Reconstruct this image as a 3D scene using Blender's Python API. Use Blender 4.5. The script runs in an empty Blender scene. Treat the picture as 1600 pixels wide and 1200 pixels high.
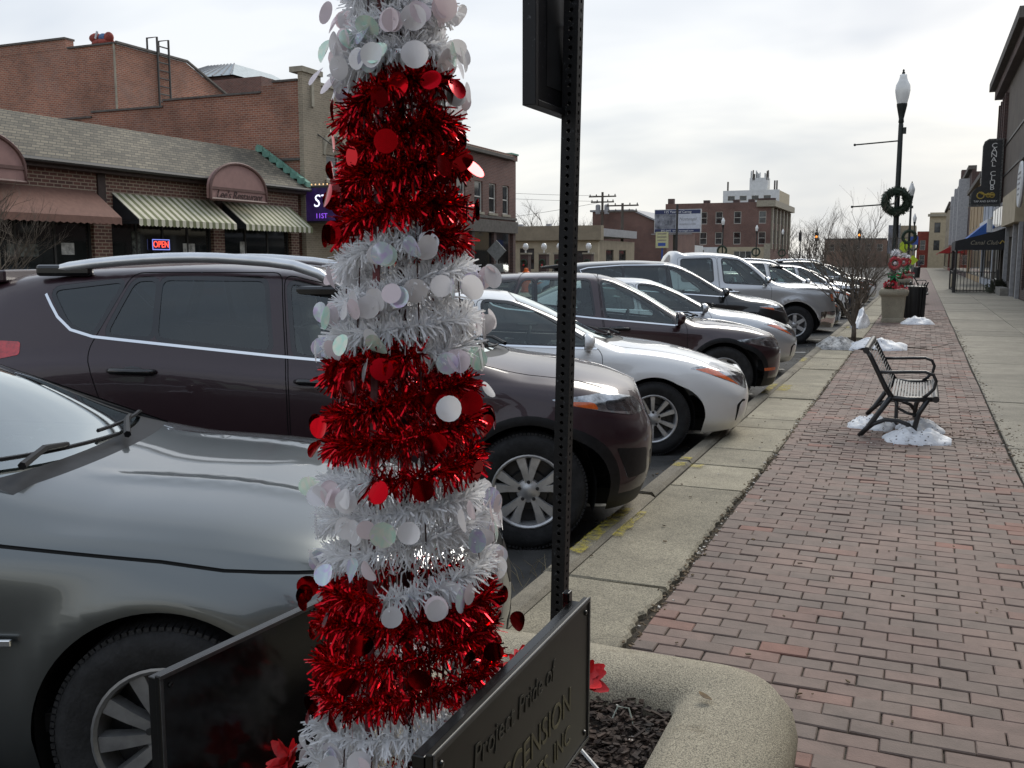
import bpy, bmesh, math, random
import numpy as np
from mathutils import Vector, Matrix, geometry
R = math.radians
random.seed(7)
scene = bpy.context.scene
col = scene.collection

# ------------------------------------------------------------------ camera
CAM_H = 1.62
HEAD = R(22.97)          # angle between the street axis and the camera
cam_d = bpy.data.cameras.new('camera'); cam = bpy.data.objects.new('camera', cam_d); col.objects.link(cam)
cam.location = (0, 0, CAM_H); cam.rotation_euler = (R(90 - 7.37), 0, HEAD)
cam_d.sensor_width = 36; cam_d.lens = 36 * 1500 / 1600; cam_d.clip_start = .05; cam_d.clip_end = 3000
scene.camera = cam

# ------------------------------------------------------------------ sky, sun, exposure
world = bpy.data.worlds.new('World'); scene.world = world; world.use_nodes = True
def build_world():
    nt = world.node_tree; N = nt.nodes; L = nt.links; N.clear()
    out = N.new('ShaderNodeOutputWorld'); bg = N.new('ShaderNodeBackground'); bg.inputs[1].default_value = 0.09
    sky = N.new('ShaderNodeTexSky'); sky.sky_type = 'NISHITA'; sky.sun_disc = False
    sky.sun_elevation = R(24); sky.sun_rotation = R(10); sky.air_density = 1.5; sky.dust_density = 4
    tc = N.new('ShaderNodeTexCoord'); sep = N.new('ShaderNodeSeparateXYZ'); L.new(tc.outputs['Generated'], sep.inputs[0])
    # flat cloud sheet: direction divided by its height
    zc = N.new('ShaderNodeMath'); zc.operation = 'MAXIMUM'; L.new(sep.outputs[2], zc.inputs[0]); zc.inputs[1].default_value = 0.0
    za = N.new('ShaderNodeMath'); za.operation = 'ADD'; L.new(zc.outputs[0], za.inputs[0]); za.inputs[1].default_value = 0.26
    dv = N.new('ShaderNodeVectorMath'); dv.operation = 'DIVIDE'; L.new(tc.outputs['Generated'], dv.inputs[0])
    cb = N.new('ShaderNodeCombineXYZ')
    for i in range(3): L.new(za.outputs[0], cb.inputs[i])
    L.new(cb.outputs[0], dv.inputs[1])
    mp = N.new('ShaderNodeMapping'); mp.inputs['Scale'].default_value = (.8, 1.15, .4); mp.inputs['Location'].default_value = (3.7, 1.9, 0); L.new(dv.outputs[0], mp.inputs[0])
    n1 = N.new('ShaderNodeTexNoise'); n1.inputs['Scale'].default_value = 1.25; n1.inputs['Detail'].default_value = 4; n1.inputs['Roughness'].default_value = .5; L.new(mp.outputs[0], n1.inputs['Vector'])
    n1.inputs['Distortion'].default_value = .35
    r1 = N.new('ShaderNodeValToRGB'); L.new(n1.outputs[0], r1.inputs[0])
    e = r1.color_ramp.elements; e[0].position = .30; e[0].color = (.54, .60, .685, 1); e[1].position = .60; e[1].color = (.82, .845, .87, 1)
    # brighter, creamier overcast towards the horizon
    r2 = N.new('ShaderNodeValToRGB'); L.new(zc.outputs[0], r2.inputs[0])
    e = r2.color_ramp.elements; e[0].position = 0.0; e[0].color = (1.03, .985, .90, 1); e[1].position = .5; e[1].color = (.91, .955, 1.03, 1)
    k = r2.color_ramp.elements.new(.11); k.color = (1.05, 1.03, .975, 1); k = r2.color_ramp.elements.new(.2); k.color = (.985, .99, 1.0, 1)
    mx = N.new('ShaderNodeMixRGB'); mx.blend_type = 'MULTIPLY'; mx.inputs[0].default_value = 1; L.new(r1.outputs[0], mx.inputs[1]); L.new(r2.outputs[0], mx.inputs[2])
    sc = N.new('ShaderNodeMixRGB'); sc.blend_type = 'MULTIPLY'; sc.inputs[0].default_value = 1; L.new(mx.outputs[0], sc.inputs[1]); sc.inputs[2].default_value = (CLOUD, CLOUD, CLOUD, 1)
    ms = N.new('ShaderNodeMixRGB'); ms.inputs[0].default_value = .97; L.new(sky.outputs[0], ms.inputs[1]); L.new(sc.outputs[0], ms.inputs[2])
    L.new(ms.outputs[0], bg.inputs[0]); L.new(bg.outputs[0], out.inputs[0])
CLOUD = 9.2
build_world()
sun_d = bpy.data.lights.new('sun', 'SUN'); sun_d.energy = 1.5; sun_d.angle = R(28); sun_d.color = (1, .95, .86)
sun = bpy.data.objects.new('sun', sun_d); col.objects.link(sun)
sun.rotation_euler = Vector((-math.sin(R(10)) * .9, -math.cos(R(10)) * .9, -.75)).to_track_quat('-Z', 'Y').to_euler(); sun.location = (0, 0, 40)
cy = scene.cycles; cy.max_bounces = 7; cy.diffuse_bounces = 3; cy.glossy_bounces = 3; cy.transmission_bounces = 3; cy.transparent_max_bounces = 10; cy.caustics_reflective = False; cy.caustics_refractive = False
vs = scene.view_settings; vs.view_transform = 'Standard'; vs.look = 'None'; vs.gamma = 1; vs.use_curve_mapping = False; vs.exposure = .52

# ------------------------------------------------------------------ materials
M = {}
def nmat(name):
    m = bpy.data.materials.new(name); m.use_nodes = True; M[name] = m
    nt = m.node_tree; return m, nt, nt.nodes['Principled BSDF']
def mk(name, c, rough=.6, metal=0, var=.12, scale=6, bump=0, bscale=60, coat=0, spec=.5, emit=None, estr=0, trans=0, detail=4, c2=None, coords='Object'):
    m, nt, b = nmat(name); N = nt.nodes; L = nt.links
    b.inputs['Base Color'].default_value = (*c, 1); b.inputs['Roughness'].default_value = rough; b.inputs['Metallic'].default_value = metal
    b.inputs['Specular IOR Level'].default_value = spec
    if coat: b.inputs['Coat Weight'].default_value = coat; b.inputs['Coat Roughness'].default_value = .03
    if emit: b.inputs['Emission Color'].default_value = (*emit, 1); b.inputs['Emission Strength'].default_value = estr
    if trans: b.inputs['Transmission Weight'].default_value = trans
    if var or bump:
        tc = N.new('ShaderNodeTexCoord')
    if var:
        n = N.new('ShaderNodeTexNoise'); n.inputs['Scale'].default_value = scale; n.inputs['Detail'].default_value = detail; n.inputs['Roughness'].default_value = .65
        L.new(tc.outputs[coords], n.inputs['Vector'])
        r = N.new('ShaderNodeValToRGB'); L.new(n.outputs[0], r.inputs[0])
        lo = [max(0, x * (1 - 2 * var)) for x in c] if c2 is None else c2
        hi = [min(1, x * (1 + 2 * var)) for x in c] if c2 is None else c
        r.color_ramp.elements[0].position = .3; r.color_ramp.elements[1].position = .7
        r.color_ramp.elements[0].color = (*lo, 1); r.color_ramp.elements[1].color = (*hi, 1); L.new(r.outputs[0], b.inputs['Base Color'])
    if bump:
        n2 = N.new('ShaderNodeTexNoise'); n2.inputs['Scale'].default_value = bscale; n2.inputs['Detail'].default_value = 3; L.new(tc.outputs[coords], n2.inputs['Vector'])
        bp = N.new('ShaderNodeBump'); bp.inputs['Strength'].default_value = bump; bp.inputs['Distance'].default_value = .01; L.new(n2.outputs[0], bp.inputs['Height']); L.new(bp.outputs[0], b.inputs['Normal'])
    return m
def paint(name, c, metal=.3, rough=.32, dirt=.25, coat=1.0):
    m, nt, b = nmat(name); N = nt.nodes; L = nt.links
    tc = N.new('ShaderNodeTexCoord'); sep = N.new('ShaderNodeSeparateXYZ'); L.new(tc.outputs['Object'], sep.inputs[0])
    n = N.new('ShaderNodeTexNoise'); n.inputs['Scale'].default_value = 5; n.inputs['Detail'].default_value = 6; n.inputs['Roughness'].default_value = .7; L.new(tc.outputs['Object'], n.inputs['Vector'])
    # road dust low on the body
    mr = N.new('ShaderNodeMapRange'); L.new(sep.outputs[2], mr.inputs[0]); mr.inputs[1].default_value = .15; mr.inputs[2].default_value = .7; mr.inputs[3].default_value = 1; mr.inputs[4].default_value = .12
    mu = N.new('ShaderNodeMath'); mu.operation = 'MULTIPLY'; L.new(mr.outputs[0], mu.inputs[0]); L.new(n.outputs[0], mu.inputs[1])
    m2 = N.new('ShaderNodeMath'); m2.operation = 'MULTIPLY'; L.new(mu.outputs[0], m2.inputs[0]); m2.inputs[1].default_value = dirt
    mx = N.new('ShaderNodeMixRGB'); L.new(m2.outputs[0], mx.inputs[0]); mx.inputs[1].default_value = (*c, 1); mx.inputs[2].default_value = (.2, .185, .16, 1); L.new(mx.outputs[0], b.inputs['Base Color'])
    b.inputs['Metallic'].default_value = metal; b.inputs['Roughness'].default_value = rough
    b.inputs['Coat Weight'].default_value = coat; b.inputs['Coat Roughness'].default_value = .04
    a = N.new('ShaderNodeMath'); a.operation = 'MULTIPLY_ADD'; L.new(m2.outputs[0], a.inputs[0]); a.inputs[1].default_value = .8; a.inputs[2].default_value = .03; L.new(a.outputs[0], b.inputs['Coat Roughness'])
    n3 = N.new('ShaderNodeTexNoise'); n3.inputs['Scale'].default_value = 2.2; L.new(tc.outputs['Object'], n3.inputs['Vector'])
    bp = N.new('ShaderNodeBump'); bp.inputs['Strength'].default_value = .05; bp.inputs['Distance'].default_value = .02; L.new(n3.outputs[0], bp.inputs['Height']); L.new(bp.outputs[0], b.inputs['Coat Normal'])
    return m
def glass(name, tint, gloss=.03, k=1.15, film=.02):
    m = bpy.data.materials.new(name); m.use_nodes = True; M[name] = m; nt = m.node_tree; N = nt.nodes; L = nt.links; N.clear()
    o = N.new('ShaderNodeOutputMaterial'); mx = N.new('ShaderNodeMixShader'); t = N.new('ShaderNodeBsdfTransparent'); t.inputs[0].default_value = (*tint, 1)
    g = N.new('ShaderNodeBsdfGlossy'); g.inputs['Roughness'].default_value = gloss; g.inputs[0].default_value = (.95, 1, .99, 1)
    fr = N.new('ShaderNodeFresnel'); fr.inputs[0].default_value = 1.55
    ad = N.new('ShaderNodeMath'); ad.operation = 'MULTIPLY_ADD'; ad.inputs[1].default_value = k; ad.inputs[2].default_value = film; ad.use_clamp = True; L.new(fr.outputs[0], ad.inputs[0])
    L.new(ad.outputs[0], mx.inputs[0]); L.new(t.outputs[0], mx.inputs[1]); L.new(g.outputs[0], mx.inputs[2]); L.new(mx.outputs[0], o.inputs[0])
    return m
def brickmat(name, c1, c2, mortar, w=.21, h=.075, ms=.01, stain=.5, rough=.85, pale=None):
    m, nt, b = nmat(name); N = nt.nodes; L = nt.links
    tc = N.new('ShaderNodeTexCoord'); sep = N.new('ShaderNodeSeparateXYZ'); L.new(tc.outputs['Object'], sep.inputs[0])
    ad = N.new('ShaderNodeMath'); L.new(sep.outputs[0], ad.inputs[0]); L.new(sep.outputs[1], ad.inputs[1])
    cb = N.new('ShaderNodeCombineXYZ'); L.new(ad.outputs[0], cb.inputs[0]); L.new(sep.outputs[2], cb.inputs[1])
    br = N.new('ShaderNodeTexBrick'); L.new(cb.outputs[0], br.inputs['Vector']); br.inputs['Scale'].default_value = 1
    br.inputs['Brick Width'].default_value = w; br.inputs['Row Height'].default_value = h; br.inputs['Mortar Size'].default_value = ms; br.inputs['Bias'].default_value = .1
    br.inputs['Color1'].default_value = (*c1, 1); br.inputs['Color2'].default_value = (*c2, 1); br.inputs['Mortar'].default_value = (*mortar, 1)
    n = N.new('ShaderNodeTexNoise'); n.inputs['Scale'].default_value = .35; n.inputs['Detail'].default_value = 7; n.inputs['Roughness'].default_value = .65; L.new(tc.outputs['Object'], n.inputs['Vector'])
    r = N.new('ShaderNodeValToRGB'); L.new(n.outputs[0], r.inputs[0]); r.color_ramp.elements[0].position = .35; r.color_ramp.elements[1].position = .68
    r.color_ramp.elements[0].color = (1 - stain, 1 - stain, 1 - stain, 1); r.color_ramp.elements[1].color = (1 + stain * .5,) * 3 + (1,)
    mx = N.new('ShaderNodeMixRGB'); mx.blend_type = 'MULTIPLY'; mx.inputs[0].default_value = 1; L.new(br.outputs[0], mx.inputs[1]); L.new(r.outputs[0], mx.inputs[2])
    src = mx.outputs[0]
    if pale:
        n2 = N.new('ShaderNodeTexNoise'); n2.inputs['Scale'].default_value = .55; n2.inputs['Detail'].default_value = 8; n2.inputs['Roughness'].default_value = .75; L.new(tc.outputs['Object'], n2.inputs['Vector'])
        r2 = N.new('ShaderNodeValToRGB'); L.new(n2.outputs[0], r2.inputs[0]); r2.color_ramp.elements[0].position = .52; r2.color_ramp.elements[1].position = .72
        r2.color_ramp.elements[0].color = (0, 0, 0, 1); r2.color_ramp.elements[1].color = (.55, .55, .55, 1)
        m3 = N.new('ShaderNodeMixRGB'); L.new(r2.outputs[0], m3.inputs[0]); L.new(src, m3.inputs[1]); m3.inputs[2].default_value = (*pale, 1); src = m3.outputs[0]
    L.new(src, b.inputs['Base Color']); b.inputs['Roughness'].default_value = rough
    bp = N.new('ShaderNodeBump'); bp.inputs['Strength'].default_value = .5; bp.inputs['Distance'].default_value = .01; bp.invert = True; L.new(br.outputs['Fac'], bp.inputs['Height']); L.new(bp.outputs[0], b.inputs['Normal'])
    return m

# ------------------------------------------------------------------ mesh helpers
class MB:
    def __init__(s): s.v = []; s.f = []; s.mi = []; s.m = 0
    def add(s, vs, fs):
        o = len(s.v); s.v.extend([tuple(x) for x in vs]); s.f.extend([tuple(i + o for i in f) for f in fs]); s.mi.extend([s.m] * len(fs)); return s
    def box(s, x0, x1, y0, y1, z0, z1):
        return s.add([(x0, y0, z0), (x1, y0, z0), (x1, y1, z0), (x0, y1, z0), (x0, y0, z1), (x1, y0, z1), (x1, y1, z1), (x0, y1, z1)],
                     [(3, 2, 1, 0), (4, 5, 6, 7), (0, 1, 5, 4), (1, 2, 6, 5), (2, 3, 7, 6), (3, 0, 4, 7)])
    def cbox(s, c, d, rot=None):
        x, y, z = [q / 2 for q in d]; vs = [Vector((a * x, b * y, e * z)) for e in (-1, 1) for a, b in ((-1, -1), (1, -1), (1, 1), (-1, 1))]
        if rot is not None: vs = [rot @ q for q in vs]
        vs = [q + Vector(c) for q in vs]
        return s.add(vs, [(3, 2, 1, 0), (4, 5, 6, 7), (0, 1, 5, 4), (1, 2, 6, 5), (2, 3, 7, 6), (3, 0, 4, 7)])
    def tube(s, pts, r, n=6, cap=True):
        pts = [Vector(p) for p in pts]; rr = r if isinstance(r, (list, tuple)) else [r] * len(pts); o = len(s.v); ring = None
        for i, p in enumerate(pts):
            d = (pts[min(i + 1, len(pts) - 1)] - pts[max(i - 1, 0)]); d = d.normalized() if d.length > 1e-9 else Vector((0, 0, 1))
            if ring is None:
                a = d.orthogonal().normalized()
            else:
                a = (ring - d * ring.dot(d)); a = a.normalized() if a.length > 1e-6 else d.orthogonal().normalized()
            ring = a; b = d.cross(a)
            for k in range(n):
                t = 2 * math.pi * k / n; s.v.append(tuple(p + (a * math.cos(t) + b * math.sin(t)) * rr[i]))
        nf = 0
        for i in range(len(pts) - 1):
            for k in range(n):
                k2 = (k + 1) % n; s.f.append((o + i * n + k, o + i * n + k2, o + (i + 1) * n + k2, o + (i + 1) * n + k)); nf += 1
        if cap: s.f.append(tuple(o + k for k in range(n))[::-1]); s.f.append(tuple(o + (len(pts) - 1) * n + k for k in range(n))); nf += 2
        s.mi.extend([s.m] * nf); return s
    def lathe(s, prof, n=20, c=(0, 0, 0), axis='z', a0=0, a1=2 * math.pi):
        full = abs(a1 - a0) > 6.28; o = len(s.v); k = n if full else n + 1
        for (r, h) in prof:
            for i in range(k):
                t = a0 + (a1 - a0) * i / n; p = (r * math.cos(t), r * math.sin(t), h)
                if axis == 'y': p = (p[0], p[2], p[1])
                if axis == 'x': p = (p[2], p[0], p[1])
                s.v.append((p[0] + c[0], p[1] + c[1], p[2] + c[2]))
        nf = 0
        for j in range(len(prof) - 1):
            for i in range(n):
                i2 = (i + 1) % k; q = (o + j * k + i, o + j * k + i2, o + (j + 1) * k + i2, o + (j + 1) * k + i)
                s.f.append(q if axis != 'y' else q[::-1]); nf += 1
        s.mi.extend([s.m] * nf); return s
    def prism(s, poly, h0, h1, axis='z'):
        n = len(poly)
        def P(a, b, h): return (a, b, h) if axis == 'z' else ((a, h, b) if axis == 'y' else (h, a, b))
        vs = [P(a, b, h0) for a, b in poly] + [P(a, b, h1) for a, b in poly]
        fs = [tuple(range(n))[::-1], tuple(range(n, 2 * n))] + [(i, (i + 1) % n, n + (i + 1) % n, n + i) for i in range(n)]
        return s.add(vs, fs)
    def quad(s, a, b, c, d): return s.add([a, b, c, d], [(0, 1, 2, 3)])
    def sphere(s, c, r, nu=12, nv=8, sc=(1, 1, 1)):
        pr = [(max(1e-4, math.sin(math.pi * j / nv)), -math.cos(math.pi * j / nv)) for j in range(nv + 1)]
        o = len(s.v); s.lathe(pr, nu)
        for i in range(o, len(s.v)): p = s.v[i]; s.v[i] = (c[0] + p[0] * r * sc[0], c[1] + p[1] * r * sc[1], c[2] + p[2] * r * sc[2])
        return s
    def mesh(s, name, mats, smooth=False, fix=True):
        me = bpy.data.meshes.new(name); me.from_pydata(s.v, [], s.f)
        if not isinstance(mats, (list, tuple)): mats = [mats]
        for m in mats: me.materials.append(M[m] if isinstance(m, str) else m)
        if len(mats) > 1: me.polygons.foreach_set('material_index', s.mi)
        if fix:
            bm = bmesh.new(); bm.from_mesh(me); bmesh.ops.recalc_face_normals(bm, faces=bm.faces); bm.to_mesh(me); bm.free()
        if smooth:
            me.polygons.foreach_set('use_smooth', [True] * len(me.polygons))
            if smooth is not True: me.set_sharp_from_angle(angle=R(smooth))
        me.update(); return me
    def build(s, name, mats, parent=None, smooth=False, bevel=0, fix=True):
        o = bpy.data.objects.new(name, s.mesh(name, mats, smooth, fix)); col.objects.link(o)
        if parent is not None: o.parent = parent
        if bevel:
            b = o.modifiers.new('bevel', 'BEVEL'); b.width = bevel; b.segments = 2; b.limit_method = 'ANGLE'; b.angle_limit = R(40)
        return o
def link(name, me, parent=None, loc=(0, 0, 0), rot=None, sc=None):
    o = bpy.data.objects.new(name, me); col.objects.link(o); o.location = loc
    if rot is not None: o.rotation_euler = rot
    if sc is not None: o.scale = sc
    if parent is not None: o.parent = parent
    return o
def tag(o, label, cat, group=None):
    o['label'] = label; o['category'] = cat
    if group: o['group'] = group
    return o
def thing(name, label, cat, loc=(0, 0, 0), rotz=0, group=None):
    o = bpy.data.objects.new(name, None); o.empty_display_size = .2; col.objects.link(o); o.location = loc; o.rotation_euler = (0, 0, rotz); return tag(o, label, cat, group)
def struct(o): o['kind'] = 'structure'; return o
def stuff(o): o['kind'] = 'stuff'; return o
def text(name, body, size, mat, parent, loc, rot, ext=.004, align='CENTER', shear=0, space=1, sx=1):
    cu = bpy.data.curves.new(name, 'FONT'); cu.body = body; cu.size = size; cu.extrude = ext; cu.align_x = align; cu.align_y = 'CENTER'; cu.shear = shear; cu.space_character = space; cu.resolution_u = 3
    o = bpy.data.objects.new(name, cu); col.objects.link(o)
    dg = bpy.context.evaluated_depsgraph_get(); me = bpy.data.meshes.new_from_object(o.evaluated_get(dg)); bpy.data.objects.remove(o)
    me.materials.append(M[mat]); t = link(name, me, parent, loc, rot, (sx, 1, 1)); return t
RX = (R(90), 0, 0)                    # lettering on a wall that faces the camera's side (-Y)
RXE = (R(90), 0, R(90))               # lettering on a wall that faces the street (+X)
RXW = (R(90), 0, R(-90))              # lettering on a wall that faces -X
# ------------------------------------------------------------------ ground materials
def concrete(name, c, var=.16, seams=0, agg=.0, fine=150):
    m, nt, b = nmat(name); N = nt.nodes; L = nt.links; tc = N.new('ShaderNodeTexCoord')
    n = N.new('ShaderNodeTexNoise'); n.inputs['Scale'].default_value = 2.2; n.inputs['Detail'].default_value = 10; n.inputs['Roughness'].default_value = .72; L.new(tc.outputs['Object'], n.inputs['Vector'])
    r = N.new('ShaderNodeValToRGB'); L.new(n.outputs[0], r.inputs[0]); r.color_ramp.elements[0].position = .3; r.color_ramp.elements[1].position = .72
    r.color_ramp.elements[0].color = (*[x * (1 - 2 * var) for x in c], 1); r.color_ramp.elements[1].color = (*[x * (1 + 1.6 * var) for x in c], 1)
    v = N.new('ShaderNodeTexNoise'); v.inputs['Scale'].default_value = fine; v.inputs['Detail'].default_value = 2; L.new(tc.outputs['Object'], v.inputs['Vector'])
    r2 = N.new('ShaderNodeValToRGB'); L.new(v.outputs[0], r2.inputs[0]); r2.color_ramp.elements[0].position = .36; r2.color_ramp.elements[1].position = .62
    lo = .62 - agg; r2.color_ramp.elements[0].color = (lo, lo, lo, 1); r2.color_ramp.elements[1].color = (1.14 + agg * .5,) * 3 + (1,)
    mx = N.new('ShaderNodeMixRGB'); mx.blend_type = 'MULTIPLY'; mx.inputs[0].default_value = 1; L.new(r.outputs[0], mx.inputs[1]); L.new(r2.outputs[0], mx.inputs[2])
    oi = N.new('ShaderNodeObjectInfo'); mr = N.new('ShaderNodeMapRange'); L.new(oi.outputs['Random'], mr.inputs[0]); mr.inputs[3].default_value = .86; mr.inputs[4].default_value = 1.12
    m2 = N.new('ShaderNodeMixRGB'); m2.blend_type = 'MULTIPLY'; m2.inputs[0].default_value = 1; L.new(mx.outputs[0], m2.inputs[1]); L.new(mr.outputs[0], m2.inputs[2])
    # dark stains
    n4 = N.new('ShaderNodeTexNoise'); n4.inputs['Scale'].default_value = 7; n4.inputs['Detail'].default_value = 8; n4.inputs['Roughness'].default_value = .8; L.new(tc.outputs['Object'], n4.inputs['Vector'])
    r4 = N.new('ShaderNodeValToRGB'); L.new(n4.outputs[0], r4.inputs[0]); r4.color_ramp.elements[0].position = .3; r4.color_ramp.elements[1].position = .42; r4.color_ramp.elements[0].color = (.55, .52, .47, 1); r4.color_ramp.elements[1].color = (1, 1, 1, 1)
    m3 = N.new('ShaderNodeMixRGB'); m3.blend_type = 'MULTIPLY'; m3.inputs[0].default_value = 1; L.new(m2.outputs[0], m3.inputs[1]); L.new(r4.outputs[0], m3.inputs[2])
    L.new(m3.outputs[0], b.inputs['Base Color']); b.inputs['Roughness'].default_value = .88
    ad = N.new('ShaderNodeMath'); L.new(n.outputs[0], ad.inputs[0]); L.new(v.outputs[0], ad.inputs[1])
    bp = N.new('ShaderNodeBump'); bp.inputs['Strength'].default_value = .35; bp.inputs['Distance'].default_value = .008; L.new(ad.outputs[0], bp.inputs['Height']); L.new(bp.outputs[0], b.inputs['Normal'])
    return m
concrete('slab_concrete', (.335, .298, .218), .17, agg=.08)
concrete('kerb_concrete', (.265, .235, .18), .2)
concrete('walk_concrete', (.315, .285, .225), .13)
concrete('planter_concrete', (.325, .288, .212), .12, agg=.22, fine=420)
mk('asphalt', (.05, .049, .047), .85, var=.25, scale=3, bump=.6, bscale=220, detail=8)
mk('terrain', (.13, .115, .085), .9, var=.2, scale=.15)
mk('joint_dirt', (.045, .035, .024), .95, var=.4, scale=30, bump=.8, bscale=120)
mk('road_line', (.55, .55, .52), .8, var=.25, scale=14)
def paver():
    m, nt, b = nmat('paver_brick'); N = nt.nodes; L = nt.links; tc = N.new('ShaderNodeTexCoord')
    oi = N.new('ShaderNodeObjectInfo'); ge = N.new('ShaderNodeNewGeometry')
    ad = N.new('ShaderNodeMath'); L.new(oi.outputs['Random'], ad.inputs[0]); L.new(ge.outputs['Random Per Island'], ad.inputs[1])
    fr = N.new('ShaderNodeMath'); fr.operation = 'FRACT'; L.new(ad.outputs[0], fr.inputs[0])
    r = N.new('ShaderNodeValToRGB'); L.new(fr.outputs[0], r.inputs[0]); cr = r.color_ramp; cr.interpolation = 'LINEAR'
    stops = [(0, (.148, .102, .086)), (.2, (.165, .110, .092)), (.42, (.188, .116, .096)), (.6, (.176, .112, .093)), (.75, (.158, .106, .089)), (.9, (.186, .113, .094)), (.975, (.20, .098, .076)), (1, (.225, .086, .062))]
    cr.elements[0].position = 0; cr.elements[0].color = (*stops[0][1], 1); cr.elements[1].position = 1; cr.elements[1].color = (*stops[-1][1], 1)
    for p, c in stops[1:-1]: e = cr.elements.new(p); e.color = (*c, 1)
    wp = ge.outputs['Position']
    n = N.new('ShaderNodeTexNoise'); n.inputs['Scale'].default_value = 9; n.inputs['Detail'].default_value = 8; n.inputs['Roughness'].default_value = .7; L.new(wp, n.inputs['Vector'])
    r2 = N.new('ShaderNodeValToRGB'); L.new(n.outputs[0], r2.inputs[0]); r2.color_ramp.elements[0].position = .3; r2.color_ramp.elements[1].position = .7; r2.color_ramp.elements[0].color = (.78, .78, .76, 1); r2.color_ramp.elements[1].color = (1.15, 1.14, 1.13, 1)
    mx = N.new('ShaderNodeMixRGB'); mx.blend_type = 'MULTIPLY'; mx.inputs[0].default_value = 1; L.new(r.outputs[0], mx.inputs[1]); L.new(r2.outputs[0], mx.inputs[2])
    n5 = N.new('ShaderNodeTexNoise'); n5.inputs['Scale'].default_value = 1.3; n5.inputs['Detail'].default_value = 5; L.new(wp, n5.inputs['Vector'])
    r5 = N.new('ShaderNodeValToRGB'); L.new(n5.outputs[0], r5.inputs[0]); r5.color_ramp.elements[0].position = .35; r5.color_ramp.elements[1].position = .65; r5.color_ramp.elements[0].color = (.92, 1.03, 1.04, 1); r5.color_ramp.elements[1].color = (1.25, 1.37, 1.35, 1)
    m5 = N.new('ShaderNodeMixRGB'); m5.blend_type = 'MULTIPLY'; m5.inputs[0].default_value = 1; L.new(mx.outputs[0], m5.inputs[1]); L.new(r5.outputs[0], m5.inputs[2])
    L.new(m5.outputs[0], b.inputs['Base Color']); b.inputs['Roughness'].default_value = .78
    n3 = N.new('ShaderNodeTexNoise'); n3.inputs['Scale'].default_value = 130; n3.inputs['Detail'].default_value = 3; L.new(wp, n3.inputs['Vector'])
    a3 = N.new('ShaderNodeMath'); a3.operation = 'MULTIPLY_ADD'; L.new(n.outputs[0], a3.inputs[0]); a3.inputs[1].default_value = 1.5; L.new(n3.outputs[0], a3.inputs[2])
    bp = N.new('ShaderNodeBump'); bp.inputs['Strength'].default_value = .4; bp.inputs['Distance'].default_value = .004; L.new(a3.outputs[0], bp.inputs['Height']); L.new(bp.outputs[0], b.inputs['Normal'])
paver()
def fieldbrick():      # far part of the brick walk where single bricks cannot be told apart
    m, nt, b = nmat('far_paving'); N = nt.nodes; L = nt.links; tc = N.new('ShaderNodeTexCoord')
    br = N.new('ShaderNodeTexBrick'); L.new(tc.outputs['Object'], br.inputs['Vector']); br.inputs['Scale'].default_value = 1; br.inputs['Brick Width'].default_value = .2; br.inputs['Row Height'].default_value = .1; br.inputs['Mortar Size'].default_value = .006
    br.inputs['Color1'].default_value = (.11, .08, .07, 1); br.inputs['Color2'].default_value = (.175, .1, .088, 1); br.inputs['Mortar'].default_value = (.06, .045, .035, 1)
    L.new(br.outputs[0], b.inputs['Base Color']); b.inputs['Roughness'].default_value = .8
fieldbrick()

# ------------------------------------------------------------------ ground sheets
ZR = -.12                                       # road level; the pavement is at 0
o = MB().box(-900, 900, -300, 1600, -.6, -.30).build('ground', 'terrain'); struct(o)
o = MB().box(-15.9, -1.772, -12, 400, -.29, ZR).build('road', 'asphalt'); struct(o)
o = MB().box(-20.4, -15.9, -12, 400, -.29, 0).build('far_pavement', 'walk_concrete'); struct(o)
bed = struct(MB().box(-1.772, 4.6, -6, 200, -.29, -.045).build('pavement_bed', 'joint_dirt'))
lines = struct(MB().build('parking_line', 'road_line')) if False else None
for k in range(14):                             # worn stall markings between the parked cars
    y = 3.35 + 3.1 * k; c, s_ = math.cos(HEAD), math.sin(HEAD)
    a = Vector((-1.95, y, ZR + .004)); d = Vector((-c, -s_, 0)); n = Vector((-s_, c, 0)) * .05
    mb = MB().quad(a - n, a + n, a + d * 5.2 + n, a + d * 5.2 - n)
    struct(mb.build('parking_line', 'road_line'))

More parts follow.
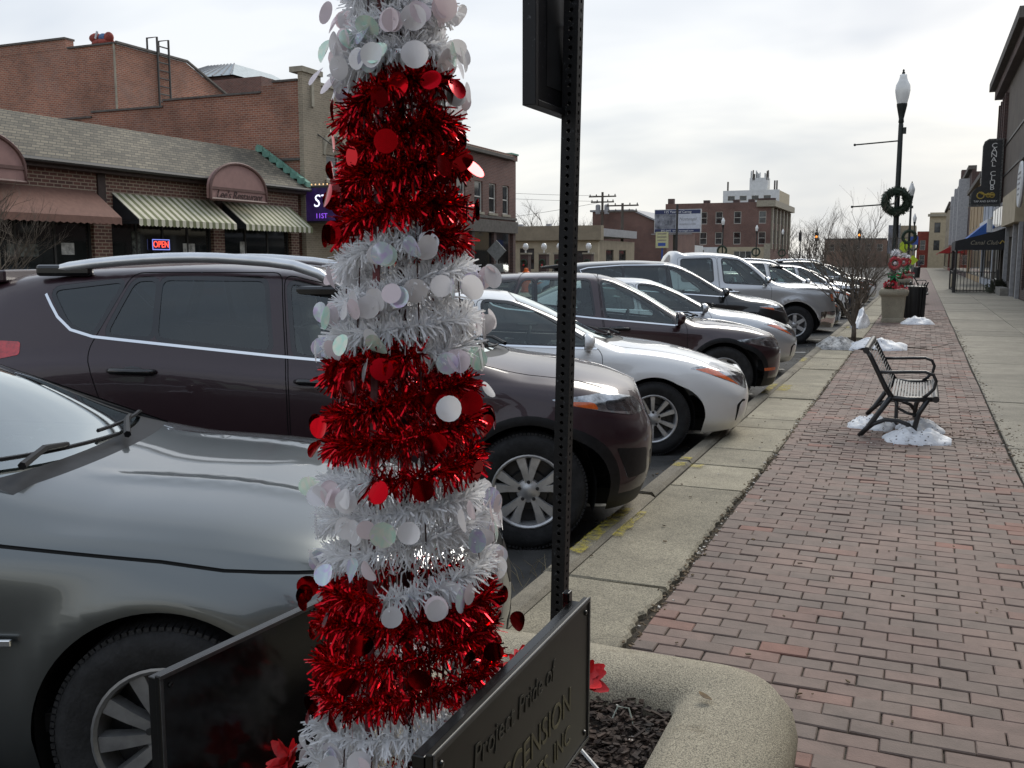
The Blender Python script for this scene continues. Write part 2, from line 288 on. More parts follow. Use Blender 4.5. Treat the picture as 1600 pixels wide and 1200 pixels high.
# kerb stones
rk = random.Random(3)
kerb = struct(MB().box(-1.772, -1.628, -6, 200, -.2, -.05).build('kerb', 'joint_dirt'))
kj = [-6, -3, 0, 2.2, 4.6, 6.42, 7.6, 9.45, 11.9, 14.4, 16.9, 19.5, 22, 24.5, 27, 30, 33, 36, 39, 42, 46, 50, 55, 60, 70, 80, 100, 130, 200]
def chamfer_slab(mb, x0, x1, y0, y1, z0, z1, b, jag=0, rnd=None, step=.05):
    """slab with a worn upper edge; its right side is broken by up to jag"""
    n = max(1, int((y1 - y0) / step)) if jag else max(1, int((y1 - y0) / 1.2))
    L_, Rr = [], []
    w = 0
    for i in range(n + 1):
        y = y0 + (y1 - y0) * i / n
        if jag: w = .86 * w + rnd.uniform(-.35, .5) * jag * .35; w = min(max(w, 0), jag); dx = w + rnd.uniform(-.2, .2) * min(jag, .04)
        else: dx = 0
        L_.append((x0, y)); Rr.append((x1 - dx, y))
    m = n + 1; vs = []
    for (x, y) in L_: vs += [(x, y, z0), (x, y, z1 - b), (x + b, min(max(y, y0 + b), y1 - b), z1)]
    for (x, y) in Rr: vs += [(x - b * 1.2, min(max(y, y0 + b), y1 - b), z1), (x, y, z1 - b), (x + (.012 if jag else 0), y, z0)]
    fs = []
    for i in range(n):
        a, c = 3 * i, 3 * (m + i)
        fs += [(a, a + 1, a + 4, a + 3)[::-1], (a + 1, a + 2, a + 5, a + 4)[::-1], (a + 2, c, c + 3, a + 5)[::-1], (c, c + 1, c + 4, c + 3)[::-1], (c + 1, c + 2, c + 5, c + 4)[::-1]]
    fs += [(0, 1, 2, 3 * m, 3 * m + 1, 3 * m + 2), (3 * n, 3 * n + 1, 3 * n + 2, 3 * (m + n), 3 * (m + n) + 1, 3 * (m + n) + 2)]
    mb.add(vs, fs)
for a, b in zip(kj, kj[1:]):
    mb = MB(); dz = rk.uniform(-.006, .004)
    chamfer_slab(mb, -1.772 + rk.uniform(-.006, .006), -1.637, a + .006, b - .006, -.29, dz, .022)
    mb.build('kerb_stone', 'kerb_concrete', kerb)
# concrete band beside the kerb
band = struct(MB().box(-1.628, -1.05, -6, 200, -.2, -.04).build('concrete_band', 'joint_dirt'))
sj = [-6, -3, 0, 2.0, 4.55, 6.75, 7.55, 8.28, 9.45, 10.02, 11.6, 13.2, 14.9, 16.6, 18.15]
sj2 = [21.3, 23, 24.6, 26.2, 28, 30, 32, 34, 37, 40, 44, 48, 54, 60, 70, 85, 100, 140, 200]
for q in (sj, sj2):
    for a, b in zip(q, q[1:]):
        mb = MB(); jag = .055 if 1.9 < a < 6.8 else (.03 if a < 8.2 else .012)
        chamfer_slab(mb, -1.618, -1.085 if a < 6.7 else -1.065, a + .007, b - .007, -.29, rk.uniform(-.008, .006), .012, jag if a < 20 else 0, rk, .028 if a < 7 else .06)
        mb.build('concrete_slab', 'slab_concrete', band)
# right hand concrete pavement
walk = struct(MB().box(.76, 3.8, -6, 200, -.25, -.035).build('concrete_pavement', 'joint_dirt'))
y = -6; rows = []
while y < 66: rows.append(y); y += 1.52
for i, y0 in enumerate(rows):
    for x0, x1 in ((.77, 2.12), (2.13, 3.78)):
        mb = MB(); chamfer_slab(mb, x0, x1, y0 + .005, y0 + 1.515, -.25, rk.uniform(-.005, .004), .008, .02 if x0 < 1 and False else 0, rk)
        mb.build('pavement_slab', 'walk_concrete', walk)
MB().box(.77, 3.78, rows[-1] + 1.52, 200, -.25, 0).build('far_slab', 'walk_concrete', walk)

# brick walk: 200 x 100 pavers in running bond, long side across the walk
brick_walk = struct(MB().box(-1.05, .755, -4, 200, -.2, -.012).build('brick_walk', 'joint_dirt'))
def brick_verts(cx, cy, hx, hy, z, tilt, b=.004):
    tx, ty = tilt; def_z = lambda x, y: z + tx * x + ty * y
    vs = [(cx + sx * hx, cy + sy * hy, -.03) for sx, sy in ((-1, -1), (1, -1), (1, 1), (-1, 1))]
    vs += [(cx + sx * hx, cy + sy * hy, def_z(sx * hx, sy * hy) - b) for sx, sy in ((-1, -1), (1, -1), (1, 1), (-1, 1))]
    vs += [(cx + sx * (hx - b), cy + sy * (hy - b), def_z(sx * hx, sy * hy)) for sx, sy in ((-1, -1), (1, -1), (1, 1), (-1, 1))]
    return vs
BF = [(0, 1, 5, 4), (1, 2, 6, 5), (2, 3, 7, 6), (3, 0, 4, 7), (4, 5, 9, 8), (5, 6, 10, 9), (6, 7, 11, 10), (7, 4, 8, 11), (8, 9, 10, 11)]
rb = random.Random(11)
variants = {}
def brick_variant(half, k):
    key = (half, k)
    if key not in variants:
        hx = .0478 if half else .0978
        mb = MB().add(brick_verts(0, 0, hx, .0480, 0, (rb.uniform(-.02, .02), rb.uniform(-.03, .03))), BF); variants[key] = mb.mesh('brick', 'paver_brick', fix=False)
    return variants[key]
far = MB(); cand = []
row = 0; y = -3.5
while y < 34:
    xs = []
    off = row % 2
    if off: xs.append((-1.0, True)); xs += [(-.85 + .2 * i, False) for i in range(8)]; xs.append((.70, True))
    else: xs = [(-.95 + .2 * i, False) for i in range(9)]
    jy = rb.uniform(-.002, .002)
    for x, half in xs: cand.append((x + rb.uniform(-.002, .002) + .006 * math.sin(y * 1.1), y + jy + rb.uniform(-.0015, .0015) + .006 * math.sin(x * 2.3 + y), half))
    y += .1; row += 1
cd = cam.matrix_world if False else None
def vis_key(c):
    x, yy, _ = c
    if yy < 2.5: return 999
    ang = math.atan2(x, yy)           # from the street axis, to the right
    return (yy if ang > -.30 and ang < .11 else 500 + yy)
cand.sort(key=vis_key)
for i, (x, yy, half) in enumerate(cand):
    z = rb.uniform(-.0035, .0035) + .004 * math.sin(x * 3 + yy * 1.7)
    if i < 300:
        link('brick', brick_variant(half, rb.randrange(6)), brick_walk, (x, yy, z), (0, 0, rb.uniform(-.008, .008)))
    else:
        far.add(brick_verts(x, yy, (.0478 if half else .0978) , .0480, z, (rb.uniform(-.03, .03), rb.uniform(-.05, .05))), BF)
stuff(far.build('far_brick', 'paver_brick', brick_walk, fix=False))
MB().box(-1.05, .755, 34.05, 200, -.1, 0).build('far_paving', 'far_paving', brick_walk)
# ------------------------------------------------------------------ cars
mk('tyre_rubber', (.018, .018, .019), .8, var=.25, scale=20, bump=.3, bscale=90)
mk('rim_silver', (.60, .60, .60), .38, metal=.65, var=.12, scale=12)
mk('rim_grey', (.34, .34, .34), .36, metal=.7, var=.12, scale=12)
mk('rim_dark', (.06, .06, .062), .4, metal=.6, var=.1)
mk('black_plastic', (.010, .010, .011), .5, var=.2, scale=18, spec=.3)
mk('black_gloss', (.008, .008, .009), .12, var=0, coat=.5)
mk('well_black', (.006, .006, .006), .9, var=0)
mk('chrome', (.82, .83, .84), .08, metal=1, var=0)
mk('interior', (.045, .045, .047), .7, var=.15, scale=8)
mk('interior_tan', (.16, .15, .135), .7, var=.15, scale=8)
mk('lamp_clear', (.30, .31, .32), .12, metal=.75, var=.6, scale=9, coat=1)
mk('lamp_dark', (.05, .05, .055), .1, metal=.3, var=.5, scale=12, coat=1)
mk('amber', (.62, .11, .015), .2, var=.15, scale=40, coat=1)
mk('red_lamp', (.55, .03, .035), .18, var=.2, scale=30, coat=1)
mk('seam', (.004, .004, .004), .9, var=0)
mk('plate', (.6, .62, .65), .5, var=.1)
mk('cut_snow', (.8, .82, .85), .7, var=.05)
glass('car_glass', (.60, .69, .66)); glass('privacy_glass', (.085, .095, .105)); glass('shield_glass', (.55, .63, .60), .04, 2.0, .08)
mk('lens', (.9, .92, .92), .03, var=0)

def pchip(keys):
    k = np.array(sorted(keys), float); x, y = k[:, 0], k[:, 1]
    h = np.diff(x); d = np.diff(y) / h; m = np.zeros_like(y)
    m[0], m[-1] = d[0], d[-1]
    for i in range(1, len(x) - 1):
        if d[i - 1] * d[i] > 0:
            w1, w2 = 2 * h[i] + h[i - 1], h[i] + 2 * h[i - 1]; m[i] = (w1 + w2) / (w1 / d[i - 1] + w2 / d[i])
    def f(q):
        q = np.clip(q, x[0], x[-1]); i = np.clip(np.searchsorted(x, q) - 1, 0, len(h) - 1); t = (q - x[i]) / h[i]
        return (2 * t**3 - 3 * t**2 + 1) * y[i] + (t**3 - 2 * t**2 + t) * h[i] * m[i] + (-2 * t**3 + 3 * t**2) * y[i + 1] + (t**3 - t**2) * h[i] * m[i + 1]
    return f
def cat(keys):      # smooth (Catmull-like) interpolation
    k = np.array(sorted(keys), float); x, y = k[:, 0], k[:, 1]; h = np.diff(x); d = np.diff(y) / h; m = np.zeros_like(y); m[0], m[-1] = d[0], d[-1]
    for i in range(1, len(x) - 1): m[i] = (d[i - 1] * h[i] + d[i] * h[i - 1]) / (h[i] + h[i - 1])
    def f(q):
        q = np.clip(q, x[0], x[-1]); i = np.clip(np.searchsorted(x, q) - 1, 0, len(h) - 1); t = (q - x[i]) / h[i]
        return (2 * t**3 - 3 * t**2 + 1) * y[i] + (t**3 - 2 * t**2 + t) * h[i] * m[i] + (-2 * t**3 + 3 * t**2) * y[i + 1] + (t**3 - t**2) * h[i] * m[i + 1]
    return f
class Shell:
    """right half of a car body, P(s,t): s runs rear to front, t from the sill to the roof centre"""
    NT = 11
    def __init__(s, sp):
        s.sp = sp
        for k in ('zt', 'zc', 'wc', 'zb', 'wb', 'wm', 'zs'):
            v = sp[k]; setattr(s, k, cat(v) if isinstance(v, list) else (lambda c: (lambda q: np.full_like(np.asarray(q, float), c)))(v))
        s.f1, s.fL, s.fn = sp['front']; s.r1, s.rL, s.rn = sp['rear']; s.smax = s.f1 + s.fL * 1.25; s.smin = s.r1 - s.rL * 1.25
        s.lf = pchip(sp['lean_f']); s.lr = pchip(sp['lean_r'])
    def cap(s, q):
        q = np.asarray(q, float); x = q.copy(); w = np.ones_like(q)
        m = q > s.f1; ph = np.clip((q[m] - s.f1) / (s.fL * 1.25), 0, 1) * math.pi / 2; x[m] = s.f1 + s.fL * np.sin(ph) ** (2 / s.fn); w[m] = np.maximum(np.cos(ph), 0) ** (2 / s.fn)
        m = q < s.r1; ph = np.clip((s.r1 - q[m]) / (s.rL * 1.25), 0, 1) * math.pi / 2; x[m] = s.r1 - s.rL * np.sin(ph) ** (2 / s.rn); w[m] = np.maximum(np.cos(ph), 0) ** (2 / s.rn)
        return x, w
    def sec(s, q, t):
        x, w = s.cap(q); zt, zc, wc, zb, wb, wm, zs = [getattr(s, k)(x) for k in ('zt', 'zc', 'wc', 'zb', 'wb', 'wm', 'zs')]
        zc = np.maximum(zc, zb + .06); zt = np.maximum(zt, zc + .03); g = zc - zb
        cr = s.sp.get('crease', .012)
        Qy = [wm - .07, wm - .03, wm - .004, wm, wm - cr * .4, wb + cr, wb - .035, (wb - .035) * .5 + wc * .5 + .02, wc + .012, wc - .07, wc * .52, np.zeros_like(wc)]
        Qz = [zs, zs + .06, zs + .2 * (zb - zs), zs + .55 * (zb - zs), zb - .12, zb - .02, zb + .02, zb + .5 * g, zc - .015, zc + .3 * (zt - zc), zt - .18 * (zt - zc), zt]
        Qy = [2 * Qy[0] - Qy[1]] + Qy + [-Qy[-2]]; Qz = [2 * Qz[0] - Qz[1]] + Qz + [Qz[-2]]
        Qy = np.array(Qy); Qz = np.array(Qz)
        t = np.clip(np.asarray(t, float), 0, s.NT); i = np.minimum(t.astype(int), s.NT - 1); f = t - i; idx = np.arange(len(t))
        B = [(1 - f) ** 3 / 6, (3 * f**3 - 6 * f**2 + 4) / 6, (-3 * f**3 + 3 * f**2 + 3 * f + 1) / 6, f**3 / 6]
        yy = sum(B[k] * Qy[i + k, idx] for k in range(4)); zz = sum(B[k] * Qz[i + k, idx] for k in range(4))
        return x, w, yy, zz
    def P(s, q, t):
        q = np.asarray(q, float); x, w, y, z = s.sec(q, t); y = y * w
        for hx in (0, -s.sp['wb_len']):
            r = np.hypot(x - hx, z - s.sp['rw']); y = y + s.sp.get('flare', .02) * np.exp(-((r - s.sp['ra'] - .02) / .07) ** 2) * w * (z < s.sp['rw'] + s.sp['ra'] + .25)
        for (s0, s1, t0, t1, dd) in s.sp.get('dents', []):      # soft grooves along the hood
            pass
        b = np.clip((q - (s.f1 - .35)) / (s.smax - s.f1 + .35), 0, 1); b = b * b * (3 - 2 * b); x = x + s.lf(z) * b
        b = np.clip(((s.r1 + .35) - q) / (s.r1 + .35 - s.smin), 0, 1); b = b * b * (3 - 2 * b); x = x + s.lr(z) * b
        if 'hood_crease' in s.sp:
            yc, hh, x0, x1 = s.sp['hood_crease']; k = np.clip((x - x0) / .25, 0, 1) * np.clip((x1 - x) / .3, 0, 1); z = z + hh * k * np.exp(-((y - yc * (1 - .12 * (x - x0))) / .045) ** 2) * (t > 8)
        return np.stack([x, -y, z], 1)
    def N(s, q, t):
        q = np.asarray(q, float); t = np.asarray(t, float); e = .004; ta, tb = np.clip(t - .03, 0, s.NT), np.clip(t + .03, 0, s.NT)
        ds = s.P(np.minimum(q + e, s.smax), t) - s.P(np.maximum(q - e, s.smin), t); dt = s.P(q, tb) - s.P(q, ta); n = np.cross(ds, dt)
        n[t > s.NT - .01, 1] = 0; l = np.linalg.norm(n, axis=1); n[l < 1e-9] = (1, 0, 0); return n / np.maximum(np.linalg.norm(n, axis=1), 1e-9)[:, None]
    def t_of_z(s, q, z):
        q = np.asarray(q, float); z = np.asarray(z, float); lo = np.zeros_like(q); hi = np.full_like(q, s.NT)
        for _ in range(26):
            m = (lo + hi) / 2; zz = s.sec(q, m)[3]; up = zz < z; lo = np.where(up, m, lo); hi = np.where(up, hi, m)
        return (lo + hi) / 2
    def t_of_y(s, q, y):
        q = np.asarray(q, float); y = np.asarray(y, float); lo = np.full_like(q, 7.5); hi = np.full_like(q, s.NT)
        for _ in range(26):
            m = (lo + hi) / 2; x, w, yy, zz = s.sec(q, m); big = yy * w > y; lo = np.where(big, m, lo); hi = np.where(big, hi, m)
        return (lo + hi) / 2
def densify(p, d=.05, close=True):
    out = []; n = len(p)
    for i in range(n if close else n - 1):
        a, b = p[i], p[(i + 1) % n]; k = max(1, int(math.hypot(b[0] - a[0], b[1] - a[1]) / d))
        out += [(a[0] + (b[0] - a[0]) * j / k, a[1] + (b[1] - a[1]) * j / k) for j in range(k)]
    if not close: out.append(p[-1])
    return out
def rounded(p, r=.04, k=4):
    out = []; n = len(p)
    for i in range(n):
        a, b, c = Vector(p[i - 1]), Vector(p[i]), Vector(p[(i + 1) % n]); u, v = (a - b), (c - b); rr = min(r, u.length * .45, v.length * .45)
        u.normalize(); v.normalize(); p0, p1 = b + u * rr, b + v * rr
        for j in range(k + 1):
            t = j / k; q = p0 * (1 - t)**2 + b * 2 * t * (1 - t) + p1 * t * t; out.append((q.x, q.y))
    return out
def grow(p, d):
    """offset a closed polygon outwards by d"""
    n = len(p); A = sum(p[i - 1][0] * p[i][1] - p[i][0] * p[i - 1][1] for i in range(n)); sg = 1 if A > 0 else -1; out = []
    for i in range(n):
        a, b, c = Vector(p[i - 1]), Vector(p[i]), Vector(p[(i + 1) % n]); u = (b - a); v = (c - b)
        if u.length < 1e-9 or v.length < 1e-9: continue
        n1 = Vector((u.y, -u.x)).normalized(); n2 = Vector((v.y, -v.x)).normalized(); m = n1 + n2
        m = m.normalized() if m.length > 1e-6 else n1; k = d * sg / max(.45, m.dot(n1)); out.append((b.x + m.x * k, b.y + m.y * k))
    return out
def strip(p, w):
    """thin closed polygon along an open polyline"""
    L_, R_ = [], []
    for i in range(len(p)):
        a, b = Vector(p[max(i - 1, 0)]), Vector(p[min(i + 1, len(p) - 1)]); d = (b - a).normalized(); n = Vector((-d.y, d.x)) * w / 2
        L_.append((p[i][0] + n.x, p[i][1] + n.y)); R_.append((p[i][0] - n.x, p[i][1] - n.y))
    return L_ + R_[::-1]
KT = .13
def make_regions(sh, regions, step=.07, tstep=.34):
    """regions: list of (name, mode, polygon); later ones win. Returns name -> (verts, normals, tris)"""
    V, F, E_ = [], [], []
    def addpoly(pts):
        o = len(V); V.extend([Vector((a, b)) for a, b in pts]); n = len(pts); A = sum(pts[i - 1][0] * pts[i][1] - pts[i][0] * pts[i - 1][1] for i in range(n))
        idx = list(range(o, o + n)); F.append(idx if A > 0 else idx[::-1])
    T = sh.NT * KT
    ss = []
    q = sh.smin
    while q < sh.smax - 1e-6:
        ss.append(q); q += step * (.55 if (q > sh.f1 - .1 or q < sh.r1) else 1)
    ss.append(sh.smax)
    addpoly([(q, 0) for q in ss] + [(sh.smax, T * i / 30) for i in range(1, 30)] + [(q, T) for q in ss[::-1]] + [(sh.smin, T * i / 30) for i in range(29, 0, -1)])
    for name, mode, poly in regions:
        a = np.array(poly, float)
        if mode == 'z': t = sh.t_of_z(a[:, 0], a[:, 1])
        elif mode == 'y': t = sh.t_of_y(a[:, 0], a[:, 1])
        else: t = a[:, 1]
        pts = []
        for x, y in zip(a[:, 0], t):
            x = min(max(x, sh.smin), sh.smax); y = min(max(y, 0), sh.NT) * KT
            if not pts or math.hypot(x - pts[-1][0], y - pts[-1][1]) > 5e-4: pts.append((x, y))
        if len(pts) > 2 and math.hypot(pts[0][0] - pts[-1][0], pts[0][1] - pts[-1][1]) < 5e-4: pts.pop()
        addpoly(pts)
    for i, q in enumerate(ss[1:-1]):
        tt = .2 + (i % 2) * tstep * .5
        while tt < sh.NT - .1: V.append(Vector((q, tt * KT))); tt += tstep
    vo, eo, fo, _, _, of = geometry.delaunay_2d_cdt(V, E_, F, 0, 1e-6, True)
    a = np.array([(p.x, p.y / KT) for p in vo]); pos = sh.P(a[:, 0], a[:, 1]); nor = sh.N(a[:, 0], a[:, 1])
    groups = {}
    for f, ids in zip(fo, of):
        ids = [i for i in ids if i > 0]
        nm = regions[max(ids) - 1][0] if ids else 'body'
        if nm == 'cut': continue
        groups.setdefault(nm, []).append(f)
    out = {}
    for nm, fs in groups.items():
        used = sorted({i for f in fs for i in f}); mp = {u: i for i, u in enumerate(used)}
        out[nm] = (pos[used], nor[used], [tuple(mp[i] for i in f) for f in fs])
    return out
def region_obj(name, data, mat, parent, sides=(1,), off=0.):
    P, N, T = data; VV, NN, FF = [], [], []
    first = {}
    for sd in sides:
        Q = P + N * off; m = np.array([1, sd, 1]); mp = []
        for i in range(len(P)):          # the two halves share the points of the centre line
            if sd != sides[0] and abs(P[i][1]) < 1e-5: mp.append(first[i]); continue
            if sd == sides[0]: first[i] = len(VV)
            mp.append(len(VV)); VV.append(tuple(Q[i] * m)); NN.append(tuple(N[i] * m))
        FF += [tuple(mp[i] for i in (f if sd == 1 else f[::-1])) for f in T]
    me = bpy.data.meshes.new(name); me.from_pydata(VV, [], FF); me.materials.append(M[mat])
    me.polygons.foreach_set('use_smooth', [True] * len(me.polygons)); me.normals_split_custom_set_from_vertices(NN); me.update()
    return link(name, me, parent)

def pieces(data):
    """split a region into its connected pieces"""
    P, N, T = data; par = list(range(len(P)))
    def fd(i):
        while par[i] != i: par[i] = par[par[i]]; i = par[i]
        return i
    for f in T: par[fd(f[1])] = fd(f[0]); par[fd(f[2])] = fd(f[0])
    g = {}
    for f in T: g.setdefault(fd(f[0]), []).append(f)
    out = []
    for fs in g.values():
        used = sorted({i for f in fs for i in f}); mp = {u: i for i, u in enumerate(used)}; out.append((P[used], N[used], [tuple(mp[i] for i in f) for f in fs]))
    return out
def split_obj(name, data, mat, parent, off=0.):
    for d in pieces(data):
        if np.abs(d[0][:, 1]).min() < 1e-5: region_obj(name, d, mat, parent, (1, -1), off)
        else:
            for sd in (1, -1): region_obj(name, d, mat, parent, (sd,), off)

def make_wheel(car, x, y, r, rim_r, style, side, rimmat, turn=0, width=.22):
    w = bpy.data.objects.new('wheel', None); w.empty_display_size = .1; col.objects.link(w); w.parent = car; w.location = (x, y, r); w.rotation_euler = (0, 0, turn + (0 if side < 0 else math.pi))
    h = width / 2; k = rim_r
    mb = MB().lathe([(k - .012, -h + .012), (k + .004, -h + .004), (k + .02, -h), ((k + r) / 2, -h - .012), (r - .03, -h - .004), (r - .012, -h + .012), (r - .002, -h + .035), (r, 0), (r - .002, h - .035), (r - .02, h - .005), (k, h)], 40, axis='y')
    for i in range(96):   # tread blocks at the shoulder
        a = 2 * math.pi * i / 96; ca, sa = math.cos(a), math.sin(a); q = Matrix.Rotation(-a, 3, 'Y')
        mb.cbox((ca * (r - .0085), -h + .032, sa * (r - .0085)), (.013, .05, .0155), q)
    mb.build('tyre', 'tyre_rubber', w, 40)
    mb = MB(); mb.m = 0
    mb.lathe([(k - .004, -h + .002), (k - .012, -h + .0), (k - .022, -h + .006), (k - .03, -h + .05), (k - .035, h - .02)], 40, axis='y')
    mb.m = 1; mb.lathe([(1e-4, -h + .075), (k - .032, -h + .085)], 28, axis='y'); mb.lathe([(1e-4, -h + .06), (.12, -h + .06), (.13, -h + .075)], 24, axis='y')
    mb.m = 0
    def spoke(a, r0, r1, w0, w1, y0, y1, dep=.025, tw=0):
        vs = []
        for rr, ww, yy in ((r0, w0, y0), ((r0 + r1) / 2, (w0 + w1) / 2, (y0 + y1) / 2 - .004), (r1, w1, y1)):
            aa = a + tw * (rr - r0) / (r1 - r0); ca, sa = math.cos(aa), math.sin(aa)
            for sx, dy in ((-1, 0), (1, 0), (1.25, dep), (-1.25, dep)):
                px, pz = rr, sx * ww / 2; vs.append((px * ca - pz * sa, yy + dy, px * sa + pz * ca))
        fs = []
        for j in (0, 4):
            for i in range(4): fs.append((j + i, j + (i + 1) % 4, j + 4 + (i + 1) % 4, j + 4 + i))
        fs += [(0, 3, 2, 1), (8, 9, 10, 11)]; mb.add(vs, fs)
    e = k - .018; yf = -h + .012
    if style == 'double5':
        for i in range(5):
            a = math.pi / 2 + 2 * math.pi * i / 5
            spoke(a + .13, .05, e, .026, .056, yf + .010, yf, .02, .10); spoke(a - .13, .05, e, .026, .056, yf + .010, yf, .02, -.10)
    elif style == 'ten':
        for i in range(5):
            a = math.pi / 2 + .3 + 2 * math.pi * i / 5
            spoke(a + .27, .04, e, .02, .04, yf + .012, yf); spoke(a - .27, .04, e, .02, .04, yf + .012, yf)
    elif style == 'ten_even':
        for i in range(10): spoke(2 * math.pi * i / 10 + .1, .045, e, .028, .05, yf + .01, yf - .002, .035)
    elif style == 'six':
        for i in range(6): spoke(math.pi / 6 + 2 * math.pi * i / 6, .05, e, .075, .06, yf + .014, yf)
    else:
        for i in range(5): spoke(math.pi / 2 + 2 * math.pi * i / 5, .05, e, .06, .075, yf + .012, yf)
    mb.lathe([(1e-4, yf + .002), (.03, yf + .002), (.036, yf + .006), (.07, yf + .014), (.075, yf + .04)], 20, axis='y')
    mb.m = 1
    for i in range(5):
        a = 2 * math.pi * i / 5 + .3; mb.lathe([(1e-4, 0), (.011, 0), (.011, .012)], 8, (math.cos(a) * .057, yf + .003, math.sin(a) * .057), 'y')
    mb.m = 0
    mb.build('rim', [rimmat, 'rim_dark'], w, 35)
    return w

def make_car(name, label, cat_, hub, spec, paintmat, rot=0, group='cars parked at an angle along the kerb', detail=2, rim='rim_silver', wstyle='double5', rotz=None):
    sp = spec; sh = Shell(sp); reg = []
    ra, rw, wbl, wid = sp['ra'], sp['rw'], sp['wb_len'], sp['w']
    rz = HEAD + rot if rotz is None else rotz
    c, s_ = math.cos(rz), math.sin(rz); ly = -(wid - .03)
    loc = (hub[0] - (-s_ * ly), hub[1] - (c * ly), ZR)
    root = thing(name, label, cat_, loc, rz, group)
    zs0 = float(sh.zs(np.array([-.3]))[0])
    # trim, doors, glass, lamps: polygons seen from the side (x, z) or from above (x, y)
    if 'clad' in sp:          # dark lower cladding and arch lips
        h = sp['clad']; reg.append(('cladding', 'z', densify([(sh.smin, zs0 - .1), (sh.smax, zs0 - .1), (sh.smax, h), (sh.smin, h)], .1)))
        for hx in (0, -wbl): reg.append(('cladding', 'z', [(hx + (ra + .055) * math.cos(math.pi * i / 24), max(zs0 - .1, rw + (ra + .055) * math.sin(math.pi * i / 24))) for i in range(25)] + [(hx - ra - .055, zs0 - .1), (hx + ra + .055, zs0 - .1)]))
    wins = sp['windows']
    for d in sp['doors']:
        p = densify(rounded(d, .06), .06); reg.append(('seam', 'z', grow(p, .006))); reg.append(('door%d' % len([x for x in reg if x[0].startswith('door')]), 'z', p))
    for k, (kind, w) in enumerate(wins):
        p = densify(rounded(w, sp.get('win_r', .045)), .05); reg.append(('trim', 'z', grow(p, .028)))
    if 'belt_chrome' in sp:
        for ln in sp['belt_chrome']: reg.append(('chrome', 'z', strip(densify(ln, .06, False), .016)))
    for k, (kind, w) in enumerate(wins):
        p = densify(rounded(w, sp.get('win_r', .045)), .05); reg.append(('%s%d' % (kind, k), 'z', p))
    ws = sp['shield']           # (s at bottom centre, s at bottom side, s top centre, s top side)
    t_in = 9.05
    pts = [(ws[1] + (ws[0] - ws[1]) * math.sin(i / 10 * math.pi / 2), t_in + (sh.NT - t_in) * i / 10) for i in range(11)] + [(ws[2] + (ws[3] - ws[2]) * (1 - math.sin((10 - i) / 10 * math.pi / 2)), sh.NT - (sh.NT - t_in) * i / 10) for i in range(11)]
    cow = [(a + .10 * (1 if i <= 10 else -.2), b if i not in (0, 21) else b - .35) for i, (a, b) in enumerate(pts)]
    reg.append(('cowl', 't', cow)); reg.append(('shield', 't', densify(pts, .08)))
    if 'hood_line' in sp: reg.append(('seam', 'z', strip(densify(sp['hood_line'], .06, False), .009)))
    elif 'hood' in sp:            # shut line of the bonnet
        hs, hf, hy = sp['hood']; hl = [(hs, 1e-3), (hs - .05, hy * .6), (hs - .16, hy)] + [(hs - .16 + (hf - hs + .16) * i / 12, hy - (.10 if i == 12 else .0) - .04 * i / 12) for i in range(1, 13)]
        reg.append(('seam', 'y', strip(densify(hl[2:], .06, False), .010)))
    rwn = sp.get('rear_glass')
    if rwn:
        b0, b1, t0, t1 = rwn
        pts = [(b1 + (b0 - b1) * math.sin(i / 8 * math.pi / 2), t_in + (sh.NT - t_in) * i / 8) for i in range(9)] + [(t1 + (t0 - t1) * math.sin(i / 8 * math.pi / 2), t_in + (sh.NT - t_in) * i / 8) for i in range(8, -1, -1)]
        reg.append(('rearglass', 't', densify(pts, .08)))
    for nm, p in sp.get('lamps', []): reg.append((nm, 'z', densify(rounded(p, .02, 3), .05)))
    for hx in (0, -wbl):        # wheel openings
        reg.append(('cut', 'z', [(hx + ra * math.cos(math.pi * i / 32), rw + ra * math.sin(math.pi * i / 32)) for i in range(33)] + [(hx - ra, zs0 - .2), (hx + ra, zs0 - .2)]))
    G = make_regions(sh, reg, sp.get('step', .075) if detail > 1 else .12, sp.get('tstep', .34) if detail > 1 else .6)
    for nm, dat in G.items():
        if nm == 'body': split_obj('body', dat, paintmat, root)
        elif nm == 'cladding': split_obj('cladding', dat, 'black_plastic', root)
        elif nm == 'seam': split_obj('panel_gap', dat, 'seam', root, -.004)
        elif nm == 'trim': split_obj('window_trim', dat, 'black_gloss', root, -.001)
        elif nm == 'chrome': split_obj('chrome_strip', dat, 'chrome', root, .003)
        elif nm == 'cowl': split_obj('cowl', dat, 'black_plastic', root, -.004)
        elif nm == 'shield': split_obj('windscreen', dat, 'shield_glass', root, -.004)
        elif nm == 'rearglass': split_obj('rear_window', dat, 'privacy_glass', root, -.003)
        elif nm.startswith('door'):
            k = int(nm[4:]); hd = sp['handles'][k] if k < len(sp['handles']) else None
            for sd in (1, -1):
                d = region_obj('door', dat, paintmat, root, (sd,))
                if hd and detail > 1:
                    t = sh.t_of_z(np.array([hd[0]]), np.array([hd[1]])); p = sh.P(np.array([hd[0]]), t)[0]; mb = MB()
                    L2 = .13 if len(hd) < 3 else hd[2]; y = p[1] - .02
                    mb.tube([(p[0] - L2, y + .018, p[2] + .006), (p[0] - L2 * .8, y - .008, p[2] + .008), (p[0], y - .012, p[2] + .004), (p[0] + L2 * .8, y - .008, p[2]), (p[0] + L2, y + .018, p[2])], [.014, .02, .02, .02, .014], 8)
                    mb.sphere((p[0], p[1] + .004, p[2]), .06, 12, 6, (1.25, .12, .55))
                    for i, v in enumerate(mb.v): mb.v[i] = (v[0], v[1] * sd, v[2])
                    mb.build('door_handle', sp.get('handle_mat', 'black_gloss'), d, True)
        elif nm[:4] == 'wind' or nm[:4] == 'priv':
            for sd in (1, -1): region_obj('side_window', dat, 'car_glass' if nm[:4] == 'wind' else 'privacy_glass', root, (sd,), -.005)
        else:
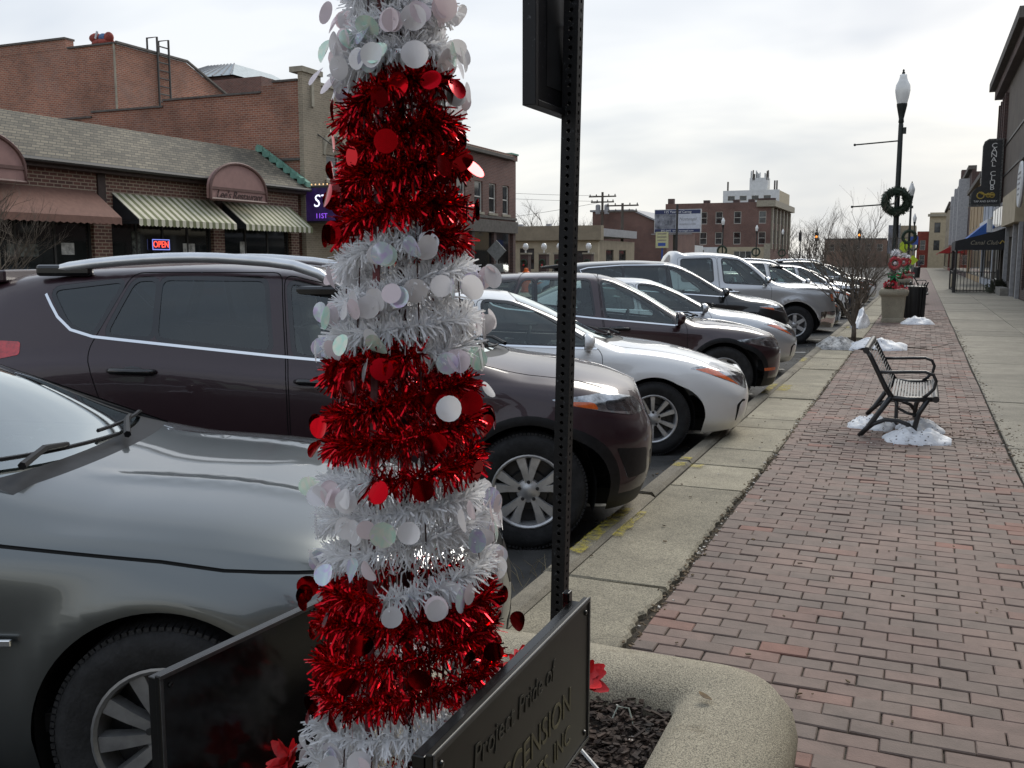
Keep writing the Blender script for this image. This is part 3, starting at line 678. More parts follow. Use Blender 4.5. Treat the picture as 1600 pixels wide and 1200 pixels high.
            nmm = {'headlight': ('headlight', 'lamp_clear'), 'headdark': ('headlight_inset', 'lamp_dark'), 'amber': ('side_reflector', 'amber'), 'taillight': ('tail_light', 'red_lamp'), 'grille': ('grille', 'black_plastic'), 'fog': ('fog_light_bezel', 'black_plastic'), 'chromebar': ('chrome_bar', 'chrome'), 'bumper': ('bumper', 'chrome'), 'gap': ('panel_gap', 'seam'), 'facet': ('bumper_facet', paintmat)}[nm.rstrip('0123456789')]
            split_obj(nmm[0], dat, nmm[1], root, .002 if nm != 'headdark' else .003)
    # wheels and wells
    for i, hx in enumerate((0, -wbl)):
        for sd in (-1, 1):
            make_wheel(root, hx, sd * (wid - .03 - .09), sp['r'], sp['rim'], wstyle, sd, rim, sp.get('turn', 0) if i == 0 else 0)
            mb = MB().lathe([(ra + .012, -sd * 0), (ra + .012, -sd * .34)], 24, (hx, sd * (wid - .035), rw), 'y', -.35, math.pi + .35)
            mb.lathe([(ra + .012, 0), (.01, 0)], 24, (hx, sd * (wid - .37), rw), 'y', -.35, math.pi + .35)
            mb.build('wheel_well', 'well_black', root, True)
    # floor, seats, dashboard
    mb = MB(); x0, x1 = sp['tail'] + .35, sp['nose'] - .35
    mb.box(x0, x1, -wid + .38, wid - .38, zs0 - .02, zs0 + .16); mb.box(-wbl + ra + .02, -ra - .02, -wid + .09, wid - .09, zs0 - .01, zs0 + .14)
    mb.box(ra + .02, x1, -wid + .3, wid - .3, zs0, zs0 + .1)
    mb.build('underbody', 'well_black', root)
    if detail > 0:
        cz = sp['cushion']; fx = sp['seat_x']; im = sp.get('inmat', 'interior')
        for xx in ([fx] if sp.get('rows', 2) == 1 else [fx, fx - .95]):
            for yy in (-.36, .36):
                st = MB(); st.cbox((xx + .12, yy, cz), (.5, .5, .16)); st.cbox((xx - .17, yy, cz + .34), (.14, .48, .62), Matrix.Rotation(R(-14), 3, 'Y')); st.cbox((xx - .28, yy, cz + .74), (.09, .25, .17), Matrix.Rotation(R(-8), 3, 'Y'))
                st.build('seat', im, root, bevel=.035)
        db = float(sh.zb(np.array([ws[1]]))[0])
        MB().prism([(ws[1] + .12, db - .02), (ws[1] - .35, db + .0), (ws[1] - .5, db - .12), (ws[1] - .42, db - .4), (ws[1] + .12, db - .4)], -wid + .16, wid - .16, 'y').build('dashboard', im, root)
        sw = MB(); cx = ws[1] - .62; sw.tube([(cx + .05 * math.sin(a), .36 + .185 * math.cos(a), db - .02 + .185 * math.sin(a)) for a in [2 * math.pi * i / 18 for i in range(19)]], .014, 6); sw.cbox((cx, .36, db - .02), (.03, .3, .05)); sw.build('steering_wheel', 'interior', root)
        mi = MB(); mi.cbox((ws[3] + .22, 0, sp['roof_z'] - .17), (.03, .22, .07)); mi.build('inner_mirror', 'interior', root, bevel=.012)
        MB().box(-wbl + .1, -.3, -wid + .1, wid - .1, zs0 + .14, zs0 + .2).build('cabin_floor', im, root)
    # door mirrors
    mx, mz = sp['mirror']
    for sd in (-1, 1):
        yw = sd * (float(sh.wb(np.array([mx]))[0]) + .12); mb = MB(); mb.sphere((mx, yw, mz), .115, 16, 10, (.62, 1.0, .68)); mb.tube([(mx + .02, yw - sd * .16, mz - .07), (mx + .01, yw - sd * .05, mz - .06)], [.035, .03], 8)
        for i, v in enumerate(mb.v):
            if v[0] < mx - .03: mb.v[i] = (mx - .03, v[1], v[2])
        o = mb.build('door_mirror', sp.get('mirror_mat', paintmat), root, True)
        MB().lathe([(1e-4, 0), (.085, 0)], 16, (mx - .034, yw, mz), 'x').build('mirror_glass', 'chrome', o)
    # wipers
    if detail > 1:
        for yy, ln in ((-.55, .62), (.05, .66)):
            mb = MB(); pts = []
            for i in range(7):
                y = yy + ln * i / 6; q = np.array([ws[0] + (ws[1] - ws[0]) * (abs(y) / .7) ** 2 - .05 + .012 * i - .06 * (abs(y) / .7) ** 2]); t = sh.t_of_y(q, np.array([abs(y)])); p = sh.P(q, t)[0]; n = sh.N(q, t)[0]; pts.append(Vector((p[0], y, p[2])) + Vector((n[0], 0, n[2])) * .02)
            mb.tube(pts, .008, 5); mid = pts[3]; mb.tube([pts[0] + Vector((.12, -.02, -.01)), pts[0].lerp(mid, .5) + Vector((.05, 0, .02)), mid + Vector((0, 0, .012))], [.014, .012, .009], 6)
            mb.build('wiper', 'black_plastic', root)
    if sp.get('spoiler'):
        xa, zz, ww = sp['spoiler']; MB().prism([(xa, zz + .015), (xa - .50, zz - .045), (xa - .52, zz - .075), (xa - .3, zz - .085), (xa, zz - .06)], -ww, ww, 'y').build('roof_spoiler', paintmat, root, bevel=.012)
    if sp.get('rails'):
        for sd in (-1, 1):
            mb = MB(); xa, xb, yy, zz = sp['rails']; pts = []
            for i in range(13):
                x = xa + (xb - xa) * i / 12; q = np.array([x]); z = float(sh.zc(q)[0]); pts.append((x, sd * (float(sh.wc(q)[0]) + .0), z + zz * math.sin(math.pi * min(1, max(0.03, i / 12))) ** .35))
            mb.tube(pts, [.016] + [.032] * 11 + [.016], 8); mb.build('roof_rail', 'rail_silver', root, True)
            for i in (0, 12):
                p = pts[i]; MB().cbox((p[0] + (.12 if i == 0 else -.12), p[1], p[2] + .005), (.34, .06, .07)).build('rail_foot', 'black_gloss', root, bevel=.02)
    if sp.get('antenna'):
        ax, az = sp['antenna']; mb = MB().lathe([(.03, 0), (.02, .02), (.004, .05), (.003, .05)], 8, (ax, .0, az)); mb.tube([(ax, 0, az + .03), (ax - .16, 0, az + .11)], [.006, .004], 5); mb.build('antenna', 'black_plastic', root)
    return root, sh
mk('rail_silver', (.72, .73, .74), .25, metal=.7, var=.05)

SUV = dict(w=.92, wb_len=2.66, r=.36, rim=.232, ra=.40, rw=.37, wm=.92, zs=[(-3.7, .30), (-3.1, .24), (0, .22), (.95, .24)], flare=.022,
    zt=[(-3.7, 1.58), (-3.25, 1.665), (-2.5, 1.72), (-1.75, 1.725), (-1.3, 1.68), (-1.05, 1.58), (-.25, 1.16), (-.05, 1.115), (.4, 1.055), (.7, .985), (.9, .90)],
    zc=[(-3.7, 1.50), (-3.25, 1.60), (-2.5, 1.665), (-1.75, 1.67), (-1.3, 1.62), (-1.05, 1.51), (-.36, 1.14), (-.1, 1.06), (.4, .995), (.7, .925), (.9, .85)],
    wc=[(-3.7, .55), (-3.25, .60), (-2.5, .64), (-1.5, .655), (-1.05, .67), (-.35, .755), (0, .77), (.5, .74), (.9, .68)],
    zb=[(-3.7, 1.10), (-2.6, 1.16), (-1.5, 1.08), (-.5, 1.01), (0, .98), (.5, .91), (.9, .78)], wb=[(-3.7, .85), (-2.6, .885), (-1.5, .89), (-.5, .885), (0, .875), (.5, .85), (.9, .80)],
    front=(.24, .57, 2.6), rear=(-3.2, .46, 3.4), lean_f=[(.2, -.06), (.45, .02), (.62, .03), (.8, -.03), (1.05, -.12)], lean_r=[(.3, 0), (.6, -.02), (1.0, .05), (1.6, .16)],
    clad=.33, nose=.92, tail=-3.62, shield=(-.22, -.42, -1.12, -1.06), hood=(-.18, .72, .74), rear_glass=None,
    doors=[[(-2.52, .88), (-2.40, .60), (-2.12, .32), (-1.42, .32), (-1.435, 1.0), (-1.50, 1.66), (-2.40, 1.66), (-2.62, 1.2)], [(-1.40, .32), (-.52, .32), (-.44, .7), (-.44, 1.06), (-1.06, 1.55), (-1.48, 1.65), (-1.415, 1.0)]],
    handles=[(-2.34, 1.085, .14), (-1.24, 1.02, .14)], handle_mat='black_gloss',
    windows=[('priv', [(-2.88, 1.555), (-2.46, 1.605), (-2.60, 1.315), (-2.68, 1.325), (-2.76, 1.375)]), ('priv', [(-2.38, 1.61), (-2.255, 1.615), (-2.25, 1.285), (-2.515, 1.30)]), ('priv', [(-2.215, 1.617), (-1.60, 1.612), (-1.545, 1.205), (-2.21, 1.28)]), ('wind', [(-1.44, 1.60), (-1.12, 1.52), (-.60, 1.16), (-.60, 1.11), (-1.385, 1.185)])],
    belt_chrome=[[(-2.93, 1.535), (-2.83, 1.40), (-2.74, 1.325), (-2.60, 1.285), (-1.52, 1.172), (-.56, 1.085)]],
    lamps=[('headlight', [(.14, .915), (.40, .945), (.66, .885), (.76, .79), (.58, .795), (.36, .845)]), ('amber', [(.155, .91), (.34, .895), (.36, .85), (.28, .87)]), ('headdark', [(.40, .90), (.56, .885), (.58, .815), (.40, .845)]), ('chromebar', [(.78, .80), (1.07, .76), (1.07, .715), (.80, .74)]), ('grille', [(.86, .71), (1.07, .71), (1.07, .62), (.88, .62)]), ('grille', [(.72, .54), (1.07, .56), (1.07, .36), (.80, .34)]), ('fog', [(.42, .62), (.66, .58), (.68, .42), (.50, .42)]),            ('taillight', [(-3.05, 1.255), (-3.5, 1.27), (-3.5, 1.15), (-3.2, 1.15), (-3.04, 1.18)])],
    cushion=.62, seat_x=-1.35, mirror=(-.50, 1.17), rails=(-2.95, -1.12, 0, .075), roof_z=1.6, antenna=None, spoiler=(-3.22, 1.665, .58), turn=0)
SEDAN = dict(w=.915, wb_len=2.82, r=.335, rim=.222, ra=.365, rw=.345, wm=.915, zs=[(-3.9, .30), (-3.2, .22), (0, .19), (.97, .21)], flare=.016,
    zt=[(-3.9, 1.0), (-3.55, 1.06), (-3.2, 1.15), (-2.75, 1.34), (-2.3, 1.435), (-1.7, 1.47), (-1.25, 1.43), (-.95, 1.32), (-.32, 1.02), (-.15, .985), (.35, .915), (.7, .83), (.94, .73)],
    zc=[(-3.9, .95), (-3.55, 1.0), (-3.2, 1.06), (-2.75, 1.24), (-2.3, 1.36), (-1.7, 1.41), (-1.25, 1.365), (-.95, 1.25), (-.42, .995), (-.15, .925), (.35, .855), (.7, .765), (.94, .67)],
    wc=[(-3.9, .62), (-3.3, .64), (-2.7, .60), (-1.7, .625), (-1.0, .66), (-.42, .745), (0, .765), (.5, .735), (.94, .66)],
    zb=[(-3.9, .90), (-2.7, .97), (-1.5, .945), (-.5, .905), (0, .865), (.5, .77), (.94, .60)], wb=[(-3.9, .83), (-2.7, .88), (-1.5, .885), (-.5, .88), (0, .865), (.5, .835), (.94, .78)],
    front=(.22, .76, 2.5), rear=(-3.35, .5, 2.8), lean_f=[(.15, -.10), (.3, .0), (.5, .03), (.65, .0), (.85, -.14)], lean_r=[(.3, 0), (.6, -.03), (.9, .02), (1.1, .12)],
    nose=.98, tail=-3.85, shield=(-.28, -.5, -1.28, -1.2), hood=(-.22, .74, .70), rear_glass=(-3.3, -3.2, -2.55, -2.6),
    doors=[[(-2.62, .78), (-2.45, .52), (-2.25, .28), (-1.52, .28), (-1.54, .9), (-1.6, 1.38), (-2.2, 1.36), (-2.78, 1.12)], [(-1.50, .28), (-.52, .28), (-.46, .6), (-.46, .93), (-1.05, 1.29), (-1.3, 1.36), (-1.58, 1.385), (-1.52, .9)]],
    handles=[(-2.32, .93), (-1.3, .90)], handle_mat='chrome',
    windows=[('wind', [(-2.72, 1.16), (-2.2, 1.335), (-1.68, 1.365), (-1.62, 1.02), (-2.72, 1.06)]), ('wind', [(-1.52, 1.365), (-1.28, 1.345), (-1.02, 1.265), (-.62, 1.03), (-.62, .985), (-1.47, 1.015)])],
    belt_chrome=[[(-2.8, 1.045), (-1.55, .995), (-.50, .955)]],
    lamps=[('headlight', [(.28, .785), (.50, .81), (.86, .725), (.98, .64), (.84, .555), (.54, .67)]), ('amber', [(.31, .775), (.46, .775), (.72, .60), (.54, .675)]), ('headdark', [(.62, .735), (.84, .695), (.92, .63), (.84, .575), (.68, .65)]), ('grille', [(.98, .64), (1.17, .64), (1.17, .52), (1.0, .52)]), ('grille', [(.92, .44), (1.17, .44), (1.17, .28), (.94, .28)]), ('gap', [(.66, .44), (.74, .48), (.80, .47), (.79, .455), (.74, .46), (.70, .43), (.68, .29), (.665, .29)]), ('taillight', [(-3.3, .90), (-3.75, .90), (-3.75, .78), (-3.4, .78)])],
    cushion=.50, seat_x=-1.42, mirror=(-.60, 1.03), roof_z=1.4, turn=0)
import copy
def variant(base, **kw):
    d = copy.deepcopy(base); d.update(kw); return d
def shift(keys, dz): return [(a, b + dz) for a, b in keys]
GREY = variant(SEDAN, hood_line=[(-.66, .945), (-.46, .918), (0, .872), (.46, .805), (.70, .745)], shield=(-.52, -.62, -1.5, -1.42), tstep=.13, step=.06, hood_crease=(.40, .010, -.45, .8), hood=(-.5, .76, .735), r=.345, rim=.226, ra=.385, rw=.355,
    zt=[(-3.9, 1.0), (-3.55, 1.06), (-3.2, 1.15), (-2.75, 1.34), (-2.3, 1.435), (-1.85, 1.47), (-1.45, 1.43), (-1.1, 1.31), (-.56, 1.075), (-.38, 1.045), (.2, .985), (.6, .90), (.94, .78)],
    zc=[(-3.9, .95), (-3.55, 1.0), (-3.2, 1.06), (-2.75, 1.24), (-2.3, 1.36), (-1.85, 1.41), (-1.45, 1.365), (-1.1, 1.24), (-.62, 1.045), (-.38, .985), (.2, .925), (.6, .84), (.94, .72)],
    zb=[(-3.9, .90), (-2.7, .97), (-1.5, .945), (-.5, .92), (0, .885), (.5, .80), (.94, .64)],
    doors=[[(-2.62, .78), (-2.45, .52), (-2.25, .28), (-1.52, .28), (-1.54, .9), (-1.6, 1.38), (-2.2, 1.36), (-2.78, 1.12)], [(-1.50, .28), (-.62, .28), (-.66, .6), (-.68, .93), (-1.25, 1.29), (-1.4, 1.36), (-1.58, 1.385), (-1.52, .9)]],
    windows=[('wind', [(-2.72, 1.16), (-2.2, 1.335), (-1.68, 1.365), (-1.62, 1.02), (-2.72, 1.06)]), ('wind', [(-1.52, 1.365), (-1.42, 1.345), (-1.2, 1.265), (-.82, 1.05), (-.80, .99), (-1.47, 1.015)])], mirror=(-1.2, 1.0), turn=0)
GREY['lamps'] = [(k, [(a + .13, b + .02) for a, b in w]) for k, w in SEDAN['lamps'] if k != 'amber']
CROSS = variant(SUV, zt=shift(SUV['zt'], -.14), zc=shift(SUV['zc'], -.14), zb=shift(SUV['zb'], -.08), doors=[[(a, b - .08) for a, b in d] for d in SUV['doors']], windows=[(k if k != 'priv' else 'wind', [(a, b - .12) for a, b in w]) for k, w in SUV['windows']], belt_chrome=[[(a, b - .12) for a, b in l] for l in SUV['belt_chrome']], lamps=[(k, [(a, b - .12) for a, b in w]) for k, w in SUV['lamps']] , handles=[(-2.34, .98, .12), (-1.24, .93, .12)], rails=None, spoiler=None, mirror=(-.55, 1.06), cushion=.55, roof_z=1.46)
CROSS['lamps'] = [(k, w) for k, w in CROSS['lamps'] if k not in ('amber', 'fog')] + [('amber', [(.34, .46), (.56, .46), (.56, .425), (.34, .425)])]
PICK = dict(w=1.0, wb_len=3.65, r=.40, rim=.245, ra=.46, rw=.43, wm=1.0, zs=[(-4.9, .5), (-4, .42), (0, .36), (.95, .34)], flare=.03, crease=.02,
    zt=[(-4.95, 1.30), (-2.75, 1.32), (-2.62, 1.60), (-2.52, 1.84), (-2.2, 1.885), (-1.5, 1.89), (-1.1, 1.83), (-.85, 1.70), (-.32, 1.30), (-.2, 1.27), (.4, 1.24), (.75, 1.21), (.92, 1.14)],
    zc=[(-4.95, 1.26), (-2.75, 1.28), (-2.62, 1.54), (-2.52, 1.78), (-2.2, 1.83), (-1.5, 1.835), (-1.1, 1.77), (-.85, 1.62), (-.42, 1.28), (-.2, 1.21), (.4, 1.18), (.75, 1.15), (.92, 1.10)],
    wc=[(-4.95, .93), (-2.75, .93), (-2.62, .74), (-2.2, .74), (-1.2, .74), (-.8, .77), (-.4, .84), (0, .88), (.92, .86)],
    zb=[(-4.95, 1.2), (-2, 1.2), (-.5, 1.18), (0, 1.12), (.5, 1.08), (.92, 1.0)], wb=[(-4.95, .97), (-2, .955), (-.5, .955), (.92, .93)],
    front=(.45, .48, 3.6), rear=(-4.5, .4, 4), lean_f=[(.3, .0), (.6, .05), (.8, .03), (1.25, -.04)], lean_r=[(.3, 0), (1.3, 0)],
    nose=.95, tail=-4.9, shield=(-.24, -.42, -1.0, -.95), hood=(-.2, .8, .8), rear_glass=None,
    doors=[[(-2.42, .46), (-1.58, .46), (-1.58, 1.2), (-1.62, 1.79), (-2.42, 1.78)], [(-1.56, .46), (-.62, .46), (-.52, .8), (-.5, 1.18), (-.92, 1.62), (-1.12, 1.76), (-1.6, 1.79), (-1.56, 1.2)]],
    handles=[(-2.2, 1.10), (-1.3, 1.08)], handle_mat='chrome', win_r=.05,
    windows=[('priv', [(-2.34, 1.74), (-1.72, 1.755), (-1.70, 1.30), (-2.34, 1.31)]), ('wind', [(-1.5, 1.755), (-1.16, 1.72), (-.94, 1.58), (-.64, 1.30), (-.64, 1.24), (-1.46, 1.28)])],
    lamps=[('headlight', [(.58, 1.06), (.86, 1.06), (.92, .86), (.60, .88)]), ('amber', [(.60, 1.03), (.68, 1.03), (.70, .89), (.61, .90)]), ('grille', [(.84, 1.05), (1.05, 1.05), (1.05, .74), (.84, .74)]), ('bumper', [(.46, .68), (1.05, .70), (1.05, .42), (.46, .40)]), ('taillight', [(-4.55, 1.15), (-4.9, 1.15), (-4.9, .8), (-4.58, .8)])],
    cushion=.85, seat_x=-1.3, mirror=(-.62, 1.32), mirror_mat='chrome', roof_z=1.8, turn=0)
BIGSUV = variant(SUV, windows=[('priv', [(-2.98, 1.555), (-2.30, 1.605), (-2.30, 1.28), (-2.9, 1.31)]), ('priv', [(-2.25, 1.61), (-1.52, 1.612), (-1.50, 1.20), (-2.25, 1.27)]), ('wind', [(-1.44, 1.60), (-1.12, 1.52), (-.60, 1.16), (-.60, 1.11), (-1.385, 1.185)])],
    belt_chrome=[[(-.52, 1.09), (-1.52, 1.162), (-2.9, 1.27), (-3.06, 1.56), (-2.9, 1.60), (-2.3, 1.645), (-1.5, 1.652), (-1.1, 1.57)]], rails=None, handle_mat='chrome')
paint('paint_plum', (.026, .0075, .0125), .15, .42, dirt=.07, coat=.7)
paint('paint_grey', (.135, .145, .142), .85, .30, dirt=.12)
paint('paint_white', (.84, .84, .83), .0, .3, dirt=.22)
paint('paint_maroon', (.026, .006, .009), .1, .36, dirt=.1)
paint('paint_silver', (.60, .61, .62), .5, .33, dirt=.35)
paint('paint_black', (.004, .004, .0045), .0, .3, dirt=.08)
paint('paint_truck', (.52, .525, .53), .6, .35, dirt=.3)
paint('paint_blue', (.24, .32, .38), .5, .32)
paint('paint_navy', (.02, .03, .05), .4, .32)
KG = 'cars parked at an angle along the kerb'
grey_car, GSH = make_car('parked_car', 'dark grey sedan nearest the camera, bonnet filling the lower left', 'car', (-1.975, 2.065), GREY, 'paint_grey', rim='rim_grey', wstyle='ten_even')
make_car('parked_car', 'dark plum sport utility car with silver roof rails behind the tinsel tower', 'car', (-2.11, 5.23), SUV, 'paint_plum', rim='rim_silver', wstyle='double5')
make_car('parked_car', 'pearl white sedan with ten-spoke rims whose nose overhangs the kerb', 'car', (-2.14, 8.27), SEDAN, 'paint_white', rim='rim_silver', wstyle='ten')
make_car('parked_car', 'maroon crossover with black mirror just beyond the white sedan', 'car', (-2.12, 11.45), CROSS, 'paint_maroon', rim='rim_silver', wstyle='five')
make_car('parked_car', 'silver sedan between the maroon crossover and the black utility car', 'car', (-2.42, 14.5), SEDAN, 'paint_silver', rim='rim_silver', wstyle='five')
make_car('parked_car', 'black sport utility car with chrome window surround beside the pickup', 'car', (-2.75, 17.4), BIGSUV, 'paint_black', rim='rim_silver', wstyle='five')
make_car('pickup_truck', 'silver crew cab pickup truck with chrome front bumper near the bare tree', 'truck', (-2.37, 20.6), PICK, 'paint_truck', rim='rim_silver', wstyle='six', group=KG)

MB().cbox((-.50, -.935, .655), (.17, .012, .022)).build('fender_badge', 'chrome', grey_car, bevel=.004)
mk('sticker_green', (.10, .28, .14), .5, var=.3, scale=60, c2=(.5, .55, .3))
q_ = np.array([-1.0]); t_ = GSH.t_of_y(q_, np.array([.57])); sp_ = GSH.P(q_, t_)[0]; sn_ = GSH.N(q_, t_)[0]
st_ = MB().cbox((0, 0, 0), (.07, .05, .002)).build('windscreen_sticker', 'sticker_green', grey_car); st_.location = (sp_[0] - sn_[0] * .02, -sp_[1] + .0, sp_[2] - sn_[2] * .02); st_.rotation_euler = Vector((sn_[0], -sn_[1], sn_[2])).to_track_quat('Z', 'Y').to_euler()
# ------------------------------------------------------------------ near planter
def rrect(x0, x1, y0, y1, r, off, n=8):
    x0 += off; x1 -= off; y0 += off; y1 -= off; r = max(.02, r - off); out = []
    for cx, cy, a in ((x1 - r, y1 - r, 0), (x0 + r, y1 - r, 90), (x0 + r, y0 + r, 180), (x1 - r, y0 + r, 270)):
        for i in range(n + 1):
            t = R(a + 90 * i / n); out.append((cx + r * math.cos(t), cy + r * math.sin(t)))
    return out
def ring_loft(mb, rings):
    n = len(rings[0]); vs = [p for r in rings for p in r]; fs = []
    for j in range(len(rings) - 1):
        for i in range(n): fs.append((j * n + i, j * n + (i + 1) % n, (j + 1) * n + (i + 1) % n, (j + 1) * n + i))
    return mb.add(vs, fs)
mk('mulch', (.036, .022, .015), .85, var=.5, scale=25, bump=.5, bscale=80)
mk('soil', (.022, .016, .012), .95, var=.4, scale=30, bump=1, bscale=60)
def planter_mesh(root, x0, x1, y0, y1, rc, top=.85, lip=.17, n=8, drop=.06):
    prof = [(lip, top - .16), (lip, top - .05), (lip - .012, top - .022), (lip - .04, top - .004), (lip * .5, top + .004), (.035, top - .012), (.008, top - .045), (0, top - .08), (.004, top - .13), (.02, top - .165), (.05, top - .18)]
    mb = MB(); ring_loft(mb, [[(x, y, z) for x, y in rrect(x0, x1, y0, y1, rc, o, n)] for o, z in prof]); mb.build('rim', 'planter_concrete', root, True)
    mb = MB(); ring_loft(mb, [[(x, y, z) for x, y in rrect(x0, x1, y0, y1, rc, o, n)] for o, z in [(.05, top - .18), (.062, top - .2), (.07, top - .3), (.10, .12), (.085, .10), (.085, 0)]]); mb.build('bowl', 'planter_concrete', root, 40)
    mb = MB().add([(x, y, top - drop) for x, y in rrect(x0, x1, y0, y1, rc, lip - .004, n)], [tuple(range(4 * (n + 1)))]); mb.build('soil', 'soil', root)
pl = thing('planter', 'rounded exposed-aggregate concrete planter in the foreground holding the tinsel tower', 'planter', (-.56, 1.0, 0), 0, 'concrete planters along the walk')
planter_mesh(pl, -.40, .40, -.84, .84, .17, .85, .215, 10)
rm = random.Random(5); mb = MB()
for i in range(7000):       # bark chips
    x, y = rm.uniform(-.19, .19), rm.uniform(-.63, .63); a, b = rm.uniform(.003, .011), rm.uniform(.0018, .0045)
    q = Matrix.Rotation(rm.uniform(0, 6.28), 3, 'Z') @ Matrix.Rotation(rm.gauss(0, .3), 3, 'X') @ Matrix.Rotation(rm.gauss(0, .28), 3, 'Y')
    mb.cbox((x, y, .79 + rm.uniform(.0, .018) + .012 * math.sin(x * 20 + y * 9)), (2 * a, 2 * b, rm.uniform(.0012, .003)), q)
stuff(mb.build('bark_chips', 'mulch', pl))
mk('pale_grit', (.5, .47, .42), .8, var=.3, scale=50)
mb = MB()
for i in range(60):
    x, y = rm.uniform(-.18, .18), rm.uniform(0, .62); mb.cbox((x, y, .806 + rm.uniform(0, .008)), (rm.uniform(.003, .009), .003, .002), Matrix.Rotation(rm.uniform(0, 6.28), 3, 'Z'))
stuff(mb.build('pale_grit', 'pale_grit', pl))
mk('dry_leaf', (.10, .065, .03), .8, var=.4, scale=60)
def leaf_mesh(name, L, W, curl, mat, nx=5):
    mb = MB(); vs = []; 
    for i in range(nx + 1):
        t = i / nx; w = W * math.sin(math.pi * min(1, t * .92 + .04)) ** .8
        for s_ in (-1, 0, 1): vs.append((t * L, s_ * w, curl * (t - .3) ** 2 + (abs(s_) * .25 * w)))
    fs = [(3 * i + k, 3 * i + 3 + k, 3 * i + 4 + k, 3 * i + 1 + k) for i in range(nx) for k in (0, 1)]
    return mb.add(vs, fs).mesh(name, mat, True, fix=False)
lf = leaf_mesh('leaf', .03, .008, .012, 'dry_leaf')
o = link('dry_leaf', lf, None, (-.30, 1.60, .857), (.1, 0, 2.6)); tag(o, 'small curled brown leaf lying on the near planter rim', 'leaf')

# ------------------------------------------------------------------ tinsel tower
def foil(name, c, rough=.22, film=0, metal=1.0, trans=0):
    m, nt, b = nmat(name); b.inputs['Base Color'].default_value = (*c, 1); b.inputs['Metallic'].default_value = metal; b.inputs['Roughness'].default_value = rough
    if film: b.inputs['Thin Film Thickness'].default_value = film; b.inputs['Thin Film IOR'].default_value = 1.6
    if trans:
        N = nt.nodes; L = nt.links; t = N.new('ShaderNodeBsdfTranslucent'); t.inputs[0].default_value = (*c, 1); mx = N.new('ShaderNodeMixShader'); mx.inputs[0].default_value = trans
        L.new(b.outputs[0], mx.inputs[1]); L.new(t.outputs[0], mx.inputs[2]); L.new(mx.outputs[0], N['Material Output'].inputs[0])
    return m
foil('red_foil', (.56, .008, .016), .16); foil('red_foil_disc', (.42, .004, .010), .14)
foil('white_tinsel', (.96, .96, .97), .35, 0, .0, .40); foil('pearl', (.92, .90, .91), .25, 0, .1, .35)
foil('iridescent', (.80, .74, .84), .15, 0, .3, .25); foil('irid_green', (.74, .86, .82), .15, 0, .3, .25); foil('pink_pearl', (.88, .76, .79), .25, 0, .1, .3)
def swirl(name, cols):
    m = M[name]; nt = m.node_tree; N = nt.nodes; L = nt.links; b = N['Principled BSDF']; tc = N.new('ShaderNodeTexCoord'); oi = N.new('ShaderNodeObjectInfo'); ad = N.new('ShaderNodeVectorMath'); L.new(tc.outputs['Object'], ad.inputs[0]); L.new(oi.outputs['Random'], ad.inputs[1])
    n = N.new('ShaderNodeTexNoise'); n.inputs['Scale'].default_value = 55; n.inputs['Distortion'].default_value = 2.2; n.inputs['Detail'].default_value = 1; L.new(ad.outputs[0], n.inputs['Vector']); r = N.new('ShaderNodeValToRGB'); L.new(n.outputs[0], r.inputs[0]); cr = r.color_ramp
    for i, c in enumerate(cols):
        p = .3 + .4 * i / (len(cols) - 1); e = cr.elements[0] if i == 0 else (cr.elements[1] if i == len(cols) - 1 else cr.elements.new(p)); e.position = p; e.color = (*c, 1)
    L.new(r.outputs[0], b.inputs['Base Color'])
swirl('iridescent', [(.68, .55, .88), (.90, .80, .92), (.93, .74, .82), (.68, .92, .84)]); swirl('irid_green', [(.55, .92, .76), (.88, .95, .93), (.88, .76, .93), (.95, .93, .78)])
mk('dark_red_strip', (.11, .006, .012), .5, var=.2)
mk('wire_dark', (.05, .012, .012), .5, metal=.5, var=.1)
tower = thing('tinsel_tower', 'tall tapering tower of red and white spiralling tinsel garland with dangling foil discs', 'decoration', (-.565, 1.0, .79))
def tw_r(z): return .106 - (z - 1.05) * .070
BAND = [(.79, .86, 'w'), (.86, .96, 'r'), (.96, 1.03, 'w'), (1.03, 1.055, 'r'), (1.055, 1.098, 'w'), (1.098, 1.240, 'r'), (1.240, 1.368, 'w'), (1.368, 1.502, 'r'), (1.502, 1.632, 'w'), (1.632, 1.81, 'r'), (1.81, 1.93, 'w'), (1.93, 2.05, 'r'), (2.05, 2.12, 'w')]
PITCH = .043; rt = random.Random(21); TZ = .79
def helix(z):
    th = (z - .79) / PITCH * 2 * math.pi + 2.0; r = tw_r(z) + .003 * math.sin(th * .73 + 1) + .003 * math.sin(th * 2.9); zz = z + .004 * math.sin(th * 1.27) + .004 * math.sin(th * .41 + 2) + .010 * math.sin(th + 1.9)
    return Vector((r * math.cos(th), r * math.sin(th), zz - TZ)), Vector((-math.sin(th), math.cos(th), PITCH / (2 * math.pi * r))).normalized()
disc_me = {}
def disc_mesh(mat, k):
    if (mat, k) not in disc_me:
        mb = MB(); vs = [(0, 0, 0)]; a = (.0, .22, -.18, .4)[k]; rr = .0125
        for rad in (.55, 1):
            for i in range(16):
                t = 2 * math.pi * i / 16; x, y = rr * rad * math.cos(t), rr * rad * math.sin(t); vs.append((x, y - rr, a * 60 * x * x + .1 * x * rad * (k % 2)))
        vs[0] = (0, -rr, 0); fs = [(0, 1 + i, 1 + (i + 1) % 16) for i in range(16)] + [(1 + i, 17 + i, 17 + (i + 1) % 16, 1 + (i + 1) % 16) for i in range(16)]
        disc_me[(mat, k)] = mb.add(vs, fs).mesh('foil_disc', mat, True, fix=False)
    return disc_me[(mat, k)]
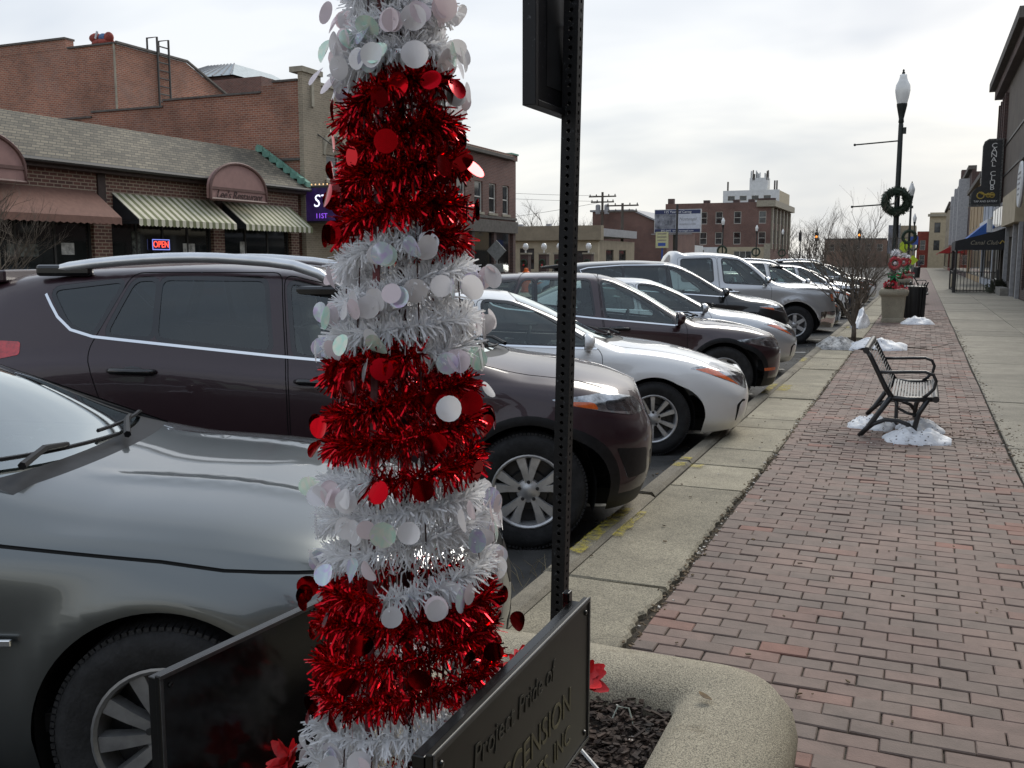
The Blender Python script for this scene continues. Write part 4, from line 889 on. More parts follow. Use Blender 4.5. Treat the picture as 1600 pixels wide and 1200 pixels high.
for (z0, z1, colr) in BAND:
    mb = MB(); core = []; z = z0; dz = PITCH / 60
    while z <= z1:
        p, t = helix(z); core.append(p); z += dz
    mb.tube(core, .0012, 4)
    step = PITCH / 2300; n = int((z1 - z0) / step); L0 = .0225 if colr == 'r' else .0215
    for i in range(n):
        z = z0 + (z1 - z0) * (i + rt.random()) / n; p, t = helix(z)
        if i % 7 == 0: k_ = rt.uniform(.66, .82); p = Vector((p.x * k_, p.y * k_, p.z + PITCH * .5))     # inner layer
        a = t.orthogonal().normalized(); b = t.cross(a); an = rt.uniform(0, 6.2832); d = (a * math.cos(an) + b * math.sin(an) + t * rt.gauss(0, .38)); d.normalize(); d.z -= .10
        L = L0 * rt.uniform(.5, 1.25); w = (.00105 if colr == 'r' else .00095) * rt.uniform(.8, 1.4)
        sd = d.cross(Vector((rt.gauss(0, 1), rt.gauss(0, 1), rt.gauss(0, 1))));
        if sd.length < 1e-6: continue
        sd = sd.normalized() * w; up = Vector((rt.gauss(0, .2), rt.gauss(0, .2), -abs(rt.gauss(0, .22)))); m_ = p + d * L * .55; e = p + d * L + up * L * .45
        mb.add([p - sd, p + sd, m_ + sd, m_ - sd, e + sd * .9, e - sd * .9], [(0, 1, 2, 3), (3, 2, 4, 5)])
    g = stuff(mb.build('garland', 'red_foil' if colr == 'r' else 'white_tinsel', tower, fix=False)); g['label'] = 'red foil tinsel garland' if colr == 'r' else 'white iridescent tinsel garland'
    # discs dangling from this length of garland
    nd = int((z1 - z0) / PITCH * (27 if colr == 'w' else 10))
    for i in range(nd):
        z = rt.uniform(z0, z1); p, t = helix(z); out = Vector((p.x, p.y, 0)).normalized()
        m_ = rt.choice(['pearl'] * 6 + ['pink_pearl'] * 3 + ['iridescent', 'iridescent', 'irid_green']) if colr == 'w' else rt.choice(['red_foil_disc'] * 12 + ['pearl'])
        yaw = math.atan2(out.y, out.x) + math.pi / 2 + rt.gauss(0, .5)
        o = link('foil_disc', disc_mesh(m_, rt.randrange(4)), tower, p + out * rt.uniform(.014, .034) + Vector((0, 0, rt.uniform(-.004, .006))), (R(90) + rt.gauss(0, .3), rt.gauss(0, .35), yaw), (rt.uniform(.9, 1.2),) * 3)
for k in range(6):          # wire frame
    th = 2 * math.pi * k / 6 + .25; MB().tube([((tw_r(z)) * math.cos(th), (tw_r(z)) * math.sin(th), z - TZ) for z in (.79, 1.4, 2.12)], .0009, 5).build('wire', 'wire_dark', tower)
for th in (-1.55, 1.4):
    mb = MB(); w = .0045; c_, s_ = math.cos(th), math.sin(th); q = lambda z, k: ((tw_r(z) - .006) * c_ - s_ * w * k, (tw_r(z) - .006) * s_ + c_ * w * k, z - TZ)
    mb.add([q(.79, -1), q(.79, 1), q(2.12, 1), q(2.12, -1), (q(.79, -1)[0] * .97, q(.79, -1)[1] * .97, 0), (q(.79, 1)[0] * .97, q(.79, 1)[1] * .97, 0), (q(2.12, 1)[0] * .97, q(2.12, 1)[1] * .97, 1.33), (q(2.12, -1)[0] * .97, q(2.12, -1)[1] * .97, 1.33)], [(0, 1, 2, 3), (7, 6, 5, 4), (0, 4, 5, 1), (1, 5, 6, 2), (2, 6, 7, 3), (3, 7, 4, 0)]); mb.build('rib', 'dark_red_strip', tower)
MB().tube([(0, 0, -.1), (0, 0, 1.33)], .006, 8).build('stake', 'wire_dark', tower)

# ------------------------------------------------------------------ plaques, flowers, tie
mk('plaque_black', (.006, .006, .006), .13, var=.2, scale=14, spec=.28)
mk('plaque_face', (.014, .013, .010), .35, var=.2, scale=9, spec=.25)
mk('plaque_edge', (.045, .045, .045), .4, var=.2, scale=30)
mk('plaque_gold', (.10, .087, .045), .5, var=.2, scale=20)
mk('plaque_faint', (.034, .031, .022), .5, var=.2)
def plaque(label, loc, rotz, wid, hei, face, words=False):
    t = thing('memorial_plaque', label, 'sign', loc, rotz, None)     # local: x is the normal, y along the board
    MB().box(.004, .012, 0, wid, -hei, 0).build('front_plate', face, t, bevel=.0015)
    MB().box(-.012, .001, .004, wid - .004, -hei, -.006).build('back_plate', 'plaque_black', t, bevel=.001)
    for a, b, c, d in ((0, wid, -.0042, .0008), (0, wid, -hei, -hei + .004)): MB().box(.0125, .0142, a, b, c, d).build('edge_strip', 'plaque_edge', t)
    for y in (.0, wid - .004): MB().box(.0125, .0142, y, y + .004, -hei + .005, -.005).build('edge_strip', 'plaque_edge', t)
    for y in (.04, wid - .05): MB().box(-.03, -.013, y, y + .02, loc[2] * 0 - (loc[2] - .76), -.03).build('stake', 'plaque_black', t)
    MB().box(-.022, -.0125, wid - .012, wid + .003, -.03, .006).build('corner_bracket', 'plaque_black', t, bevel=.002)
    for y, z in ((.016, -.016), (wid - .016, -.016), (.016, -hei + .016), (wid - .016, -hei + .016)): MB().lathe([(.004, 0), (.003, .002), (1e-4, .0025)], 10, (.0122, y, z), 'x').build('screw', 'plaque_black', t)
    return t
p2 = plaque('black plaque with gold lettering leaning before the tinsel tower, right one of the pair', (-.40, .73, 1.172), 0, .45, .20, 'plaque_face', True)
for body, sz, y, z, mt in (('Project Pride of', .036, .20, -.048, 'plaque_faint'), ('our Town', .034, .385, -.042, 'plaque_faint'), ('ASCENSION', .046, .255, -.112, 'plaque_gold'), ('IES, INC', .036, .315, -.158, 'plaque_gold')):
    if body == 'our Town': continue
    text('lettering', body, sz, mt, p2, (.0128, y, z), RXE, .0004, shear=.12 if mt == 'plaque_faint' else 0)
p1 = plaque('blank black plaque behind and left of the tinsel tower, red tinsel mirrored in it', (-.80, .815, 1.142), R(-6), .52, .24, 'plaque_black')
mk('poinsettia_red', (.62, .018, .022), .55, var=.18, scale=40); mk('stem_pale', (.45, .5, .42), .5, var=.1)
pet = [leaf_mesh('petal', .040, .0105, .02, 'poinsettia_red'), leaf_mesh('petal', .030, .0085, -.03, 'poinsettia_red')]
def poinsettia(label, loc, tilt, sc=1, seed=0):
    r_ = random.Random(seed); t = thing('poinsettia', label, 'flower', (loc[0], loc[1], .79), 0, 'silk poinsettias in the near planter'); h = loc[2] - .79
    MB().tube([(0, 0, -.02), (0, 0, h)], .002, 6).build('stem', 'stem_pale', t)
    for ring, (n, el) in enumerate(((7, -.1), (6, -.55), (4, -.95))):
        for i in range(n):
            a = 2 * math.pi * i / n + ring * .4 + r_.uniform(-.2, .2); q = Matrix.Rotation(tilt[1], 4, 'X') @ Matrix.Rotation(tilt[0], 4, 'Y') @ Matrix.Rotation(a, 4, 'Z') @ Matrix.Rotation(el + r_.uniform(-.25, .25), 4, 'Y')
            link('petal', pet[ring > 1], t, (0, 0, h), q.to_euler(), (sc * r_.uniform(.8, 1.15),) * 3)
poinsettia('red silk poinsettia on the bark right of the lettered plaque', (-.505, 1.50, .905), (.5, .7), 1.15, 1)
poinsettia('red silk poinsettia between the tinsel tower and the lettered plaque', (-.545, 1.33, .985), (.2, .6), .85, 2)
poinsettia('red silk poinsettia at the foot of the tinsel tower, lower left', (-.72, .96, .98), (-.4, .8), .75, 3)
mk('tie_white', (.62, .63, .62), .4, var=.05)
mb = MB().tube([(-.452, 1.235, .90), (-.444, 1.245, .925), (-.42, 1.235, .926), (-.385, 1.21, .915), (-.34, 1.17, .90)], .0028, 5); mb.cbox((-.452, 1.235, .905), (.009, .007, .012)); tag(mb.build('cable_tie', 'tie_white'), 'loose white cable tie beside the lettered plaque', 'cable tie')
tag(MB().tube([(-.47, 1.55, .80), (-.46, 1.57, .83), (-.44, 1.57, .83), (-.425, 1.555, .80)], .0015, 5).build('grass_blade', 'stem_pale'), 'single pale dry grass blade curling over the bark chips', 'grass')

# ------------------------------------------------------------------ perforated sign post
def postmat():
    m, nt, b = nmat('post_black'); N = nt.nodes; L = nt.links; tc = N.new('ShaderNodeTexCoord'); n = N.new('ShaderNodeTexNoise'); n.inputs['Scale'].default_value = 55; n.inputs['Detail'].default_value = 8; n.inputs['Roughness'].default_value = .75; L.new(tc.outputs['Object'], n.inputs['Vector'])
    r = N.new('ShaderNodeValToRGB'); L.new(n.outputs[0], r.inputs[0]); r.color_ramp.elements[0].position = .60; r.color_ramp.elements[1].position = .70; r.color_ramp.elements[0].color = (.006, .006, .007, 1); r.color_ramp.elements[1].color = (.12, .13, .14, 1); L.new(r.outputs[0], b.inputs['Base Color']); b.inputs['Roughness'].default_value = .5; b.inputs['Specular IOR Level'].default_value = .3
postmat()
post = thing('sign_post', 'black perforated square steel post rising behind the near planter', 'post', (-1.03, 2.80, 0)); post.rotation_euler = (R(3.0), R(2.1), 0)
def perforated(mb, face, w=.044, p=.0254, z0=0, z1=3.4, rh=.0062):
    h = w / 2; n = int((z1 - z0) / p); A = Matrix.Rotation(face * math.pi / 2, 3, 'Z')
    for k in range(n):
        zc = z0 + (k + .5) * p; oc = [(rh * math.cos(R(22.5 + 45 * i)), rh * math.sin(R(22.5 + 45 * i))) for i in range(8)]
        sq = [(h, p / 2 * .41), (h * .41, p / 2), (-h * .41, p / 2), (-h, p / 2 * .41), (-h, -p / 2 * .41), (-h * .41, -p / 2), (h * .41, -p / 2), (h, -p / 2 * .41)]
        vs = [A @ Vector((a, -h, zc + b)) for a, b in oc] + [A @ Vector((a, -h, zc + b)) for a, b in sq] + [A @ Vector((a, -h + .003, zc + b)) for a, b in oc]
        corners = [A @ Vector((a, -h, zc + b)) for a, b in ((h, p / 2), (-h, p / 2), (-h, -p / 2), (h, -p / 2))]
        fs = [(i, 8 + i, 8 + (i + 1) % 8, (i + 1) % 8) for i in range(8)] + [(i, (i + 1) % 8, 16 + (i + 1) % 8, 16 + i) for i in range(8)] + [(8, 24, 9), (10, 25, 11), (12, 26, 13), (14, 27, 15)]
        mb.add(vs + corners, fs)
mb = MB()
for f in range(4): perforated(mb, f)
mb.build('perforated_tube', 'post_black', post, fix=False)
sg = thing('parking_sign', 'black boxed sign on the perforated post, seen from behind and edge-on', 'sign', (-.988, 2.62, 2.05), R(-2))
MB().box(-.004, .004, -.14, .115, .0, .62).build('panel', 'post_black', sg)
for a, b, c, d in ((-.14, .115, -.018, -.001), (-.14, .115, .621, .64), (-.16, -.141, -.018, .64), (.116, .13, -.018, .64)): MB().box(-.02, .02, a, b, c, d).build('frame_rail', 'post_black', sg, bevel=.002)
mk('worn_panel', (.03, .031, .032), .3, var=.3, scale=6)
MB().box(.0045, .006, -.05, .11, .05, .40).build('backing_patch', 'worn_panel', sg)
for z in (.25, .42): MB().lathe([(.009, 0), (.009, .008), (1e-4, .009)], 6, (.02, .135, z), 'x').build('bolt', 'chrome', sg)
# ------------------------------------------------------------------ buildings
brickmat('brick_theatre', (0.3625, 0.14, 0.0825), (0.2375, 0.0925, 0.06), (0.375, 0.275, 0.2063), stain=.4, pale=(.27, .19, .16))
brickmat('brick_restaurant', (0.1938, 0.085, 0.0625), (0.1125, 0.055, 0.045), (0.3625, 0.2875, 0.2125), .24, .09, .013, stain=.25)
brickmat('brick_brown', (0.1875, 0.0825, 0.06375), (0.125, 0.0575, 0.0475), (0.225, 0.175, 0.15), stain=.3)
brickmat('brick_dark', (0.1063, 0.05, 0.04125), (0.065, 0.035, 0.03125), (0.125, 0.1063, 0.1), stain=.3)
brickmat('brick_beige', (.32, .265, .19), (.25, .21, .15), (.36, .31, .24), stain=.25)
brickmat('shingles', (0.2188, 0.1875, 0.135), (0.1187, 0.1038, 0.0775), (0.0625, 0.05875, 0.05), .24, .085, .010, stain=.25)
mk('stone_trim', (.30, .27, .21), .8, var=.12, scale=4); mk('stone_dark', (.10, .09, .08), .85, var=.15)
mk('stucco_beige', (.40, .34, .24), .85, var=.07, scale=2); mk('stucco_tan', (.27, .225, .16), .85, var=.08, scale=2)
mk('stucco_taupe', (.115, .095, .078), .85, var=.1, scale=1.2); mk('white_wall', (.62, .63, .63), .8, var=.06, scale=2)
mk('pale_blue_wall', (.36, .39, .44), .8, var=.07, scale=2); mk('tan_wall', (.36, .26, .15), .8, var=.08, scale=2); mk('red_wall', (.24, .05, .035), .85, var=.12, scale=2)
mk('brown_trim', (.045, .026, .02), .6, var=.15); mk('win_frame', (.55, .53, .48), .6, var=.06); mk('dark_frame', (.03, .028, .026), .5, var=.1)
mk('shop_glass', (.012, .014, .014), .05, var=.3, scale=.8, coat=.6, spec=.8); mk('pane', (.035, .04, .042), .07, var=.5, scale=1.1, spec=.7)
mk('copper_green', (.13, .27, .21), .75, var=.15, scale=5); mk('awning_brown', (.165, .085, .064), .85, var=.08, scale=8); mk('awning_black', (.012, .013, .016), .7, var=.15)
mk('awning_blue', (.03, .10, .34), .75, var=.08); mk('awning_red', (.40, .03, .03), .75, var=.1); mk('sign_pink', (.29, .165, .145), .7, var=.06, scale=3); mk('sign_rim', (.12, .06, .05), .6, var=.1)
mk('stripe_green', (.16, .17, .085), .85, var=.08); mk('stripe_cream', (.56, .53, .42), .85, var=.06)
mk('metal_roof', (.36, .40, .41), .5, metal=.3, var=.1); mk('rooftop_grey', (.30, .30, .31), .7, var=.1); mk('ink', (.035, .014, .014), .7, var=0)
mk('neon_red', (.9, .05, .03), .4, var=0, emit=(1, .09, .05), estr=1.4); mk('neon_blue', (.2, .25, .6), .4, var=0, emit=(.25, .32, .9), estr=.7)
mk('led_white', (.8, .8, .9), .4, var=0, emit=(.80, .82, 1), estr=.9); mk('led_purple', (.2, .06, .5), .4, var=0, emit=(.26, .08, .75), estr=.8); mk('led_back', (.02, .012, .05), .3, var=.6, scale=2, emit=(.05, .02, .14), estr=.12); mk('bulb', (.8, .6, .35), .4, var=0, emit=(1, .6, .25), estr=.7)
mk('concrete_grey', (.2, .19, .17), .85, var=.12)
def PM(face, plane):
    return {'E': lambda a, d, z: (plane - d, a, z), 'S': lambda a, d, z: (a, plane + d, z), 'W': lambda a, d, z: (plane + d, a, z)}[face]
def pbox(mb, P, a0, a1, d0, d1, z0, z1):
    c = [P(a, d, z) for z in (z0, z1) for a, d in ((a0, d0), (a1, d0), (a1, d1), (a0, d1))]
    return mb.add(c, [(3, 2, 1, 0), (4, 5, 6, 7), (0, 1, 5, 4), (1, 2, 6, 5), (2, 3, 7, 6), (3, 0, 4, 7)])
def part(parent, name, mat, P, a0, a1, d0, d1, z0, z1, bevel=0): return pbox(MB(), P, a0, a1, d0, d1, z0, z1).build(name, mat, parent, bevel=bevel)
def wall(parent, mat, P, a0, a1, z0, z1, holes=(), depth=.16, thick=.35, name='wall', top=None):
    As = sorted({a0, a1, *[h[0] for h in holes], *[h[1] for h in holes]}); Zs = sorted({z0, z1, *[h[2] for h in holes], *[h[3] for h in holes]}); mb = MB()
    for i in range(len(As) - 1):
        for j in range(len(Zs) - 1):
            am, zm = (As[i] + As[i + 1]) / 2, (Zs[j] + Zs[j + 1]) / 2
            if any(h[0] < am < h[1] and h[2] < zm < h[3] for h in holes): continue
            mb.quad(P(As[i], 0, Zs[j]), P(As[i + 1], 0, Zs[j]), P(As[i + 1], 0, Zs[j + 1]), P(As[i], 0, Zs[j + 1]))
    for h in holes:
        b0, b1, c0, c1 = h
        for (u, v) in (((b0, c0), (b1, c0)), ((b1, c0), (b1, c1)), ((b1, c1), (b0, c1)), ((b0, c1), (b0, c0))): mb.quad(P(u[0], 0, u[1]), P(v[0], 0, v[1]), P(v[0], depth, v[1]), P(u[0], depth, u[1]))
    # closing faces of the slab
    mb.quad(P(a0, 0, z1), P(a1, 0, z1), P(a1, thick, z1), P(a0, thick, z1)); mb.quad(P(a0, 0, z0), P(a0, 0, z1), P(a0, thick, z1), P(a0, thick, z0)); mb.quad(P(a1, 0, z0), P(a1, 0, z1), P(a1, thick, z1), P(a1, thick, z0)); mb.quad(P(a0, thick, z0), P(a1, thick, z0), P(a1, thick, z1), P(a0, thick, z1))
    return mb.build(name, mat, parent)
def window(parent, P, a0, a1, z0, z1, frame='win_frame', pane='pane', sill='stone_trim', rail=True, mull=0, d=.08, fw=.07):
    mb = MB(); pbox(mb, P, a0, a0 + fw, d, d + .06, z0, z1); pbox(mb, P, a1 - fw, a1, d, d + .06, z0, z1); pbox(mb, P, a0 + fw, a1 - fw, d, d + .06, z1 - fw, z1); pbox(mb, P, a0 + fw, a1 - fw, d, d + .06, z0, z0 + fw)
    if rail: pbox(mb, P, a0 + fw, a1 - fw, d + .005, d + .055, (z0 + z1) / 2 - fw * .4, (z0 + z1) / 2 + fw * .4)
    for k in range(mull): x = a0 + (a1 - a0) * (k + 1) / (mull + 1); pbox(mb, P, x - fw / 2, x + fw / 2, d + .004, d + .056, z0 + fw, z1 - fw)
    w = mb.build('window', frame, parent)
    pbox(MB(), P, a0 + .01, a1 - .01, d + .03, d + .04, z0 + .01, z1 - .01).build('pane', pane, w)
    if sill: pbox(MB(), P, a0 - .1, a1 + .1, -.06, d, z0 - .12, z0 - .003).build('sill', sill, w)
    return w

# --- restaurant with awnings
rs = thing('restaurant_building', 'low brown brick restaurant with shingled roof, arched signs and awnings', 'building', (0, 0, 0)); P = PM('E', -20)
bays = [(6.2, 9.9), (11.0, 14.6), (15.7, 19.15), (19.75, 23.8), (24.3, 27.75)]
wall(rs, 'brick_restaurant', P, 5.5, 28.2, 0, 3.98, [(a, b, .5, 2.95) for a, b in bays], .22)
for i, (a, b) in enumerate(bays):
    window(rs, P, a, b, .5, 2.95, 'dark_frame', 'shop_glass', None, False, 2 if i != 3 else 3, .12, .06)
part(rs, 'fascia', 'brown_trim', P, 5.3, 28.3, -.3, -.001, 3.86, 4.02)
for a in (5.9, 10.4, 15.1, 19.45, 24.05): part(rs, 'pilaster', 'brown_trim', P, a - .13, a + .13, -.05, .001, 3.0, 3.85)
mb = MB(); Y0, Y1 = 5.2, 28.35
mb.add([(-19.6, Y0, 4.0), (-19.6, Y1, 4.0), (-21.6, Y1, 5.34), (-21.6, Y0, 5.34), (-19.6, Y0, 4.06), (-19.6, Y1, 4.06), (-21.6, Y1, 5.40), (-21.6, Y0, 5.40)], [(3, 2, 1, 0), (4, 5, 6, 7), (0, 1, 5, 4), (1, 2, 6, 5), (2, 3, 7, 6), (3, 0, 4, 7)])
mb.build('roof_slope', 'shingles', rs)
mk('poster_pale', (.42, .42, .40), .7, var=.3, scale=6); mk('curtain', (.10, .11, .10), .9, var=.5, scale=9)
for a, b, z0_, z1_, mt in ((18.2, 18.6, 1.75, 2.05, 'poster_pale'), (16.6, 17.5, 1.7, 2.0, 'curtain'), (20.6, 20.9, .6, 2.4, 'curtain'), (22.6, 23.1, 1.6, 2.1, 'poster_pale'), (25.2, 25.5, 1.75, 2.2, 'poster_pale'), (26.3, 27.4, 1.5, 1.62, 'curtain')): part(rs, 'window_poster', mt, P, a, b, .135, .148, z0_, z1_)
MB().tube([(-19.56, Y0, 4.0), (-19.56, Y1, 4.0)], .06, 8).build('gutter', 'dark_frame', rs)
MB().box(-36, -21.5, 5.2, 28.2, 0, 5.1).build('rear_block', 'brick_restaurant', rs)
MB().add([(-19.55, 28.1, 4.1), (-21.6, 28.1, 5.46), (-21.6, 28.1, 5.62), (-19.55, 28.1, 4.26), (-19.55, 28.34, 4.1), (-21.6, 28.34, 5.46), (-21.6, 28.34, 5.62), (-19.55, 28.34, 4.26)], [(0, 1, 2, 3), (7, 6, 5, 4), (0, 3, 7, 4), (2, 1, 5, 6), (3, 2, 6, 7), (0, 4, 5, 1)]).build('copper_flashing', 'copper_green', rs)
for k in range(7): t = k / 7; x = -19.6 - 2 * t; z = 4.2 + 1.34 * t; MB().box(x - .3, x - .02, 28.05, 28.12, z, z + .2).build('flashing_step', 'copper_green', rs)
def awning(label, y0, y1, mats, stripe=None, group=None):
    t = thing('awning', label, 'awning', (-20, y0, 2.6), 0, group); W = y1 - y0; n = max(1, int(round(W / stripe))) if stripe else 1; mb = MB()
    for k in range(n):
        a, b = W * k / n, W * (k + 1) / n; mb.m = k % len(mats)
        mb.add([(.02, a, .80), (.02, b, .80), (.92, b, .10), (.92, a, .10), (.02, a, .78), (.02, b, .78), (.90, b, .085), (.90, a, .085)], [(0, 3, 2, 1), (4, 5, 6, 7), (0, 1, 5, 4), (2, 3, 7, 6)])
        m = max(2, int((b - a) / .1))
        pts = [(.925, a + (b - a) * i / m, -.06 - (.035 * (i % 2))) for i in range(m + 1)]; mb.add([(.925, a, .10), (.925, b, .10)] + pts[::-1], [tuple(range(m + 3))])
    mb.build('canopy', mats, t, fix=False)
    for y in (0.02, W - .02):
        MB().tube([(.02, y, .78), (.9, y, .08), (.02, y, .05)], .015, 5).build('arm', 'dark_frame', t)
        MB().add([(.02, y, .78), (.9, y, .09), (.9, y, -.03), (.02, y, -.03)], [(0, 1, 2, 3)]).build('side_flap', 'awning_black' if stripe else mats[0], t)
    return t
AG = 'awnings on the restaurant front'
awning('plain brown awning left of the striped awnings', 15.0, 19.2, ['awning_brown'], None, AG)
awning('plain brown awning at the far left edge, mostly outside the picture', 10.6, 14.7, ['awning_brown'], None, AG)
awning('green and cream striped awning below the restaurant sign, nearer to the brown awning', 19.8, 23.75, ['stripe_cream', 'stripe_green'], .135, AG)
awning('green and cream striped awning at the theatre end', 24.2, 27.7, ['stripe_cream', 'stripe_green'], .135, AG)
def arch_sign(label, yc, words):
    t = thing('arched_sign', label, 'sign', (-19.40, yc, 3.42)); 
    def arc(w, h, z0): return [(-w, z0)] + [(-w * math.cos(math.pi * i / 20), .28 + h * math.sin(math.pi * i / 20)) for i in range(21)] + [(w, z0)]
    MB().prism(arc(1.28, .78, 0), -.02, .14, 'x').build('board', 'sign_pink', t); 
    ring = arc(1.3, .80, -.02); MB().tube([(.15, a, b) for a, b in ring] + [(.15, ring[0][0], ring[0][1])], .05, 6).build('border', 'sign_rim', t); MB().box(.135, .17, -1.26, 1.26, .26, .34).build('divider', 'sign_rim', t)
    if words: text('lettering', words, .34, 'ink', t, (.16, 0, .12), RXE, .004, shear=.35, space=.95)
    return t
arch_sign('pink arched sign with script lettering above the striped awnings', 24.15, "Lee's Restaurant")
arch_sign('pink arched sign cut by the left edge of the picture', 15.2, None)
op = thing('neon_sign', 'red neon OPEN sign glowing in the restaurant window', 'sign', (-20.07, 21.62, 1.9))
MB().box(-.02, 0, -.34, .34, 0, .30).build('back_panel', 'led_back', op)
MB().tube([(.012, -.33, .01), (.012, .33, .01), (.012, .33, .29), (.012, -.33, .29), (.012, -.33, .01)], .012, 6).build('border_tube', 'neon_blue', op)
text('lettering', 'OPEN', .26, 'neon_red', op, (.012, 0, .15), RXE, .004, sx=.92)

# --- theatre behind it
th = thing('theatre_building', 'beige fronted theatre with long red brick side wall and stepped parapet', 'building'); PE, PS = PM('E', -20), PM('S', 28.45)
wall(th, 'brick_beige', PE, 28.46, 37.0, 0, 7.75, [(30.0, 30.9, 4.5, 5.4), (33, 34, 4.5, 5.4)], .2, name='front_wall')
window(th, PE, 30.0, 30.9, 4.5, 5.4); window(th, PE, 33.0, 34.0, 4.5, 5.4)
mb = MB()
for a0, a1, z1 in ((-21.1, -20.002, 7.72), (-21.6, -21.1, 7.66), (-26, -21.6, 7.40), (-29.5, -26, 7.18), (-40, -29.5, 7.0)): pbox(mb, PS, a0, a1, 0, .4, 0, z1)
mb.build('side_wall', 'brick_theatre', th)
for a0, a1, z1 in ((-21.1, -20.05, 7.72), (-26, -21.6, 7.40), (-29.5, -26.002, 7.18), (-40, -29.502, 7.0)): part(th, 'coping', 'stone_dark', PS, a0, a1, -.06, .45, z1 + .001, z1 + .07)
MB().box(-40, -20.4, 28.9, 37, 6.5, 6.7).build('roof', 'rooftop_grey', th)
part(th, 'pilaster', 'brick_beige', PE, 28.38, 29.5, -.18, -.002, 0, 8.0); part(th, 'pilaster_cap', 'stone_trim', PE, 28.32, 29.56, -.24, .3, 8.001, 8.18)
part(th, 'parapet_coping', 'stone_trim', PE, 29.56, 37, -.05, .38, 7.751, 7.86); part(th, 'ornament', 'stone_trim', PE, 28.85, 29.0, -.24, -.182, 6.9, 7.7); part(th, 'belt_course', 'stone_dark', PS, -21.1, -20.0, -.08, -.001, 5.05, 5.13)
mb = MB()
for i in range(13): a = math.pi * i / 12; a2 = math.pi * (i + 1) / 12; 
mb.tube([(-19.95, 30.45 + .75 * math.cos(math.pi * i / 14), 5.35 + .75 * math.sin(math.pi * i / 14)) for i in range(15)], .11, 6); mb.build('window_arch', 'stone_trim', th)
MB().tube([(-19.9, 29.1, 6.1), (-18.6, 31.4, 4.5)], .02, 5).build('stay_rod', 'dark_frame', th)
mq = thing('theatre_marquee', 'theatre marquee with lit purple screen and white letters behind the tinsel', 'sign', (-20, 29.0, 2.9))
MB().box(.0, 1.6, -.55, 3.3, 0, 1.25).build('box', 'dark_frame', mq); MB().box(.05, 1.55, -.58, -.551, .06, 1.18).build('end_screen', 'led_back', mq); MB().box(1.601, 1.63, -.45, 3.2, .05, 1.18).build('front_screen', 'led_back', mq)
text('lettering', 'ST', .62, 'led_white', mq, (1.635, -.02, .72), RXE, .004, align='LEFT', shear=.15); text('lettering', 'NG', .62, 'led_white', mq, (1.635, 2.05, .72), RXE, .004, align='LEFT', shear=.15); text('lettering', '11ST ANN', .26, 'led_purple', mq, (1.635, -.1, .2), RXE, .004, align='LEFT')
text('lettering', 'ST', .6, 'led_white', mq, (.8, -.585, .72), RX, .004, shear=.15); text('lettering', '11ST', .24, 'led_purple', mq, (.8, -.585, .22), RX, .004)
for k in range(10): MB().sphere((.1 + .16 * k, -.57, 1.3), .028, 6, 4).build('bulb', 'bulb', mq)
for k in range(12): MB().sphere((1.62, -.45 + .3 * k, 1.3), .028, 6, 4).build('bulb', 'bulb', mq)

au = thing('auditorium_block', 'tall windowless red brick auditorium block with sloping parapet behind the theatre wall', 'building')
MB().prism([(30.0, 0), (40.5, 0), (40.5, 7.3), (36.4, 9.1), (34.0, 10.06), (30.0, 10.06)], -44, -29.7, 'x').build('wall', 'brick_theatre', au)
MB().box(-44, -32.3, 29.99, 30.4, 10.065, 10.45).build('raised_parapet', 'brick_theatre', au)
MB().tube([(-29.65, 30.0, 10.12), (-29.65, 34.0, 10.12), (-29.65, 36.4, 9.16), (-29.65, 40.5, 7.36)], .07, 5).build('coping', 'stone_dark', au); MB().box(-44.02, -32.28, 29.93, 30.45, 10.451, 10.53).build('coping', 'stone_dark', au); MB().box(-32.2, -29.6, 29.93, 30.05, 10.063, 10.13).build('coping', 'stone_dark', au)
MB().tube([(-29.72, 29.95, 6.5), (-29.72, 29.95, 10.05)], .04, 6).build('downpipe', 'stone_trim', au)
ld = thing('wall_ladder', 'black iron ladder climbing the auditorium wall above the roof', 'ladder', (-29.6, 32.5, 7.0))
for y in (-.33, .33): MB().tube([(.03, y, 0), (.03, y, 3.75), (-.5, y, 3.75), (-.5, y, 3.1)], .045, 6).build('rail', 'dark_frame', ld)
for k in range(11): MB().tube([(.03, -.33, .2 + .32 * k), (.03, .33, .2 + .32 * k)], .03, 5).build('rung', 'dark_frame', ld)
ib = thing('rooftop_bundle', 'red and blue wrapped bundle lying on the auditorium parapet', 'tarpaulin', (-30.5, 30.2, 10.06)); ib.scale = (.75, .75, .75)
mk('tarp_red', (.26, .05, .035), .8, var=.25, scale=4); mk('tarp_blue', (.08, .16, .3), .8, var=.2); 
MB().sphere((0, 0, .18), .75, 12, 8, (1.0, .5, .32)).build('red_wrap', 'tarp_red', ib, True); MB().sphere((-.45, -.05, .45), .42, 10, 8, (1, .6, .62)).build('brown_roll', 'tarp_red', ib, True); MB().sphere((.12, -.1, .42), .3, 10, 8, (1, .7, .75)).build('blue_roll', 'tarp_blue', ib, True); MB().sphere((.5, -.1, .4), .36, 10, 8, (.8, .6, .8)).build('orange_roll', 'tarp_red', ib, True)
MB().cbox((-.18, -.28, .55), (.1, .06, .4), Matrix.Rotation(.4, 3, 'Y')).build('white_strap', 'white_wall', ib)
pv = thing('far_roof_block', 'distant brick block with a hipped pale metal roof above the theatre', 'building')
MB().box(-52, -37.9, 50, 60, 0, 12.8).build('wall', 'brick_brown', pv); MB().box(-52, -40.5, 50.5, 60, 12.8, 13.1).build('upper_wall', 'brick_dark', pv)
